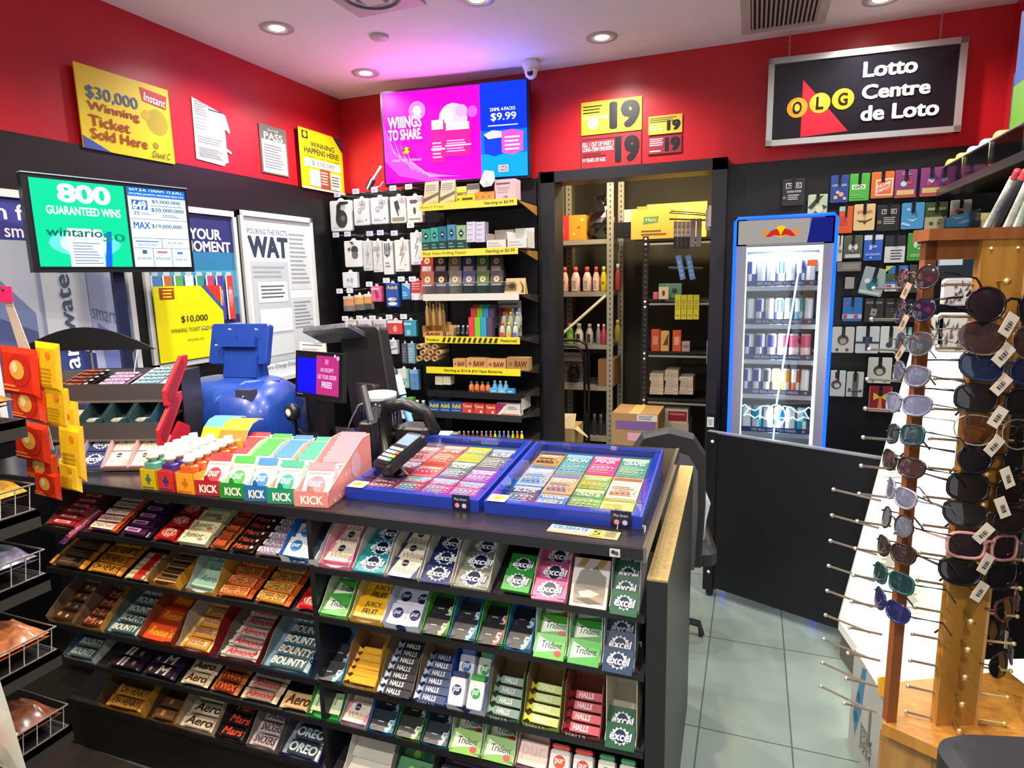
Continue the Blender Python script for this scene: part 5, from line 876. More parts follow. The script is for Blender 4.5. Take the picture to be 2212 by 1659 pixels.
for i, (px, c, nm, kd) in enumerate([((848, 861, 862, 890), 'dcdcdc', 'white box with black scribble', 'box'), ((863, 860, 878, 890), 'e4e0e4', 'second white box', 'box'), ((879, 857, 891, 891), '6cbc3c', 'lime green tub', 'box'), ((892, 862, 905, 891), '58a89c', 'left teal bottle', 'bottle'), ((905, 862, 918, 891), '3c8c8c', 'right teal bottle', 'bottle')]):
    SB(px, 3.71, .05, c, [('t', .2, .2, .8, .8, 'W' if i == 0 else 'y', '4c4c54', .02, .2)] if kd == 'box' and i < 2 else [], nm+' on the short low shelf', 'bottle' if kd == 'bottle' else 'box', 'small_bottle' if kd == 'bottle' else 'product_box', z1-.004, kind=kd, topc='d8e8e8')
for i in range(5): SB((862+12*i, 917, 874+12*i, 940), 3.72, .05, ['c86458', 'e08878', 'e06c70', 'd89890', '9c4c38'][i], [], ['dull red', 'salmon', 'coral', 'pale pink', 'rust brown'][i]+' little bottle under the short low shelf', 'bottle', 'small_bottle', kind='bottle', topc='b0503c')
# ------------------------------------------------------------------ shelf unit
UX0, UX1, UY = -1.957, -1.312, 3.6
t = thing('shelf_unit', 'black perforated shelf unit with yellow price strips beside stockroom door', 'shelving', T(UX0, UY, 0)); UW = UX1-UX0
ub = m('100f12', .45)
MB().box(0, UW, .36, .38, 0, 2.2, ub).box(UW+.03, UW+.07, .34, .38, 0, 2.2, ub).box(-.03, 0, .34, .38, 0, 2.2, ub).build('back_panel', t)
mb = MB()
for k in range(44): mb.box(UW+.045, UW+.055, .337, .34, .2+.045*k, .22+.045*k, m('000000', .9))
o = mb.build('slots', t); o['kind'] = 'stuff'
SHU = [(2.057, 'e6d24c'), (1.777, 'e6d24c'), (1.507, 'd8d4c8'), (1.241, 'e6d23c'), (1.045, 'e8d62c'), (.893, '1c1c20'), (.755, '303036'), (.585, '1c1c20')]
for z, c in SHU:
    sh = MB().box(0, UW, 0, .35, z-.02, z-.005, ub).build('shelf', t)
    ops = {2.057: [('t', .02, .25, .26, .7, 'Blunts & Wraps', 'a8983c', .02), ('t', .68, .25, .97, .75, 'Starting at $3.99', '5c5030', .03)], 1.777: [('t', .02, .2, .48, .75, 'Blazy Susan Rolling Papers', '8c8030', .03), ('t', .68, .2, .97, .8, 'Starting at $5.99', '6c6030', .03)],
           1.241: [('t', .02, .3, .16, .7, 'Product', '3c3818', .03), ('t', .81, .3, .97, .7, 'Featured', '3c3818', .03)]+[('p', [(.19+.055*k, .15), (.215+.055*k, .15), (.235+.055*k, .85), (.21+.055*k, .85)], '2c2c1c') for k in range(11)], 1.045: [('t', .2, .25, .82, .75, 'Starting at $14 & $16 Vape Batteries', '4c4410', .03)]}.get(z, [])
    MB().box(0, UW, -.006, 0, z-.038, z+.004, m(c, .4)).art(UW, .042, ops, frame((0, -.0065, z-.038), (1, 0, 0), (0, 0, 1))).build('price_strip', sh)
    MB().prism([(0, 0), (.34, 0), (.34, -.06)], 0, .006, m('c08a3c' if c == 'e6d24c' else '3c3832', .4), frame((UW, 0.01, z-.012), (0, 1, 0), (0, 0, 1))).build('bracket', sh)
ZS = [z+.001 for z, c in SHU]
def U(px, c, ops, label, cat, s, kind='box', d=.06, y=3.62, name='product_box', **k): return SB(px, y, d, c, ops, label+' on the shelf unit', cat, name, ZS[s]-.005 if s is not None else None, kind=kind, **k)
rawo = [('r', .05, .55, .95, .95, 'b0a48c'), ('l', .1, .6, .9, .9, 4, '5c5444'), ('p', [(0, .15), (1, .45), (1, .55), (0, .3)], '3c3020'), ('c', .5, .1, .05, 'c8782c'), ('c', .7, .12, .05, 'c8782c'), ('c', .85, .14, .05, 'c8782c')]
U((913, 388, 945, 441), 'b09c64', rawo, 'left tan pouch with black band, top', 'pouch', 0, 'pouch', name='pouch'); U((948, 385, 981, 439), 'ac9860', rawo, 'right tan pouch with black band, top', 'pouch', 0, 'pouch', name='pouch')
U((982, 390, 1004, 432), '8c8460', [('r', 0, .7, 1, 1, 'e0d020'), ('l', .1, .4, .9, .65, 2, '4c4430')], 'yellow topped foil pouch', 'pouch', 0, 'pouch', name='pouch', y=3.7); U((1004, 384, 1032, 430), '8c8058', [('r', 0, .75, 1, 1, '2c2820'), ('l', .1, .4, .9, .65, 2, 'b8ac88')], 'khaki foil pouch behind orange box', 'pouch', 0, 'pouch', name='pouch', y=3.7)
U((986, 416, 1026, 434), 'e0cc10', [('c', .1, .5, .05, '4c4410'), ('l', .3, .2, .9, .8, 1, '4c4410')], 'flat yellow box, top', 'box', 0); U((1027, 409, 1070, 431), 'd8903c', [('c', .1, .5, .04, '8c4c18'), ('c', .4, .5, .04, '8c4c18'), ('c', .7, .5, .04, '8c4c18')], 'flat orange box, top', 'box', 0)
o = MB().add([(0, 0, .03), (.03, -.01, 0), (.08, -.01, .005), (.1, 0, .04), (.09, .01, .09), (.03, .01, .1), (.05, -.02, .05)], [(0, 1, 6), (1, 2, 6), (2, 3, 6), (3, 4, 6), (4, 5, 6), (5, 0, 6)], m('cfd8d8', .5)).build('crumpled_paper', M=T(*onY(1036, 406, 3.6)), label='white folded paper on top shelf of the shelf unit', cat='paper')
U((1068, 378, 1112, 424), 'dcb4b8', [('l', .1, .7, .8, .9, 1, '6c5c60'), ('l', .15, .35, .8, .65, 3, 'a89498'), ('t', .45, .12, .65, .22, '10S', '4c3c40', .02), ('r', 0, 0, 1, .06, '3c3438')], 'pale pink carton, top', 'box', 0, d=.1)
for i, (c, nm) in enumerate([('3c8c78', 'green'), ('3aa090', 'mint teal'), ('2c6c80', 'petrol'), ('4c84a4', 'blue'), ('8cac80', 'sage')]):
    xs = [910, 930, 947, 966, 986][i]; U((xs, [476, 474, 472, 469, 471][i], xs+[19, 16, 17, 18, 20][i], 526), c, [('r', 0, 0, 1, .42, '1c3c3a'), ('p', [(.5, .5), (.8, .68), (.5, .86), (.2, .68)], '1c3030'), ('c', .5, .68, .16, 'd8e0dc', .5), ('l', .1, .1, .9, .35, 2, '6c9088')], nm+' diamond fronted pouch in second row', 'pouch', 1, name='pouch_box')
for k in range(4):
    for q in range(2): U((1008+20*q, 512-11*k, 1027+20*q, 523-11*k), 'c8c4d4', [('l', .1, .3, .7, .6, 1, '8c88a0')], f'white little box, {["bottom", "second", "third", "top"][k]} of the {["left", "right"][q]} stack', 'box', None, name='small_box')
U((1050, 477, 1093, 522), 'd4ccc4', [('l', .1, .2, .9, .8, 2, 'b0a8b0')], 'left white open tray', 'tray', 1, 'tray', d=.14); U((1095, 474, 1138, 521), 'd0cec8', [('l', .1, .2, .9, .8, 2, 'a8a8b8')], 'right white open tray', 'tray', 1, 'tray', d=.14)
for i, (c, nm) in enumerate([('a8302c', 'red'), ('2c1c24', 'black'), ('8c7464', 'tan'), ('34387c', 'indigo'), ('4c7038', 'green'), ('54444c', 'mauve')]):
    for q in range(2):
        cc = [c, {'a8302c': 'a05848', '2c1c24': '34242c', '8c7464': '8c807c', '34387c': '5c5488', '4c7038': '5c7440', '54444c': '5c5450'}[c]][q]
        U((906+30*i, 566-22*(1-q), 934+30*i, 618-18*(1-q)), cc, [('c', .5, .66, .22, 'dcc078' if not q else 'd0c490', 1.0), ('c', .5, .66, .08, '8c6c28', 1), ('r', .15, .25, .85, .45, 'c8b8b4')], f'{nm} pouch with round yellow emblem, {["rear", "front"][q]} row', 'pouch', 2 if q else None, 'pouch', y=3.72-.06*q, name='pouch')
t2 = thing('wire_bin', 'clear plastic bin front with dark packets on the third shelf of the unit', 'bin', T(UX0, 3.61, 1.508)); MB().box(0, UW*.97, -.004, 0, 0, .07, ACRYL).tube([(0, -.004, .07), (UW*.97, -.004, .07)], .002, m('c8ccd0', .2, .6)).build('front', t2)
for k in range(7): SB((912+29*k, 602, 940+29*k, 620), 3.616, .03, ['8c5450', '5c4434', '8c8c5c', '2c4c40', '34583c', '483c40', '1c1814'][k], [('l', .1, .1, .9, .9, 6, ['c09088', '8c7058', 'c8c888', '5c8070', '6c9070', '7c7078', '6c6860'][k])], ['rose', 'brown', 'khaki', 'deep green', 'leaf green', 'plum grey', 'black'][k]+' packet inside the clear bin front', 'packet', 'packet', 1.508)
U((1088, 578, 1133, 613), 'b89860', [('c', .35, .55, .15, '5c4020', 1), ('p', [(.7, .9), (.9, .6), (.8, .1), (.95, .1)], '4c3018')], 'kraft pouch with leaf drawing', 'pouch', 2, 'pouch', y=3.6, name='pouch')
U((912, 685, 957, 716), 'bc8c4c', [('t', .18, .3, .85, .75, 'RAW', '5a1c10', .05, .1), ('r', .05, .88, .35, .96, '4c3c2c')], 'kraft display tray of rolling cones', 'box', 3, 'tray', d=.12, y=3.6)
for k in range(6): SB((917+7*k, 648+4*(k % 3), 925+7*k, 705), 3.63+.03*(k % 2), .02, 'b08850', [], f'tan cone pack, {ORD[k]} from the left in the kraft tray', 'cone pack', 'cone_pack', kind='bottle', topc='d0a868')
U((962, 690, 980, 716), 'b49460', [('t', .2, .3, .8, .6, 'RAW', '4c2c18', .02)], 'small round kraft tub', 'box', 3, 'tray', d=.05, y=3.61)
for k in range(3): U((984+10*k, 690, 993+10*k, 716), '24262a', [('r', .2, .6, .8, .8, '9c9ca0')], f'black vial with pale cap, {ORD[k]} from left', 'vial', 3, 'bottle', y=3.62, topc='b8b8b8', name='vial')
for i, (c, nm) in enumerate([('d83c44', 'red'), ('7cc02c', 'lime'), ('2c98c8', 'blue'), ('54485c', 'purple grey')]):
    for k in range(3): U((1012+13*i+5*k, 672-7*k, 1024+13*i+5*k, 716-7*k), c, [('r', .1, .5, .9, .9, 'e8e8e8' if k > 5 else c)], f'{nm} lighter case, {ORD[k]} in its file', 'case', 3 if k == 0 else None, y=3.62+.05*k, d=.045, name='lighter_case')
U((1076, 640, 1126, 716), 'c8c4b0', [('r', .1, .55, .35, .8, 'b82c20'), ('r', .4, .55, .65, .8, 'e0a020'), ('r', .7, .55, .95, .8, '4070c0'), ('l', .1, .84, .9, .96, 1, '5c5c50')], 'cream backing card of capped vials', 'display card', 3, y=3.78, d=.004, name='display_card')
for i, (c, nm) in enumerate([('d83424', 'red'), ('e8b828', 'yellow'), ('a8c4e8', 'pale blue')]):
    for k in range(3): U((1077+14*i+4*k, 682-8*k, 1089+14*i+4*k, 716-6*k), 'b8b8a0', [('r', 0, 0, 1, .6, ['c83c44', 'd8a82c', '4c68c0'][i])] if k == 0 else [], f'{nm} capped vial, {ORD[k]} in its file', 'vial', 3 if k == 0 else None, 'bottle', y=3.62+.045*k, topc=c, name='vial')
for k in range(9):
    r_, q = divmod(k, 3) if k < 9 else (0, 0); p = onY(904+17*q+8*(r_ % 2), 775-13*r_, 3.6); MB(frame((p.x, p.y, p.z), (1, 0, 0), (0, 0, 1))).lathe([(.016, -.14), (.018, 0), (.0145, .0), (.0145, -.1), (0, -.1)], m('c09c6c', .6), 12, cap=False).build('kraft_tube', M=I4, label=f'open kraft paper tube, {["lower", "middle", "upper"][r_]} row {["left", "centre", "right"][q]}, shelf unit', cat='tube')
for px, nm, tx2 in [((978, 757, 1005, 778), 'small', 'RAW'), ((1007, 755, 1050, 779), 'wide left', 'RAW'), ((1051, 757, 1092, 780), 'wide right', 'RAW'), ((1094, 754, 1142, 782), 'dark printed', 'RAW')]:
    U(px, 'c89860' if nm != 'dark printed' else 'a07c50', [('t', .35, .25, .9, .75, tx2, '6c2c18', .05, .1), ('c', .18, .5, .08, '8c5c30')], nm+' kraft box with red brown letters', 'box', 4, y=3.6)
for k in range(4): U((940+17*(k % 2), 822-9*(k//2), 956+17*(k % 2), 831-9*(k//2)), 'd8d4b8', [], f'cream small box, {["lower left", "lower right", "upper left", "upper right"][k]} of four', 'box', None, name='small_box')
for k in range(4): U((1010+12*k, 803, 1021+12*k, 826), 'e07c48', [('r', .0, 0, 1, .3, '4c3c28')], f'orange little bottle, {ORD[k]} from left,', 'bottle', 5, 'bottle', topc='7c6c5c', name='small_bottle')
for k in range(3): U((1061+12*k, 803, 1072+12*k, 830), '5ca4d0', [], f'sky blue little bottle, {ORD[k]} from left,', 'bottle', 5, 'bottle', topc='98c8dc', name='small_bottle')
for k in range(3): U((1057+18*k, 822+2*k, 1074+18*k, 834+2*k), ['58a8d8', '78b8c8', '4098c8'][k], [('l', .2, .3, .8, .7, 1, 'c8e0f0')], ['azure', 'pale teal', 'deep sky'][k]+' flat small box before blue bottles', 'box', 5, y=3.605, d=.03)
for k in range(3): U((926+24*k, 866, 949+24*k, 887+k), '2c54a0', [('t', .08, .4, .92, .85, 'Advil', 'e0dc40', .05), ('l', .1, .1, .9, .3, 1, '88a8d8')], f'blue tablets box, {ORD[k]} from left', 'medicine box', 6, name='medicine_box')
for k in range(3): U((998+25*k, 868, 1021+25*k, 890), 'd8483c', [('t', .1, .5, .9, .85, 'Tylenol', 'f4e4e0', .04), ('r', .6, .1, .8, .35, 'f0d8d0')], f'red tablets box, {ORD[k]} from left', 'medicine box', 6, name='medicine_box')
U((1072, 865, 1123, 891), 'e4e0d8', [('p', [(0, 0), (.45, .95), (0, 1)], 'a8305c'), ('p', [(.1, .1), (.35, .8), (.45, .75), (.2, .05)], 'f0ece4'), ('l', .5, .5, .95, .8, 2, '8c8c98'), ('r', .2, .08, .95, .16, 'd87840')], 'white and magenta test kit box', 'medicine box', 6, name='medicine_box')
for k in range(6): SB((1126+3*k, 861-1.5*k, 1128+3*k, 887-1.5*k), 3.63+.05*k, .03, 'd4d0c0', [], f'cream carton edge, {ORD[k]} behind the test kit box', 'box', 'product_box')
U((938, 936, 987, 947), 'dcdcda', [('l', .2, .3, .8, .6, 1, '8c8c90')], 'long white box at bottom', 'box', None)
for k, c in enumerate(['2c6c4c', 'd0584c', '5c2430', '481c24', '3c1820', 'd84830', '3c84c8', 'd8503c', 'c8d820', '4c90b8', '4c4cb8', '8c8888', '9cd020', 'e86c20', 'd8d830']):
    U((988+9.6*k, 932, 995+9.6*k, 958), c, [], f'{tn(c)} pocket lighter, number from left end: {"one two three four five six seven eight nine ten eleven twelve thirteen fourteen fifteen".split()[k]},', 'lighter', None, 'bottle', topc='b8b8b8', name='pocket_lighter')
# ------------------------------------------------------------------ stock room
SY = 4.85
def K(px, c, ops, label, cat, name, kind='box', d=.2, y=SY, z=None, **k): return SB(px, y, d, c, ops, label, cat, name, z, kind=kind, **k)
t = thing('metal_shelving', 'grey slotted metal shelving in stockroom left of doorway', 'shelving', T(-1.49, SY, 0)); gm = m('a8a694', .45, .2); XW = .45
SZ = [1.875, 1.48, 1.071, .742, .33]
for z in SZ: MB().box(0, XW, 0, .45, z-.035, z, gm).build('shelf', t)
for yy in (0, .42):
    for xx in (0, XW-.012):
        mb = MB().box(xx, xx+.045, yy-.004, yy, 0, 2.5, gm).box(xx+.04, xx+.045, yy, yy+.03, 0, 2.5, gm)
        for k in range(60): mb.box(xx+.022, xx+.03, yy-.0052, yy-.004, .1+.04*k, .118+.04*k, m('2c2c28', .8))
        mb.build('post', t)
MB().tube([(.02, -.003, 1.1), (.43, -.003, 1.45)], .012, gm, 4).build('brace', t)
K((1211, 460, 1229, 514), 'd03c40', [('t', .1, .1, .4, .6, 'gift', 'f0b0a0', 0)], 'narrow red gift box on top stockroom shelf', 'box', 'gift_box', d=.12, z=1.876); K((1229, 460, 1264, 514), 'e89c34', [('c', .6, .5, .08, 'a84c20'), ('c', .3, .25, .1, 'f0d068'), ('c', .8, .8, .1, 'f0d068')], 'orange gift bag with yellow dots on top stockroom shelf', 'bag', 'gift_bag', d=.12, z=1.876)
random.seed(5); mb = MB(); p = onY(1293, 470, SY+.05)
vs = []; fs = []; N1, N2 = 14, 9
for j in range(N2):
    u = j/(N2-1); rr = [.04, .095, .11, .115, .105, .09, .06, .03, .05][j]
    for i in range(N1): a = 6.283*i/N1; q = rr*(1+random.uniform(-.16, .16)); vs.append((q*math.cos(a), q*.9*math.sin(a), u*.33))
for j in range(N2-1):
    for i in range(N1): fs.append((j*N1+i, j*N1+(i+1) % N1, (j+1)*N1+(i+1) % N1, (j+1)*N1+i))
mb.add(vs, fs, m('16161a', .18, coat=.5)); mb.add([(x, y, z) for x, y, z in vs[:N1]], [tuple(range(N1-1, -1, -1))], m('16161a', .2)); mb.build('garbage_bag', M=T(p.x, SY+.12, 1.876), label='shiny black garbage bag tied at top on stockroom shelf', cat='bag')
K((1330, 480, 1372, 512), '16161a', [], 'black sack hanging right of the metal shelving', 'bag', 'sack', d=.15, y=SY+.1)
for k, (a, b_, c, tc, nm) in enumerate([(1211, 1226, 'e0a090', 'e0503c', 'pink drink bottle, leftmost'), (1231, 1251, 'e8b8a8', 'e0503c', 'pink drink bottle, second'), (1256, 1276, 'e8c0b0', 'e0503c', 'pink drink bottle, third'), (1278, 1294, 'e8b4a8', 'e0503c', 'pink drink bottle, fourth'), (1295, 1310, 'e0cc20', 'e8d848', 'yellow drink bottle, rightmost')]):
    K((a, 568, b_, 622), c, [('r', .1, 0, .9, 1, 'e8dcd0'), ('l', .15, .1, .85, .8, 6, '6c5c58')] if k < 4 else [('c', .5, .6, .2, '4c4010')], nm+' on the lit stockroom shelf', 'bottle', 'drink_bottle', 'bottle', z=1.481, topc=tc)
K((1326, 562, 1340, 620), 'a84438', [], 'dark red drink bottle behind the metal post', 'bottle', 'drink_bottle', 'bottle', y=SY+.2, z=1.481, topc='c8c8c0')
for k, (a, b_, c, tc, nm) in enumerate([(1221, 1237, '8cd040', 'e04030', 'green bottle with red cap'), (1239, 1258, 'dcdcc8', 'e8e8d8', 'wide white carton bottle'), (1263, 1280, 'a8a89c', 'b8b8ac', 'grey white bottle'), (1286, 1297, '8c8088', 'e8dcd8', 'purple grey bottle'), (1297, 1309, 'c83c50', 'e0a0a0', 'crimson bottle')]):
    K((a, 694, b_, 738), c, [('t', .2, .1, .8, .9, 'I', '3c3c3c', 0)] if k in (1, 2) else [], nm+' on the third stockroom shelf', 'bottle', 'drink_bottle', 'bottle', z=1.072, topc=tc)
K((1325, 690, 1340, 738), 'a89838', [], 'olive bottle behind metal post on the third stockroom shelf', 'bottle', 'drink_bottle', 'bottle', y=SY+.18, z=1.072, topc='c8b850')
K((1292, 768, 1325, 826), '9c7448', [('r', 0, 0, 1, 1, '8c683f')], 'brown cardboard box on the fourth stockroom shelf', 'box', 'cardboard_box', z=.743, d=.3)
t = thing('coffee_machine', 'grey coffee warmer with dark carafe on the fourth stockroom shelf', 'coffee machine', T(-1.41, SY+.03, .743)); MB().box(0, .17, .02, .15, 0, .26, m('5c5c58', .4)).box(.0, .17, -.01, .02, .19, .26, m('6c6a66', .3)).box(0, .17, -.02, .02, 0, .02, m('b8b8b0', .3, .5)).build('body', t); MB(T(.085, -.0, .03)).lathe([(.03, 0), (.05, .03), (.05, .08), (.03, .12), (.035, .13)], m('101214', .1), 16).build('carafe', t)
t = thing('hand_truck', 'black tubular hand truck leaning before the metal shelving', 'hand truck', T(-1.42, 4.62, 0)); MB().tube([(0, 0, 1.13), (.2, 0, 1.13), (.26, 0, 1.1), (.28, 0, 1.02), (.28, 0, .0)], .011, m('0e0e10', .35), 8).tube([(0, 0, 1.08), (.19, 0, 1.08), (.24, 0, 1.03), (.25, 0, .9), (.25, 0, 0)], .011, m('0e0e10', .35), 8).build('frame', t)
for k in range(4): K((1262+14*k, 880, 1275+14*k, 925), '3a3a40', [], f'dim clear jar, {ORD[k]} from left on the bottom stockroom shelf', 'jar', 'jar', 'bottle', z=.331, y=SY+.05, topc='8c8c90')
t = thing('open_carton', 'torn open cardboard carton on stockroom floor at left', 'carton', T(-1.42, 4.31, .0)); MB().box(0, .25, 0, .25, 0, .52, m('b09868', .7)).add([(0, 0, .52), (.0, .1, .6), (.25, .06, .62), (.25, 0, .52)], [(0, 1, 2, 3)], m('d8c498', .7)).add([(.25, 0, .52), (.34, .02, .46), (.33, .1, .44), (.25, .1, .52)], [(0, 1, 2, 3)], m('d8c090', .7)).build('carton', t)
t = thing('cardboard_box', 'large cardboard box with purple tape and white label in stockroom', 'box', T(-.93, 4.47, 0)); x0, x1, z0, z1 = RY(1343, 910, 1420, 960, 4.55); w = .33; MB().box(0, w, 0, .33, 0, .62, m('a88458', .7)).art(w, .2, [('r', .08, .4, .95, .72, '7c5c98'), ('r', .55, .75, .98, .98, 'e4e0e0'), ('l', .58, .78, .92, .95, 3, '5c5c60'), ('r', .35, 0, .95, .3, 'd8a8b8')], frame((0, -.0004, .42), (1, 0, 0), (0, 0, 1))).box(.12, .2, 0, .33, .62, .6205, m('d8b878', .4)).build('box', t)
t = thing('black_shelving', 'black wire shelving in stockroom right of doorway', 'shelving', T(-.76, SY, 0)); kb = m('141214', .5)
for z in (1.86, 1.42, 1.03, .67): MB().box(0, .5, 0, .4, z-.018, z, kb).box(.03, .5, -.006, 0, z-.045, z-.03, m('a8a298', .4, .4)).build('shelf', t)
mb = MB().box(-.02, .02, -.01, .01, 0, 1.88, kb)
for k in range(44): mb.box(-.005, .008, -.012, -.01, .1+.04*k, .115+.04*k, m('4c4844', .6))
for z in (1.86, 1.82, 1.4, 1.36, 1.01, .97, .65, .61): mb.lathe([(.011, 0), (.008, .006), (0, .008)], m('e8e0d8', .4), 8, frame((0, -.011, z), (1, 0, 0), (0, 0, 1)))
mb.build('post', t)
K((1363, 459, 1452, 523), 'd8b04c', [('p', [(.3, .5), (.65, .55), (.68, .75), (.32, .75)], '5c8450'), ('t', .36, .56, .62, .7, 'Mary', 'b8d0a0', .02), ('l', .25, .1, .98, .32, 2, '6c5020')], 'yellowish cardboard carton with green ribbon logo on black shelving', 'carton', 'carton', z=1.861, d=.3)
K((1348, 410, 1378, 480), 'c8c0b0', [], 'pale grey box high at stockroom rear', 'box', 'storage_box', y=SY+.25, z=1.861, d=.1); K((1376, 388, 1400, 462), 'a8783c', [], 'brown upright board beside the yellow carton', 'cardboard', 'cardboard_sheet', y=SY+.15, z=1.861, d=.03)
K((1398, 384, 1528, 465), 'e8c450', [('r', .1, .1, .85, .9, 'ecc858'), ('r', .48, .1, .49, .9, 'd0a840')], 'large glowing yellow cardboard sheet at stockroom ceiling', 'cardboard', 'cardboard_sheet', y=SY+.3, z=1.861, d=.02)
for (px, c, ops, nm) in [((1407, 702, 1425, 748), 'd0502c', [('r', .2, .3, .8, .7, 'e09070')], 'orange red canister, left'), ((1427, 705, 1445, 748), 'd8a860', [('p', [(.3, .3), (.9, .3), (.9, .9)], '5c3c24')], 'tan canister, middle'), ((1453, 704, 1471, 749), 'd05838', [('r', .2, .3, .8, .7, 'e0a080')], 'coral canister, right'), ((1473, 728, 1490, 749), 'b8a098', [('t', .1, .4, .9, .7, 'TABLE', '3c3430', 0)], 'pale box marked in black')]:
    K(px, c, ops, nm+' on the black shelving', 'canister', 'canister', d=.06, z=1.031)
K((1409, 680, 1451, 705), '1c4c3c', [], 'dark green box behind the canisters', 'box', 'storage_box', y=SY+.12, z=1.031, d=.1)
for q in range(3):
    for k in range([6, 7, 5][q]): K((1403+32*q+((k*5) % 4), 845-7.5*k, 1433+32*q+((k*3) % 3), 852-7.5*k), ['cabca8', 'd0c4b0', 'c0b4a0'][k % 3], [('l', .05, .3, .7, .7, 1, '9c9080')], f'paper pack, {ORD[k]} from bottom of the {["left", "middle", "right"][q]} stack on black shelving', 'paper pack', 'paper_pack', d=.2)
K((1423, 608, 1472, 640), '54806c', [('r', 0, 0, .3, 1, '3c7c64'), ('c', .7, .5, .12, '24342c')], 'green card box on the black shelving second level', 'box', 'storage_box', z=1.425, d=.05); K((1423, 606, 1444, 632), 'd8c8a8', [('c', .5, .5, .15, '5c3c2c', 2)], 'cream card with brown bottle drawing in stockroom', 'box', 'small_box', y=SY-.05, z=1.421, d=.03); K((1411, 617, 1421, 632), 'c85c6c', [], 'tiny pink box at left of the black shelving', 'box', 'small_box', z=1.421, d=.03)
K((1436, 884, 1486, 914), 'c8bcac', [('r', .15, .15, .95, .85, '8c1c20'), ('l', .2, .5, .9, .8, 1, 'c87070')], 'white tray of red packets low on the right in stockroom', 'tray', 'product_box', d=.2); K((1434, 914, 1487, 960), 'b4a894', [], 'plain beige box under the red packets tray', 'box', 'storage_box', d=.3)
# hooks of white packs at the right door jamb
t = thing('hook_rack', 'small chrome hook rack inside stockroom doorway at right', 'rack', T(*onY(1480, 468, 4.4)))
MB().tube([(-.1, 0, .03), (.14, 0, .0), (.14, .1, .02), (-.1, .1, .05)], .004, m('5c5854', .3, .8), 5, closed=True).tube([(-.1, 0, -.01), (.14, 0, -.03)], .006, m('8c8884', .3, .8), 5).tube([(-.1, 0, -.33), (.12, 0, -.34)], .012, m('8c8884', .3, .8), 5).tube([(-.12, 0, -.545), (.16, 0, -.55)], .008, m('8c8884', .3, .8), 5).tube([(.14, 0, .0), (.22, 0, .0), (.22, 0, -.56), (.14, 0, -.55)], .008, m('8c8884', .3, .8), 5).build('rail', t)
for k in range(4): K((1455+9*k, 478, 1463+9*k, 538), 'd8ccb8' if k < 4 else '', [('r', 0, 0, 1, .45, '2c2018'), ('l', .1, .5, .9, .9, 2, 'a89880')], f'slim white and brown pack, {ORD[k]} from left on the chrome hook rack', 'packet', 'slim_packet', d=.02, y=4.38)
for k in range(2): K((1491+13*k, 472, 1502+13*k, 533), 'a89c98', [('c', .5, .1, .1, '5c5450')], f'grey lilac slim pack, {["left", "right"][k]} one on the hook rack', 'packet', 'slim_packet', d=.02, y=4.38)
for k in range(2):
    p = onY(1470+21*k, 605, 4.38); MB(frame((p.x, p.y, p.z), (1, 0, .22), (-.22, 0, 1))).box(0, .035, 0, .16, 0, .01, m('6c9cd0', .4)).art(.035, .16, [('l', .2, .1, .8, .8, 4, 'a8c8e8')], z=.0102).build('slim_packet', label=f'light blue slim pack hanging tilted in stockroom, {["left", "right"][k]} one', cat='packet')
for k in range(4): K((1458+13.3*k, 637, 1470+13.3*k, 690), 'e0d010', [('c', .5, .14, .25, '5c4c10', 1), ('c', .5, .13, .15, 'e8dca0', 1), ('l', .2, .4, .8, .8, 4, 'b0a020')], f'bright yellow slim pack, {ORD[k]} from left in doorway', 'packet', 'slim_packet', d=.015, y=4.388)
K((1524, 452, 1540, 497), '8c8078', [('c', .5, .3, .08, '2c2420'), ('c', .5, .7, .08, '2c2420')], 'small grey plate on the right door jamb', 'plate', 'jamb_plate', d=.004, y=3.99)
t = thing('stockroom_lamp', 'warm hanging bulb fixture near stockroom ceiling', 'lamp', T(-.42, 4.75, 2.6)); MB().lathe([(.03, .26), (.03, .08), (.06, .05), (.05, 0), (0, -.01)], m('ffd890', emit=6), 14).build('bulb', t); lamp('light', (0, 0, -.05), 14, (1, .8, .45), .1, t, aim=(0, 0, -1)); lamp('light', (-.5, -.3, -.05), 9, (1, .86, .62), .2, t, aim=(-.5, .3, -1))
# ------------------------------------------------------------------ drinks cooler
FX0, FX1, FY = -.097, .357, 3.44; fw = FX1-FX0; FZ = 1.865
t = thing('drinks_cooler', 'slim drinks cooler with glowing blue edge and bull logo header', 'cooler', T(FX0, FY, 0)); gb = m('8c8c92', .35, .3)
mb = MB().box(0, .03, .03, .48, 0, FZ, gb).box(fw-.03, fw, .03, .48, 0, FZ, gb).box(0, fw, .46, .48, 0, FZ, m('7c8890', .4)).box(.05, fw-.05, .08, .09, 1.6, FZ-.165, m('8c98a8', .4)).box(0, fw, .03, .48, FZ-.03, FZ, gb).box(0, fw, .03, .48, 0, .12, gb); mb.build('cabinet', t)
fo = [(.0, .0, .055, 0, FZ), (0, fw-.055, fw, 0, FZ)]
mb = MB().box(.0, .055, 0, .03, 0, FZ, gb).box(fw-.05, fw, 0, .03, 0, FZ, gb).box(0, fw, 0, .03, FZ-.135, FZ, gb).box(0, fw, 0, .03, 0, .16, gb); DF = mb.build('door_frame', t)
hh = .115
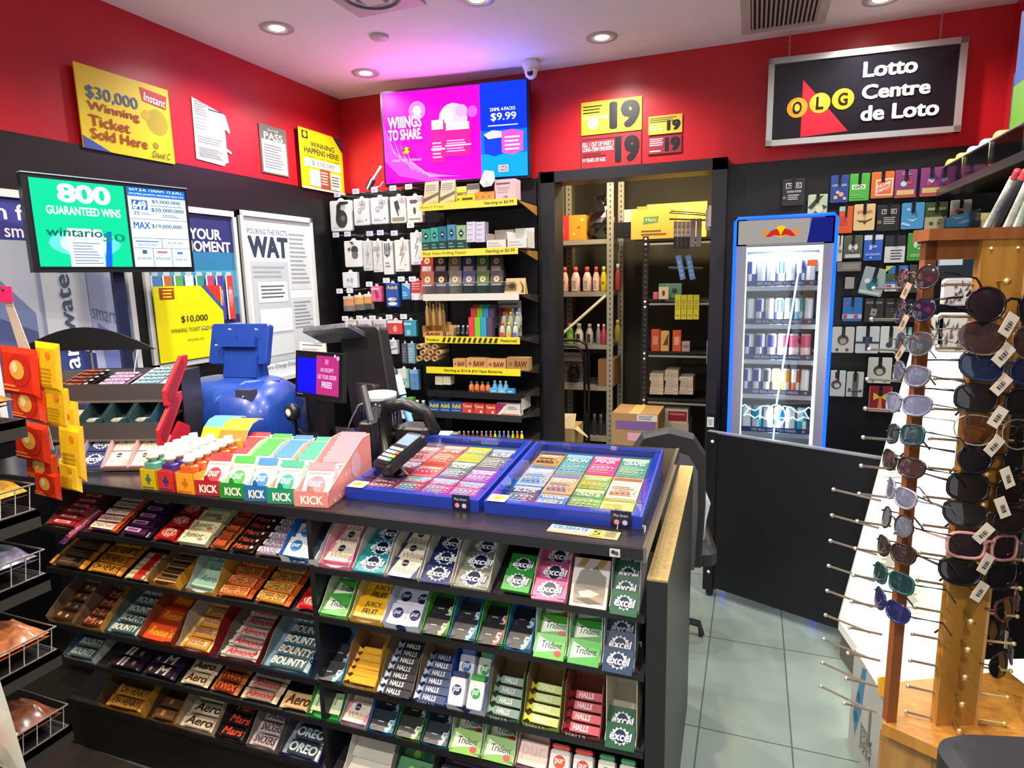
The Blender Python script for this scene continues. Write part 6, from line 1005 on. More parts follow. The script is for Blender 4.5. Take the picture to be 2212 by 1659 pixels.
MB().art(fw-.03, hh, [('r', 0, 0, .76, 1, 'a8a29c'), ('p', [(.74, 0), (1, 0), (1, 1), (.78, 1)], '101c80'), ('c', .46, .5, .065, 'f8d418'), ('p', [(.3, .3), (.36, .55), (.42, .62), (.44, .5), (.46, .3), (.4, .36), (.34, .28)], 'd82418'), ('p', [(.3, .3), (.26, .35), (.29, .62), (.32, .6), (.33, .5)], 'e89040'), ('p', [(.62, .3), (.56, .55), (.5, .62), (.48, .5), (.46, .3), (.52, .36), (.58, .28)], 'd82418'), ('p', [(.62, .3), (.66, .35), (.63, .62), (.6, .6), (.59, .5)], 'e89040')], frame((.015, -.001, FZ-.128), (1, 0, 0), (0, 0, 1)), e=.55).build('header', DF)
mb = MB().tube([(.0, -.008, .1), (.0, -.008, FZ-.015), (.012, -.008, FZ), (fw-.012, -.008, FZ), (fw, -.008, FZ-.015), (fw, -.008, .1)], .0075, m('0a3cff', emit=3.2), 8); mb.build('light_strip', DF)
MB().box(.05, fw-.05, .012, .016, .16, FZ-.135, GLASS).build('glass_door', DF)
wl = m('d8ecff', emit=1.0)
MB().box(.055, .062, .02, .03, .16, FZ-.14, wl).box(fw-.065, fw-.05, .018, .03, .16, FZ-.14, wl).box(.05, fw-.05, .02, .03, FZ-.165, FZ-.14, wl).build('inner_light', t)
lamp('cooler_light', (fw/2, .06, FZ-.18), 1.2, (.85, .94, 1), .3, t, aim=(0, .35, -1), shape=.04)
lamp('cooler_light', (fw/2, .035, 1.1), 1.6, (.85, .94, 1), .03, t, aim=(0, 1, 0), shape=1.3)
CZ = [1.535, 1.345, 1.165, .985, .785, .6]
canm = {}
def can(c1, c2, r, h, kind=0):
    k = (c1, c2, r, h, kind)
    if k not in canm:
        mb = MB(); n = 20; sil = m('c8d0dc', .25, .3); A, B = m(c1, .3, .2), m(c2, .3, .2)
        mb.lathe([(r*.8, 0), (r, h*.05)], sil, n).lathe([(r, h*.95), (r*.82, h), (0, h)], sil, n)
        for i in range(n):
            a0, a1 = 6.2832*i/n, 6.2832*(i+1)/n; q = int(((a0+.3) % 6.2832)/1.5708) % 2
            for z0, z1, fl in ((.05, .5, 0), (.5, .95, 1)):
                mb.add([(r*math.cos(a), r*math.sin(a), h*z) for z in (z0, z1) for a in (a0, a1)], [(0, 1, 3, 2)], (A if (q ^ fl) else B) if kind == 0 else (A if fl else B), smooth=True)
        canm[k] = mb.mesh('can')
    return canm[k]
CANS = [['1c3ca0', 'd8e0e8', 'e0e4e8', '2444a8', 'c0c8d4', '243c98', 'd8e4ec'], ['d8e8e8', '2440a8', 'e4eae8', '3050b0', 'a8c8d8', '38a8b8', 'e4ecec'], ['1c3498', '2038a4', '2834b0', 'd85080', 'd04878', 'dc5c84'], ['2038a0', '1c38a4', '38445c', 'd0b840', 'e0a030', 'c85c3c', 'e0e8e8'], ['e0ecf0', '20a8c8', 'dce4f0', '2c8cd0', 'e8f0f4', '2cb0d0']]
for i in range(5):
    z = CZ[i]; MB().box(.03, fw-.03, .03, .45, z-.02, z-.012, m('c8d4dc', .3)).box(.045, fw-.05, .024, .03, z-.028, z-.006, m('b8c8e0', .25, .4)).build('shelf', t)
    MB().box(.06, fw-.06, .022, .026, z-.004, z+.022, m('28407c', .4)).art(fw-.12, .026, [('t', .16, .25, .8, .75, 'RED BULL GIVES YOU WINGS.', 'c8d8f0', .02), ('c', .9, .5, .02, 'e8a040')], frame((.06, .0215, z-.004), (1, 0, 0), (0, 0, 1)), e=.0).build('shelf_strip', t)
    n = len(CANS[i]); sp = (fw-.15)/(n-.3)
    for j, c in enumerate(CANS[i]):
        r_ = min(.0265, sp*.46); pk = int(c[0:2], 16) > 0xb0
        me = can(c, 'e0e6ec' if not (c.startswith('d') and c[2] in '45') else 'f0dce0', r_, .135, 0 if i != 2 or j < 3 else 1)
        place('drink_can', me, T(FX0+.085+sp*j, FY+.07, z-.011)@Rz(.35*j), f'{tn(c)} drink can, {ORD[j]} from left on cooler shelf {["one", "two", "three", "four", "five"][i]} from top', 'can')
MB().box(0, fw, .3, .31, CZ[4]-.3, CZ[4]-.29, gb).build('lower_shelf', t)
# glowing outline emblem hung inside the glass
nl = m('c8f4ff', emit=1.3); mb = MB(); cx, cz_ = fw*.5, .875
F_ = frame((cx, .006, cz_), (1, 0, 0), (0, 0, 1))
circ = [(.045*math.cos(a), .055*math.sin(a), 0) for a in [j*.3927 for j in range(16)]]
mb.M = F_; mb.tube(circ, .0035, nl, 5, closed=True)
bull = [(-.155, -.01), (-.13, .03), (-.1, .02), (-.07, .045), (-.035, .05), (-.02, .02), (-.005, -.02), (-.03, -.01), (-.05, -.02), (-.08, -.005), (-.1, -.02), (-.13, -.0)]
for s in (-1, 1): mb.tube([(x*s, z, 0) for x, z in bull], .003, nl, 5, closed=True); mb.tube([(s*.13, .03, 0), (s*.15, .05, 0), (s*.165, .04, 0)], .003, nl, 5)
mb.M = I4; mb.tube([(fw*.68, .006, FZ-.17), (fw*.5, .006, .93)], .0045, nl, 5).tube([(fw*.49, .006, .82), (fw*.47, .006, .6)], .004, nl, 5); mb.build('neon_emblem', DF)
MB().box(fw*.74, fw*.84, .0, .008, 1.625, 1.655, m('d8642c', .4)).build('warning_sticker', DF)
# ------------------------------------------------------------------ gift cards on the slatwall
GC_ = [((1690, 386, 1738, 444), '2a2728', [('r', .15, .64, .85, .84, 'd8d8d4'), ('r', .18, .67, .82, .81, '2a2728'), ('t', .25, .7, .75, .78, 'THE KEG', 'e8e8e4', .03), ('t', .2, .48, .85, .56, 'GOOD FOOD', 'd8d8d4', .03), ('l', .25, .2, .8, .42, 3, 'c8c8c4'), ('c', .1, .3, .08, '8c6c40')], 'black restaurant gift card alone at upper left'),
 ((1745, 420, 1787, 466), 'b8c8a8', [('p', [(0, .4), (.5, .9), (.8, .95), (.2, .3)], '38442c'), ('p', [(.1, 0), (.8, .5), (1, .4), (.4, 0)], '38442c'), ('c', .6, .3, .2, 'd0d8b8')], 'pale green zebra patterned gift card above cooler'),
 ((1794, 379, 1833, 438), '2c4890', [('t', .1, .6, .9, .68, 'CINEPLEX', 'd8e0f0', .03), ('c', .3, .2, .12, 'd8a878'), ('c', .6, .3, .14, 'e0a088'), ('c', .8, .15, .1, 'd8b888'), ('c', .4, .38, .1, 'e0b8a0')], 'blue cinema gift card with popcorn'),
 ((1835, 375, 1878, 434), '4cb43c', [('r', .12, .42, .8, .6, 'd8ecd0'), ('t', .2, .46, .72, .56, 'GO', '2c5c28', .03), ('l', .1, .1, .9, .25, 2, '8cd07c')], 'bright green gift card in the top row'),
 ((1882, 371, 1931, 428), 'e0702c', [('p', [(.2, .1), (.95, .1), (.95, .75), (.2, .7)], 'f0ece4'), ('p', [(.25, .15), (.9, .15), (.9, .7), (.25, .65)], 'e87028'), ('t', .28, .36, .86, .5, 'HOME', 'f4f0e8', .05, 0, .15), ('t', .28, .2, .86, .32, 'DEPOT', 'f4f0e8', .05, 0, .15)], 'orange hardware store gift card with diagonal white letters'),
 ((1933, 367, 1980, 427), '8c3c78', [('c', .4, .5, .14, 'b8e0e0'), ('c', .65, .55, .12, 'd04c4c'), ('r', .1, .1, .9, .28, 'e0c070'), ('r', 0, 0, 1, .08, 'c84c50'), ('l', .3, .8, .8, .95, 2, 'd090c0')], 'purple gift card right of the orange one'),
 ((1988, 362, 2034, 424), '883c7c', [('c', .5, .55, .14, 'a8d8e8'), ('c', .4, .45, .12, 'c84848'), ('r', .1, .12, .9, .3, 'd8c078'), ('r', 0, 0, 1, .1, 'c8504c')], 'purple gift card touching the clear tray'),
 ((1812, 446, 1842, 504), 'e05c28', [('r', 0, .3, .6, .65, 'c84838'), ('r', 0, .82, .5, 1, 'a8c8c0')], 'orange and red gift card partly behind cooler'),
 ((1844, 441, 1890, 498), 'e8c88c', [('p', [(.1, .42), (.3, .32), (.6, .32), (.85, .4), (.88, .46), (.6, .38), (.3, .38)], '4c3c28'), ('p', [(.42, .35), (.62, .35), (.52, .22)], '4c3c28'), ('t', .15, .66, .85, .76, 'amazon', 'c84830', .03)], 'cream gift card with curved arrow smile'),
 ((1894, 443, 1943, 499), '282628', [('r', .2, .66, .85, .84, 'd0d0cc'), ('r', .23, .69, .82, .81, '282628'), ('t', .3, .71, .75, .79, 'THE KEG', 'e8e8e4', .03), ('l', .3, .25, .85, .55, 4, 'c0c0bc'), ('c', .12, .35, .1, '907044')], 'black restaurant gift card in the second row'),
 ((1947, 438, 1996, 495), '4c9cd0', [('p', [(.2, .4), (.5, .3), (.8, .42), (.5, .35)], 'e8f4fc'), ('c', .3, .75, .08, 'a8d4f0'), ('p', [(0, .2), (.4, .1), (.4, .18), (.05, .28)], 'b8dcf4')], 'sky blue gift card with white curve'),
 ((1998, 437, 2046, 494), '44542c', [('r', 0, 0, 1, .45, 'b8ac88'), ('c', .3, .2, .1, '4c5430'), ('c', .7, .3, .1, '4c5430'), ('r', .1, .7, .9, .8, 'a8b088')], 'dark green and camouflage gift card'),
 ((2052, 432, 2098, 480), 'd0c8bc', [('c', .5, .4, .16, '5c3c34'), ('c', .35, .5, .1, '8c6c5c')], 'beige gift card behind the clear tray'),
 ((1808, 509, 1820, 565), 'dce0d4', [('c', .6, .4, .3, '3c8c8c')], 'narrow white and teal card against cooler'),
 ((1822, 509, 1863, 559), '5c6450', [('c', .5, .5, .25, 'e8e8e0'), ('p', [(.35, .35), (.5, .5), (.35, .65), (.42, .68), (.5, .57), (.58, .68), (.65, .65), (.5, .5), (.65, .35), (.55, .33), (.5, .43), (.42, .33)], '4c5444'), ('r', .1, .05, .9, .2, 'e0e0d4')], 'camouflage game gift card with white round emblem'),
 ((1866, 507, 1906, 563), '3464c8', [('r', 0, .8, 1, .98, 'dce4f0'), ('t', .3, .42, .7, .6, 'P', 'c8d8f4', .03), ('r', .1, .2, .9, .28, '88a8e8'), ('c', .4, .12, .06, 'd0dcf4')], 'blue game gift card with white top'),
 ((1911, 509, 1955, 567), '2c3034', [('r', 0, 0, 1, .6, 'dcdcd4'), ('l', .3, .08, .9, .5, 4, '4c4c50')], 'black and white gift card in the third row'),
 ((1960, 503, 2009, 563), '4ca03c', [('c', .5, .58, .24, 'd4e4cc'), ('p', [(.34, .44), (.5, .58), (.34, .74), (.42, .76), (.5, .66), (.58, .76), (.66, .74), (.5, .58), (.66, .44), (.56, .42), (.5, .5), (.44, .42)], '4ca03c'), ('l', .15, .14, .9, .26, 2, 'c0e0b4')], 'green game gift card with white round X emblem'),
 ((1808, 566, 1860, 586), '8c847c', [('r', .25, .2, .9, .8, 'a09890')], 'short grey card under the third row'), ((1825, 599, 1845, 624), 'b0a8a0', [], 'blank small grey card on slatwall'),
 ((1854, 573, 1906, 633), 'a8b8b4', [('c', .5, .35, .24, '2c8490', 1), ('c', .55, .55, .12, '184c50'), ('c', .25, .5, .12, 'f0f4f4'), ('r', .05, .05, .9, .16, 'dce4e0')], 'tilted silver card with teal splash'),
 ((1912, 574, 1960, 629), '2c80c8', [('p', [(0, 1), (.35, 1), (0, .75)], 'd8d82c'), ('r', 0, .4, 1, .7, '4c5c3c'), ('r', 0, 0, 1, .28, 'dce4ec'), ('r', .05, .05, .3, .25, 'c82c38'), ('r', .7, .08, .9, .22, 'c82c38')], 'blue multi picture gift card in the fourth row'),
 ((1963, 572, 2000, 632), '4c4c44', [('c', .5, .25, .16, 'd8d8d0'), ('r', .2, .55, .9, .7, 'b89c5c')], 'dark grey card with white circle near sunglasses'),
 ((1820, 643, 1862, 694), '2878c8', [('r', 0, .12, 1, .3, 'd8dce4'), ('r', .05, .14, .25, .28, 'd83c48'), ('c', .2, .75, .08, 'e04858'), ('r', .6, .14, .8, .28, 'd83c48')], 'blue gift card alone in the fifth row'),
 ((1867, 645, 1909, 696), '34302e', [('t', .1, .78, .9, .88, 'ROBLOX', 'b8b4b0', .04), ('p', [(.3, .3), (.6, .25), (.66, .55), (.36, .6)], 'a8a4a0'), ('c', .48, .42, .05, '34302e')], 'dark game gift card with tilted square emblem'),
 ((1911, 645, 1954, 696), '2e2b2a', [('l', .1, .1, .9, .6, 5, '54504c'), ('r', .1, .78, .8, .84, '8c8884')], 'dark striped gift card in the fifth row'), ((1957, 646, 1990, 696), '242426', [('r', .2, .25, .6, .3, '8c8c90')], 'plain black gift card behind sunglasses'),
 ((1797, 706, 1845, 762), 'dcdccc', [('c', .5, .5, .26, '5c5044', 1), ('c', .5, .45, .15, 'b8b0a4', 1), ('r', .42, .7, .58, .95, '2c2826'), ('c', .25, .12, .08, '5c5c54'), ('c', .7, .12, .08, '5c5c54')], 'cream gadget card, first in the sixth row'),
 ((1848, 705, 1899, 763), 'dce4e0', [('r', .0, .36, 1, .44, '3c5058'), ('r', .3, .42, .7, .62, '24303c'), ('r', .42, .1, .58, .95, '4c5864')], 'white gadget card with dark cross shape'), ((1901, 705, 1945, 762), 'e0e4dc', [('r', .42, .3, .62, .95, '545854'), ('c', .45, .3, .16, '3c4c60', 1)], 'white gadget card with round dial'), ((1947, 707, 1968, 760), '6cb0b8', [('r', 0, .7, 1, .9, 'a8d0c8')], 'narrow aqua card at end of the sixth row'),
 ((1874, 772, 1926, 828), 'd8d8c8', [('c', .5, .5, .26, '54483c', 1), ('c', .5, .45, .15, 'c0b8ac', 1), ('r', .42, .7, .58, .95, '2c2826'), ('c', .25, .12, .08, '4c4c44'), ('c', .75, .12, .08, '4c4c44')], 'cream gadget card above the red bow card'),
 ((1793, 800, 1826, 856), 'dce4dc', [('c', .4, .45, .34, '6c4c3c', 1), ('c', .45, .42, .18, 'd8dcd4', 1), ('r', .3, .7, .5, .95, '2c2826')], 'white gadget card lower left beside cooler'), ((1828, 803, 1865, 857), 'd4dcd0', [('r', .35, .0, .7, .95, '6c6c64'), ('c', .2, .3, .08, '3c3c38'), ('c', .85, .25, .08, '3c3c38'), ('r', .1, .2, .9, .25, '4c4c48')], 'white gadget card with grey stripe'),
 ((1876, 834, 1926, 890), 'c87068', [('r', .05, .08, .95, 1, '8c1c28'), ('p', [(.2, .75), (.5, .6), (.8, .75), (.8, .45), (.5, .58), (.2, .45)], 'e8c030'), ('p', [(.4, .1), (.6, .1), (.55, .6), (.45, .6)], 'd88848')], 'dark red gift card with yellow bow')]
for px, c, ops, lb in GC_:
    x0, x1, z0, z1 = RY(*px, 3.93); w, h = x1-x0, z1-z0; rt = -12 if 'tilted silver' in lb else 0
    t = thing('gift_card', lb, 'gift card', frame((x0, 3.93, z0), (1, 0, 0), (0, 0, 1))@Rz(math.radians(rt)))
    cardm(w, h, .004, c, ops).build('card', t)
    if 'blank' not in lb and 'short' not in lb: MB().box(w*.42, w*.58, h*.62, h*1.02, .005, .0075, m('17171a', .4)).tube([(w*.5, h*.95, -.04), (w*.5, h*.97, .02), (w*.5, h*1.02, .024)], .0035, m('141416', .4), 6).build('hook', t)
# ------------------------------------------------------------------ swing gate
GM = T(-.179, 3.148, 0)@Rz(math.radians(-22.5)); gk = m('0d0d12', .4)
t = thing('swing_gate', 'waist high black swing gate on caster between counter and showcase', 'gate', GM)
MB().box(0, .75, -.012, .012, .05, .84, gk).box(0, .05, -.02, .02, .03, .845, gk).build('panel', t); MB().box(.0, .75, -.014, .014, .84, .848, m('9a9ca4', .3, .6)).build('top_trim', t)
for z in (.13, .8): MB(frame((.03, -.0205, z), (1, 0, 0), (0, 0, 1))).lathe([(.009, 0), (.007, .004), (0, .005)], m('d8d8d8', .3, .4), 12).build('screw', t)
MB(frame((.03, 0, .02), (0, 1, 0), (0, 0, 1))).lathe([(.02, -.012), (.022, -.008), (.022, .008), (.02, .012)], m('1a1a1c', .3), 16).build('wheel', t); MB().box(.015, .045, -.016, .016, .03, .06, m('a8a8ac', .3, .7)).build('caster_fork', t)
t = thing('latch_box', 'black latch box with white sticker on doorpost beside cooler', 'latch', T(*onY(1524, 925, 3.9))); MB().box(0, .06, -.04, .02, 0, .17, m('141418', .4)).box(.0, .06, -.045, -.04, .1, .3, m('201f24', .4)).build('housing', t); MB().box(.01, .05, -.047, -.045, .02, .08, m('d8dcda', .4)).art(.04, .06, [('l', .15, .2, .85, .8, 3, '8c8c8c')], frame((.01, -.0475, .02), (1, 0, 0), (0, 0, 1))).build('sticker', t)
# chair behind the counter
p = onY(1442, 1000, 2.5)
t = thing('office_chair', 'black office chair with rounded back behind ticket cases', 'chair', T(p.x, 2.5, 0)@Rz(math.radians(12)))
arc = [(-.14, .5), (-.15, .77), (-.145, .98), (-.1, 1.05), (0, 1.075), (.1, 1.05), (.145, .98), (.15, .77), (.14, .5)]
MB(frame((0, 0, -.075), (1, 0, 0), (0, 0, 1))).prism([(x, z) for x, z in arc[::-1]], -.03, .03, m('1b1a1e', .6), bev=.02).build('backrest', t)
MB(frame((0, 0, -.075), (1, 0, 0), (0, 0, 1))).prism([(x*.78, .5+(z-.5)*.86) for x, z in arc[::-1]], .03, .036, m('4a4a50', .7)).build('back_mesh', t)
MB().rbox(.42, .42, .07, .06, m('1b1a1e', .6), T(0, .2, .43)).build('seat', t); MB(T(0, .2, 0)).lathe([(.03, .1), (.03, .43)], m('2a2a2e', .3), 12).build('column', t)
for k in range(5): a = k*1.2566; MB(T(0, .2, 0)).tube([(0, 0, .1), (.17*math.cos(a), .17*math.sin(a), .06), (.18*math.cos(a), .18*math.sin(a), .01)], .015, m('2a2a2e', .3)).build('leg', t)
MB().tube([(.15, .1, .45), (.17, .1, .66), (.17, .3, .67)], .016, m('8c8c90', .4)).build('armrest', t)
# ------------------------------------------------------------------ white showcase, right
wh = m('e9ecdc', .35)
t = thing('white_showcase', 'glossy white slanted showcase panel with bright lower deck behind sunglasses rack', 'display stand', T(0, 0, 0))
MB(frame((0, 2.78, 0), (1, 0, 0), (0, 0, 1))).prism([(.386, .15), (1.1, .15), (1.1, 1.33), (.577, 1.33)], -.02, .0, wh).build('back_panel', t)
MB().prism([(.386, 2.782), (.526, 2.174), (1.1, 2.1), (1.1, 2.782)], .11, .15, m('f4f4ec', .3)).build('deck', t); MB().prism([(.396, 2.76), (.54, 2.2), (1.1, 2.14), (1.1, 2.76)], 0, .11, m('5c5850', .5)).build('plinth', t)
for i, (px, py, w_, h_) in enumerate([(1900, 1240, .1, .13), (1925, 1320, .12, .12), (1912, 1030, .1, .1)]):
    p = onY(px, py, 2.775); MB().box(0, w_, 0, h_, 0, .002, m('d8dccc', .4)).art(w_, h_, [('l', .1, .1, .9, .9, 5, '9a9c8c'), ('p', [(.2, .2), (.8, .4), (.6, .8), (.3, .7)], 'a8aa98')], z=.002).build('paper_sheet', M=frame((p.x, 2.775, p.z), (1, 0, .1), (-.1, 0, 1)), label=['pencil sketched sheet in the middle of the white panel', 'pencil sketched sheet low on the white panel', 'faint grey sheet high on the white panel'][i], cat='paper')
lm = lamp('deck_light', (.62, 2.35, 1.2), 5, (1, 1, .92), .3, t, aim=(-.05, .45, -1))  # unseen lamp, added to brighten the white panel and deck
# floor boxes
a = onZ(1846, 1400, .34); b = onZ(1914, 1512, .34); dx = (b-a); L = dx.length
t = thing('floor_carton', 'pale grey carton with blue label standing on floor by showcase', 'carton', frame((a.x, a.y, 0), dx, Vector((-dx.y, dx.x, 0))))
MB().box(0, L, 0, .3, 0, .34, m('b4b4ac', .6)).art(L, .34, [('p', [(.1, .35), (.3, .95), (.42, .98), (.36, .5), (.2, .15)], '3a7ca4'), ('c', .24, .6, .05, '24506c', 1.4), ('c', .19, .36, .05, '24506c', 1.4), ('l', .6, .1, .66, .9, 1, '6c6c68')], frame((0, 0, 0), (1, 0, 0), (0, 0, 1))).build('carton', t)
for k in range(4): MB().art(.09, .02, [('t', 0, 0, 1, 1, ['FOURNITURE', 'NEUVE', 'GRAND FORMAT', 'AIR'][k], '5c5c5c', .02)], frame((.45*L+k*.025, -.0008, .05), (0, 0, 1), (-1, 0, 0))).build('lettering', t)
p = onZ(1910, 1530, .3); MB().rbox(.06, .06, .006, .01, m('e0a830', .4), T(0, 0, 0)).build('yellow_tag', M=frame((p.x+.01, p.y+.02, .36), (1, .3, 0), (0, .3, .9)), label='small yellow hang tag above the floor carton', cat='tag')
# ------------------------------------------------------------------ sunglasses rack
RU, RN = Vector((.936, .352, 0)), Vector((.352, -.936, 0))
od = ray(1962, 1080); o_ = EYE+od*1.2; wd1 = wood_mat('rack_wood', 'a8712c', 'bd8638'); wd2 = wood_mat('rack_wood_dark', '8a4f28', '9c5d30'); brass = m('e0c078', .25, .7); chrome = m('dcd8c8', .2, .7)
RM = frame((o_.x, o_.y, 0), RU, -RN)     # x along the rack face, y away from the camera, z up
t = thing('sunglasses_rack', 'wooden sunglasses tower with peg boards and brass knobs', 'display rack', RM)
MB().box(-.012, .36, -.015, .03, 1.648, 1.668, wd2).box(-.006, .36, .0, .016, 1.615, 1.648, wd2).build('top_rail', t)
MB().box(-.006, .014, .0, .016, .70, 1.648, wd2).build('side_board', t)
MB().box(.085, .162, -.012, .006, .70, 1.655, wd1).build('peg_board', t); MB().box(.162, .168, -.012, .006, .7, 1.655, m('e0a868', .4)).build('board_edge', t)
MB().box(.262, .285, -.03, .0, .70, 1.648, wd1).build('side_board', t)
MB().prism([(-.015, .0), (.05, -.07), (.36, -.1), (.36, .16), (.1, .13)], .675, .7, wd1).build('base', t)
for x in (.1, .147): MB(frame((x, -.0125, 1.632), (1, 0, 0), (0, 0, 1))).lathe([(.003, 0), (.002, .0015), (0, .002)], m('f0e8d8', .3), 8).build('screw', t)
pegm = {}
def peg(a, d, L, mat, knob=.0045):
    k = (L, mat.name, knob)
    if k not in pegm: pegm[k] = MB().lathe([(.0024, 0), (.0024, L), (knob*.7, L), (knob, L+.002), (knob*.8, L+.006), (0, L+.007)], mat, 8).mesh('peg')
    o = bpy.data.objects.new('peg', pegm[k]); S.collection.objects.link(o); o.parent = t; q = Vector(d).to_track_quat('Z', 'Y'); o.matrix_local = Matrix.Translation(a)@q.to_matrix().to_4x4()
for k in range(16):
    z = 1.575-.0575*k
    peg((.118, -.012, z), (-.25, -1, .0), .03, brass, .007)
    peg((-.01, .03, z-.01), (-1, .55, .0), .055, chrome); peg((.088, .0, z-.005), (-1, .5, .0), .045, chrome); peg((.166, -.002, z-.006), (1, -.3, .0), .05, m('ecd890', .25, .5)); peg((.272, -.04, z-.01), (-1, -.5, 0), .04, chrome)
    if k > 6: peg((-.01, .07, z-.03), (-.8, 1, .0), .09, chrome)
def glasses(M, style, fc, lc, label, w=.145, tagc='d8ccb8', tag_=True, sweep=.13):
    t = thing('sunglasses', label, 'sunglasses', M); fm = m(fc, .2, .0 if style != 'a' else .5, coat=.4); lm_ = (LENSM.get(lc) or LENSM.setdefault(lc, m(lc, .06, .0, coat=1.)))
    ex_, rx_, rz_, r = {'a': (2.3, .031, .0245, .0011), 'r': (2.0, .025, .024, .0022), 'q': (3.2, .029, .021, .0028), 'c': (2.6, .031, .021, .0026)}[style]
    outs = []; LN = []
    for s in (-1, 1):
        pts = []
        for j in range(20):
            a = 6.2832*j/20; ca, sa = math.cos(a), math.sin(a); x = rx_*math.copysign(abs(ca)**(2/ex_), ca); y = rz_*math.copysign(abs(sa)**(2/ex_), sa)
            if style == 'a': x *= 1-.0+.1*(y/rz_)*(1 if True else 0); y += -.003
            if style == 'c' and s*x > 0: y += .006*(abs(x)/rx_)**2
            X = s*(w*.245)+x; pts.append((X, y, -.004*(abs(X)/(w*.5))**2*4))
        outs.append(pts)
        n = len(pts); c = (s*w*.245, 0, .001)
        LN.append(MB().add([(p[0], p[1], p[2]) for p in pts]+[c], [(j, (j+1) % n, n) for j in range(n)], lm_, smooth=True).build('lens', t)); LN[-1].parent = None
    mb = MB()
    for pts in outs: mb.tube(pts, r, fm, 6, closed=True)
    mb.tube([(-w*.245+rx_*.93, .004, 0), (-.006, .011, .003), (.006, .011, .003), (w*.245-rx_*.93, .004, 0)], max(r, .0014), fm, 6)
    if style == 'a': mb.tube([(-w*.245+rx_*.8, .016, 0), (0, .018, .001), (w*.245-rx_*.8, .016, 0)], .001, fm, 5)
    fo_ = mb.build('frame', t)
    for q in LN: q.parent = fo_
    for s in (-1, 1): MB().tube([(s*w*.48, .008, -.01), (s*w*.5, .008, -.02), (s*w*.49, .006, -sweep*.75), (s*w*.47, -.02, -sweep)], .0022 if style != 'a' else .0014, fm, 5).build('temple', t)
    if tag_: rr = random.Random(label); MB(T(.005, -.004, .004)@Rz(math.radians(rr.choice((-35, -25, 20, 28))))).box(-.009, .009, -.042, -.008, 0, .001, m(tagc, .5)).art(.018, .034, [('r', .3, .25, .7, .33, '3c3c3c'), ('r', .3, .38, .7, .43, '3c3c3c'), ('r', .3, .48, .7, .56, '3c3c3c'), ('r', .3, .6, .7, .64, '3c3c3c')], T(-.009, -.042, .001)).build('price_tag', t)
LENSM = {'CLEAR': glass_mat('clear_lens', (.8, .62, .45, 1), .3)}
WN = ['topmost', 'second', 'third', 'fourth', 'fifth', 'sixth', 'seventh', 'eighth', 'ninth', 'tenth', 'eleventh', 'twelfth', 'thirteenth', 'fourteenth']
front = [('r', '1c1218', '21141c', 'oversized black round'), ('a', 'b09078', '3e2a26', 'brown tinted gold aviator'), ('c', '242c48', '1a2440', 'navy blue'), ('q', '161214', '1c1416', 'black square'), ('a', 'c8c0b0', 'CLEAR', 'rimless clear aviator'), ('r', '161218', '18141a', 'black oval with dark lens'), ('q', '14100f', '1f1512', 'black wrap'), ('c', '1c1416', '241a1c', 'dark brown cat eye'), ('q', 'c88c90', '2a1c20', 'pink framed'), ('c', '141214', '171416', 'glossy black with wide lens')]
for k, (st, fc, lc, nm) in enumerate(front):
    p = Vector((.118+.002*(k % 3), -.05, 1.532-.0548*k)); sc = 1.2 if k in (0, 1) else 1.1
    glasses(RM@T(*p)@Rz(math.radians(random.uniform(-6, 6)))@Rx(math.radians(84))@Ry(math.radians(random.uniform(-4, 4)))@Rz(math.radians(-7))@Matrix.Scale(sc, 4), st, fc, lc, f'{nm} sunglasses, {WN[k]} on the front peg board', tagc='d8ccb8' if k != 5 else 'e8dcc0')
side = [('r', '2c1c1c', '30222a', 'dark brown round'), ('r', '1c1830', '1e1830', 'purple black round'), ('a', '8c8c94', '3c3c44', 'silver rim'), ('c', '6c6c78', '585c74', 'grey lilac'), ('c', '74748c', '6c708c', 'pale lilac'), ('q', '1c3c44', '24343c', 'petrol square'), ('c', '24181a', '3c2a2a', 'tortoise'), ('c', '8c8c9c', '60647a', 'silver grey slim'), ('r', '2c2424', '5c606c', 'mirrored'), ('c', '2a1c1c', '302420', 'brown slim'), ('q', '1c4c4c', '1c3438', 'teal framed'), ('c', '1c2460', '24244c', 'cobalt blue')]
for k, (st, fc, lc, nm) in enumerate(side):
    glasses(RM@T(-.02, .01, 1.583-.0575*k)@Rz(math.radians(-90+random.uniform(-9, 9)))@Rx(math.radians(80))@Rz(math.radians(random.uniform(-14, 14)))@Matrix.Scale(.86, 4), st, fc, lc, f'{nm} sunglasses, {WN[k]} on the left side board', tag_=k < 3, tagc='a89078', sweep=.11)
for k in range(14):
    st, fc, lc, nm = [('q', '121214', '16161a', 'jet black square'), ('a', '4c4c50', '1c1c20', 'gunmetal aviator'), ('r', '181418', '201a20', 'black round'), ('c', '5c2834', '201418', 'maroon cat eye')][k % 4]
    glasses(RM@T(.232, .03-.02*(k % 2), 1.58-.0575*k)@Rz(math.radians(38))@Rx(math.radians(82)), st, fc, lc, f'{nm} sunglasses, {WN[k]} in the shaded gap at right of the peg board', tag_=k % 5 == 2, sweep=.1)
for k in range(9):
    st, fc, lc, nm = [('r', '141216', '18141a', 'black round'), ('q', '1a1a1e', '141418', 'black rectangular'), ('c', '301c20', '1e1618', 'dark red')][k % 3]
    glasses(RM@T(.3, -.085, 1.56-.0575*k)@Rz(math.radians(-20))@Rx(math.radians(84)), st, fc, lc, f'{nm} sunglasses, {WN[k]} on the right hand board at the picture edge', tag_=k % 3 == 0)
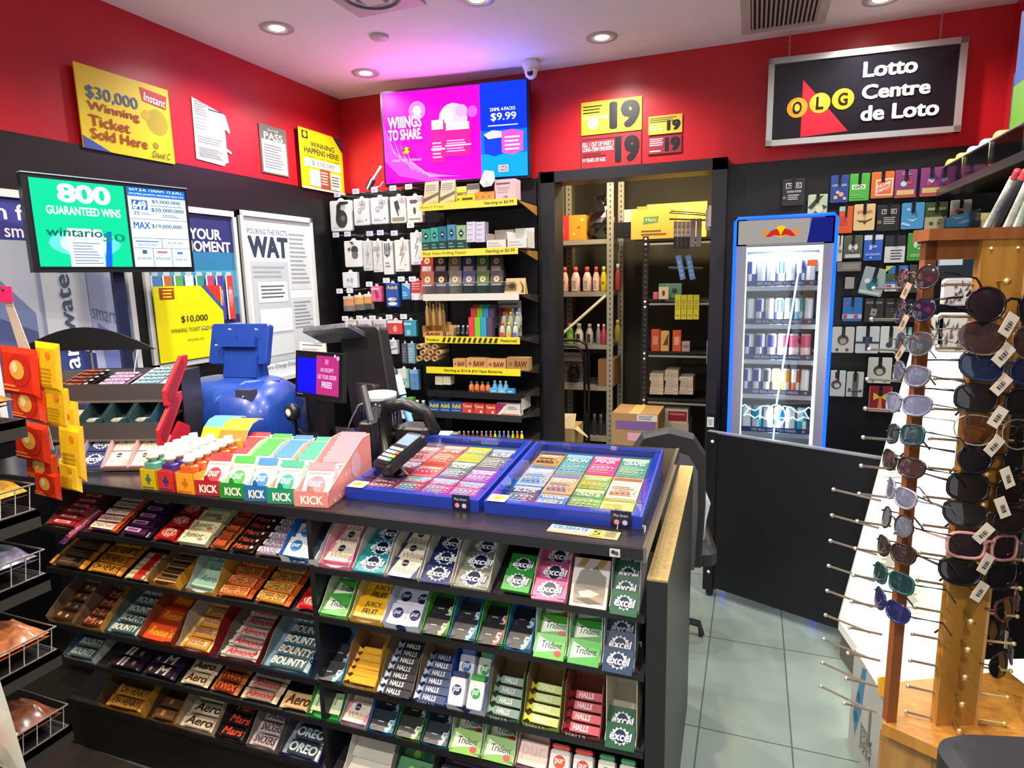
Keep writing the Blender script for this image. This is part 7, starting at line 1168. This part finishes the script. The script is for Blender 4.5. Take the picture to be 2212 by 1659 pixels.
# dark stock behind the rack and patterned pouches
for i, (px, c, ops, lb) in enumerate([((1978, 680, 2035, 745), 'e4e4dc', 1, 'white pouch with black brush pattern behind rack, left'), ((2022, 675, 2085, 760), 'dcdcd4', 1, 'white pouch with zebra pattern behind rack, middle'), ((2032, 600, 2100, 660), 'e0dcd8', 1, 'white pouch with speckled print behind rack, top'), ((2025, 545, 2108, 600), '1c2c38', 0, 'dark teal box with white label behind rack')]):
    x0, x1, z0, z1 = RY(*px, 2.3); w, h = x1-x0, z1-z0; r_ = random.Random(i)
    ops = [('p', [(a, b), (a+.12, b+.04), (a+.05+r_.uniform(-.1, .1), b+.22)], r_.choice(['2c2c30', '5c5c60', '8c6c70'])) for a, b in [(r_.uniform(.05, .8), r_.uniform(.05, .7)) for _ in range(16)]] if ops else [('r', .0, .5, .6, .95, 'c8d8e0')]
    MB().rbox(w, h, .02, .01, m(c, .4), T(w/2, h/2, 0)).art(w, h, ops, z=.0203).build('pouch', M=frame((x0, 2.3, z0), (1, 0, 0), (0, 0, 1)), label=lb, cat='pouch')
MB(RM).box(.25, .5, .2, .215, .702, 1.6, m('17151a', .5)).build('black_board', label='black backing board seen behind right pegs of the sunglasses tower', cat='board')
t = thing('wooden_cabinet', 'tan wooden cabinet carrying the sunglasses tower', 'cabinet', RM); MB().prism([(-.005, .02), (.055, -.05), (.4, -.08), (.4, .15), (.1, .11)], .0, .672, wood_mat('cab_wood', '9c7038', 'b08448')).build('body', t)
p = EYE+ray(2160, 1740)*.92
t = thing('stool', 'black padded stool top in the bottom right corner', 'stool', T(p.x+.03, p.y-.02, 0)@Rz(math.radians(15))); zt = p.z+.075
MB().rbox(.2, .18, .05, .05, m('232428', .65), T(0, 0, zt-.05), 6).build('seat', t); MB().lathe([(.02, .03), (.02, zt-.05)], m('2a2a2e', .3), 12).lathe([(.14, 0), (.14, .02), (.02, .03)], m('2a2a2e', .3), 16).build('pedestal', t)
# ------------------------------------------------------------------ high shelves along the right wall
def yl(px, py, x): return onX(px, py, x)
XS = .86
t = thing('wall_shelf', 'black high shelf with clear bins on right wall, upper', 'shelf', T(XS, 0, 0)); p = onX(2022, 408, XS); zz = onX(2110, 372, XS).z; y1 = min(p.y, 3.9)
MB().box(0, .25, 2.4, y1, zz-.03, zz-.01, m('1c1a1c', .4)).box(-.008, 0, 2.4, y1, zz-.035, zz+.0, m('3c3a3c', .3)).build('board', t)
for k in range(4): ya = y1-.02-.36*k; MB().box(.0, .003, ya-.34, ya, zz, zz+.1, ACRYL).box(.0, .2, ya-.001, ya+.001, zz, zz+.1, ACRYL).tube([(0, ya-.34, zz+.1), (0, ya, zz+.1)], .003, m('c8c4bc', .3)).build('bin', t)
for k, (c, nm) in enumerate([('e0d060', 'yellow'), ('e4d868', 'bright yellow'), ('e0e0e0', 'white'), ('ece8e0', 'ivory'), ('d8cc70', 'pale yellow')]):
    MB(frame((XS+.06, y1-.08-.17*k, zz+.075), (0, 1, 0), (0, 0, 1))).lathe([(.03, -.05), (.055, -.05), (.06, -.04), (.06, .04), (.055, .05), (.03, .05), (.03, -.05)], m(c, .4), 20, cap=False).lathe([(.029, -.049), (.029, .049)], m('3c3438', .6), 20).build('tape_roll', label=f'{nm} rolled tape in the clear bin on upper right wall shelf', cat='roll')
MB().box(XS+.125, XS+.2, 3.0, 3.4, zz-.01, zz+.4, m('3c3a44', .3)).art(.3, .14, [('c', .2, .5, .08, '4c58e0'), ('r', .1, .1, .3, .3, 'b8a8b0')], frame((XS+.124, 3.38, zz+.25), (0, -1, 0), (0, 0, 1), (-1, 0, 0))).build('dark_box', label='dark box with blue emblem above the taped rolls', cat='box')
MB().box(XS, XS+.15, 2.74, 2.95, zz+.1, zz+.5, m('2c68c8', .4)).box(XS-.002, XS, 2.74, 2.95, zz+.1, zz+.25, m('7cc040', .4)).build('blue_bag', label='blue and green bag at right picture edge on upper wall shelf', cat='bag')
t = thing('wall_shelf', 'black high shelf with clear bin on right wall, lower one near gift cards', 'shelf', T(XS, 0, 0)); z2 = onX(2080, 505, XS).z
MB().box(0, .25, 2.2, 3.88, z2-.03, z2-.01, m('1c1a1c', .4)).build('board', t); MB().box(0, .003, 3.2, 3.87, z2, z2+.09, ACRYL).box(0, .2, 3.869, 3.872, z2, z2+.09, ACRYL).build('bin', t)
MB().box(XS+.01, XS+.18, 3.25, 3.85, z2-.005, z2+.075, m('b8ac6c', .6, var=.6, scale=35)).build('snack_heap', label='heap of yellowish wrapped snacks in lower clear bin', cat='snacks', kind='stuff')
for k in range(4):
    a, b = onX(2125+22*k, 505, XS-.02), onX(2190+18*k, 385, XS-.02); MB().tube([a, a.lerp(b, .5), b], .014, m(['e4e4dc', '2c2c30', 'dcd8cc', 'd0dcc8'][k], .5, var=.1 if k % 2 else .25, scale=50), 8).tube([b, b+(b-a)*.12], .012, m('c83c48', .5), 8).build('folded_umbrella', label=f'{["white patterned", "black", "cream floral", "pale green"][k]} folded umbrella leaning on lower right wall shelf', cat='umbrella')
# ------------------------------------------------------------------ left snack rack with wire baskets
XR = -1.5; t = thing('snack_rack', 'black snack rack with wire baskets at left picture edge', 'shelving', T(XR, .905, 0)); rk = m('1a1818', .5)
mb = MB().box(-.34, -.32, -.8, 0, 0, 1.55, rk).box(-.32, 0, -.012, 0, 0, .05, rk); mb.build('back_panel', t)
LV = [1.33, 1.12, .965, .775, .575]
for i, z in enumerate(LV):
    MB().box(-.32, 0, -.8, 0, z-.03, z-.015, rk).box(-.006, .0, -.8, .0, z-.055, z-.015, m('34322f', .4)).build('shelf', t)
    mb = MB()
    for k in range(16): mb.tube([(0, -.02-.03*k, z-.01), (.012, -.02-.03*k, z+.05)], .0014, m('8c8880', .3, .6), 4)
    for q in (-.01, .05): mb.tube([(.012*(q > 0), -.5, z+q), (.012*(q > 0), -.01, z+q), (-.2, -.01, z+q)], .0022, m('a8a49c', .3, .6), 5)
    if i: mb.build('wire_basket', t)
SN = [('b8602c', 'brown baked snack bag'), ('c89838', 'golden chip bag'), ('8c88a0', 'grey lilac snack pouch'), ('c87848', 'orange brown cookie bag'), ('7c4830', 'dark chocolate snack pouch')]
for i, (c, nm) in enumerate(SN):
    for k in range(4):
        if i == 2 and k > 0: continue
        bm = MB(); rr = random.Random(i*9+k); NX = 9; q = []; fs = []
        for u in range(NX):
            for v in range(NX):
                e = max(0, math.sin(math.pi*u/(NX-1)))**.5*max(0, math.sin(math.pi*v/(NX-1)))**.5; q.append((.13*u/(NX-1), .115*v/(NX-1), .02+.055*e+rr.uniform(-.008, .008)*(e > .2)))
        for u in range(NX-1):
            for v in range(NX-1): fs.append((u*NX+v, (u+1)*NX+v, (u+1)*NX+v+1, u*NX+v+1))
        bm.add(q, fs, m(c, .2, var=.45, scale=60), smooth=True); bm.add([(x, y, .012) for x, y, z in q], [f[::-1] for f in fs], m(c, .3))
        bm.build('snack_bag', M=T(XR-.135, .78-.13*k, LV[i]-.02)@Ry(math.radians(-14)), label=f'{nm}, {ORD[k]} from the far end of rack level {["one", "two", "three", "four", "five"][i]} from top', cat='snack')
# hanging clip strip of candy bags
YC = 1.0; p0_, p1_ = onY(12, 640, YC), onY(46, 760, YC)
t = thing('clip_strip', 'pink headed plastic clip strip hanging from left rack', 'clip strip', T(p0_.x, YC, p0_.z))
MB(frame((-.035, 0, -.012), (1, 0, -.06), (.06, 0, 1))).box(0, .06, 0, .038, 0, .002, m('e02868', .4)).lathe([(.005, .002), (0, .003)], m('1c1418', .5), 10, T(.03, .03, 0)).build('header', t)
MB().prism([(0, 0), (.026, .005), (.05+.02, -.12), (.10, -.36), (.075, -.36), (.03, -.12)], 0, .0015, m('c8b8a4', .35), frame((-.012, .003, -.01), (1, 0, 0), (0, 0, 1))).build('strip', t)
CK = [((4, 745, 82, 850), 'e0341c', 1, 0), ((56, 738, 108, 845), 'ecb81c', 0, -.012), ((14, 836, 86, 905), 'e04420', 1, -.006), ((66, 836, 120, 925), 'e8b41c', 0, -.016), ((44, 905, 116, 988), 'e0381c', 1, .006), ((88, 868, 134, 1000), 'f0bc20', 0, -.02), ((58, 972, 124, 1032), 'e24422', 1, .0), ((104, 918, 156, 1038), 'eeb820', 0, -.014), ((84, 1012, 138, 1068), 'e03c20', 1, .004), ((108, 1000, 154, 1062), 'f0c024', 0, -.012)]
for i, (px, c, fr_, dy) in enumerate(CK):
    x0, x1, z0, z1 = RY(*px, YC-.01-dy*-1); w, h = x1-x0, z1-z0
    mb = MB(); mb.add([(0, 0, 0), (w, 0, 0), (w, h, 0), (0, h, 0), (w*.12, h*.1, .007), (w*.88, h*.1, .007), (w*.88, h*.88, .006), (w*.12, h*.88, .006)], [(3, 2, 1, 0), (0, 1, 5, 4), (1, 2, 6, 5), (2, 3, 7, 6), (3, 0, 4, 7), (4, 5, 6, 7)], m(c, .22, var=.12, scale=25))
    mb.art(w, h, [('c', .55, .55, .3, 'c8281c', 1), ('c', .5, .55, .2, 'f0b040', .9), ('c', .45, .6, .08, 'f4e0b0', 1.3), ('l', .1, .08, .6, .25, 2, 'f09c50')] if fr_ else [('l', .2, .1, .8, .5, 5, 'c08a10'), ('c', .6, .75, .1, 'e08018')], z=.0072)
    mb.build('candy_bag', M=frame((x0, YC-.012-dy, z0), (1, 0, -.08), (.08, 0, 1)), label=f'{"red and orange" if fr_ else "yellow"} candy bag, {WN[i//2]} {"front" if fr_ else "back"} one down the clip strip', cat='candy bag')
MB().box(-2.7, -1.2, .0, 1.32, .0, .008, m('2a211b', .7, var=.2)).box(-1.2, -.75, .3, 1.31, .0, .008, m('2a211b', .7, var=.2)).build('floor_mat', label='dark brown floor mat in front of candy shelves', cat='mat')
# floral snack bag, bottom left corner
p = onY(10, 1659, .62); q = onY(10, 1470, .62)
mb = MB(); w = .1; h = q.z-p.z+.02
mb.add([(0, 0, 0), (w, 0, 0), (w*.78, h*.6, 0), (w*.6, h, 0), (-.05, h, 0), (-.1, 0, 0), (w*.3, h*.2, .03), (w*.2, h*.7, .02)], [(0, 1, 6), (1, 2, 6), (2, 7, 6), (2, 3, 7), (3, 4, 7), (4, 5, 7), (5, 6, 7), (5, 0, 6)], m('d8d0bc', .3))
mb.art(w, h, [('p', [(-.3, .45), (.2, .75), (.4, .9), (.3, .55), (0, .3)], 'c86428'), ('p', [(0, 0), (.4, .1), (.5, .35), (.1, .25)], '8c9860'), ('p', [(.1, .85), (.5, .98), (.45, 1.0), (-.3, 1.0)], 'c83020'), ('p', [(.55, .05), (.95, .0), (.85, .3), (.6, .25)], '6c8048'), ('p', [(.4, .3), (.9, .3), (.7, .5), (.45, .55)], 'c86030'), ('c', .75, .15, .08, 'b85028')], z=.031)
mb.build('snack_bag', M=frame((p.x-.035, .62, p.z), (1, 0, 0), (0, 0, 1)), label='white snack bag with orange and green floral print in bottom left corner', cat='snack')
# ------------------------------------------------------------------ groups of repeats
bpy.context.view_layer.update()
def base(n): return n.rsplit('.', 1)[0] if n[-3:].isdigit() and '.' in n else n
def centre(o):
    q = [c for c in [o]+list(o.children) if c.type == 'MESH']
    pts = [c.matrix_world@Vector(b) for c in q for b in c.bound_box] or [o.matrix_world.translation]
    return sum(pts, Vector())/len(pts)
def zone(o):
    p = centre(o); l = o.get('label', ''); n = base(o.name)
    if n in ('drink_can',): return 'inside the drinks cooler'
    if n in ('gift_card',): return 'on the slatwall'
    if n in ('sunglasses',): return 'on the wooden tower'
    if n == 'scratch_ticket': return 'in the blue cases'
    if p.y > 4.05: return 'in the stockroom'
    if 'counter shelf' in l: return 'on '+l[l.index('the', l.index('on the') if 'on the' in l else 0):] if 'on the' in l else 'on the counter shelves'
    if 'shelf unit' in l or (-1.98 < p.x < -1.2 and p.y > 3.5): return 'on the shelf unit'
    if p.y > 3.5 and p.x < -1.2 and p.z < 2.3: return 'on the back wall pegs'
    if p.z > 2.7: return 'on the ceiling'
    if 'clip strip' in l: return 'on the clip strip'
    if 'rack level' in l: return 'in the left snack rack'
    if 'finned rack' in l: return 'on the red finned candy rack'
    if 'counter' in l or 'plus box' in l or .9 < p.z < 1.6 and p.x < 0 and p.y < 2.6: return 'on the counter'
    if p.y > 3.5 and p.z > 2.1: return 'on the red wall'
    if p.x < -2.6: return 'on the left wall'
    return 'at the right side'
def plural(n): n = n.replace('_', ' '); return n if n.endswith('es') and n == 'sunglasses' else n[:-1]+'ies' if n.endswith('y') and n[-2] not in 'aeiou' else n[:-1]+'ves' if n.endswith('shelf') else n+'s' if n.endswith('tray') else n+'es' if n.endswith(('x', 's', 'sh', 'ch')) else n+'s'
D = {}
for o in S.objects:
    if o.parent or o.type in ('CAMERA', 'LIGHT') or 'kind' in o or 'label' not in o or 'group' in o: continue
    z = zone(o)
    if 'counter shelf' in z: z = 'on '+z[z.index('the '):z.index('counter shelf')]+'counter shelf'
    D.setdefault((base(o.name), z), []).append(o)
for (n, z), os_ in D.items():
    if len(os_) > 1:
        for o in os_: o['group'] = plural(n)+' '+z
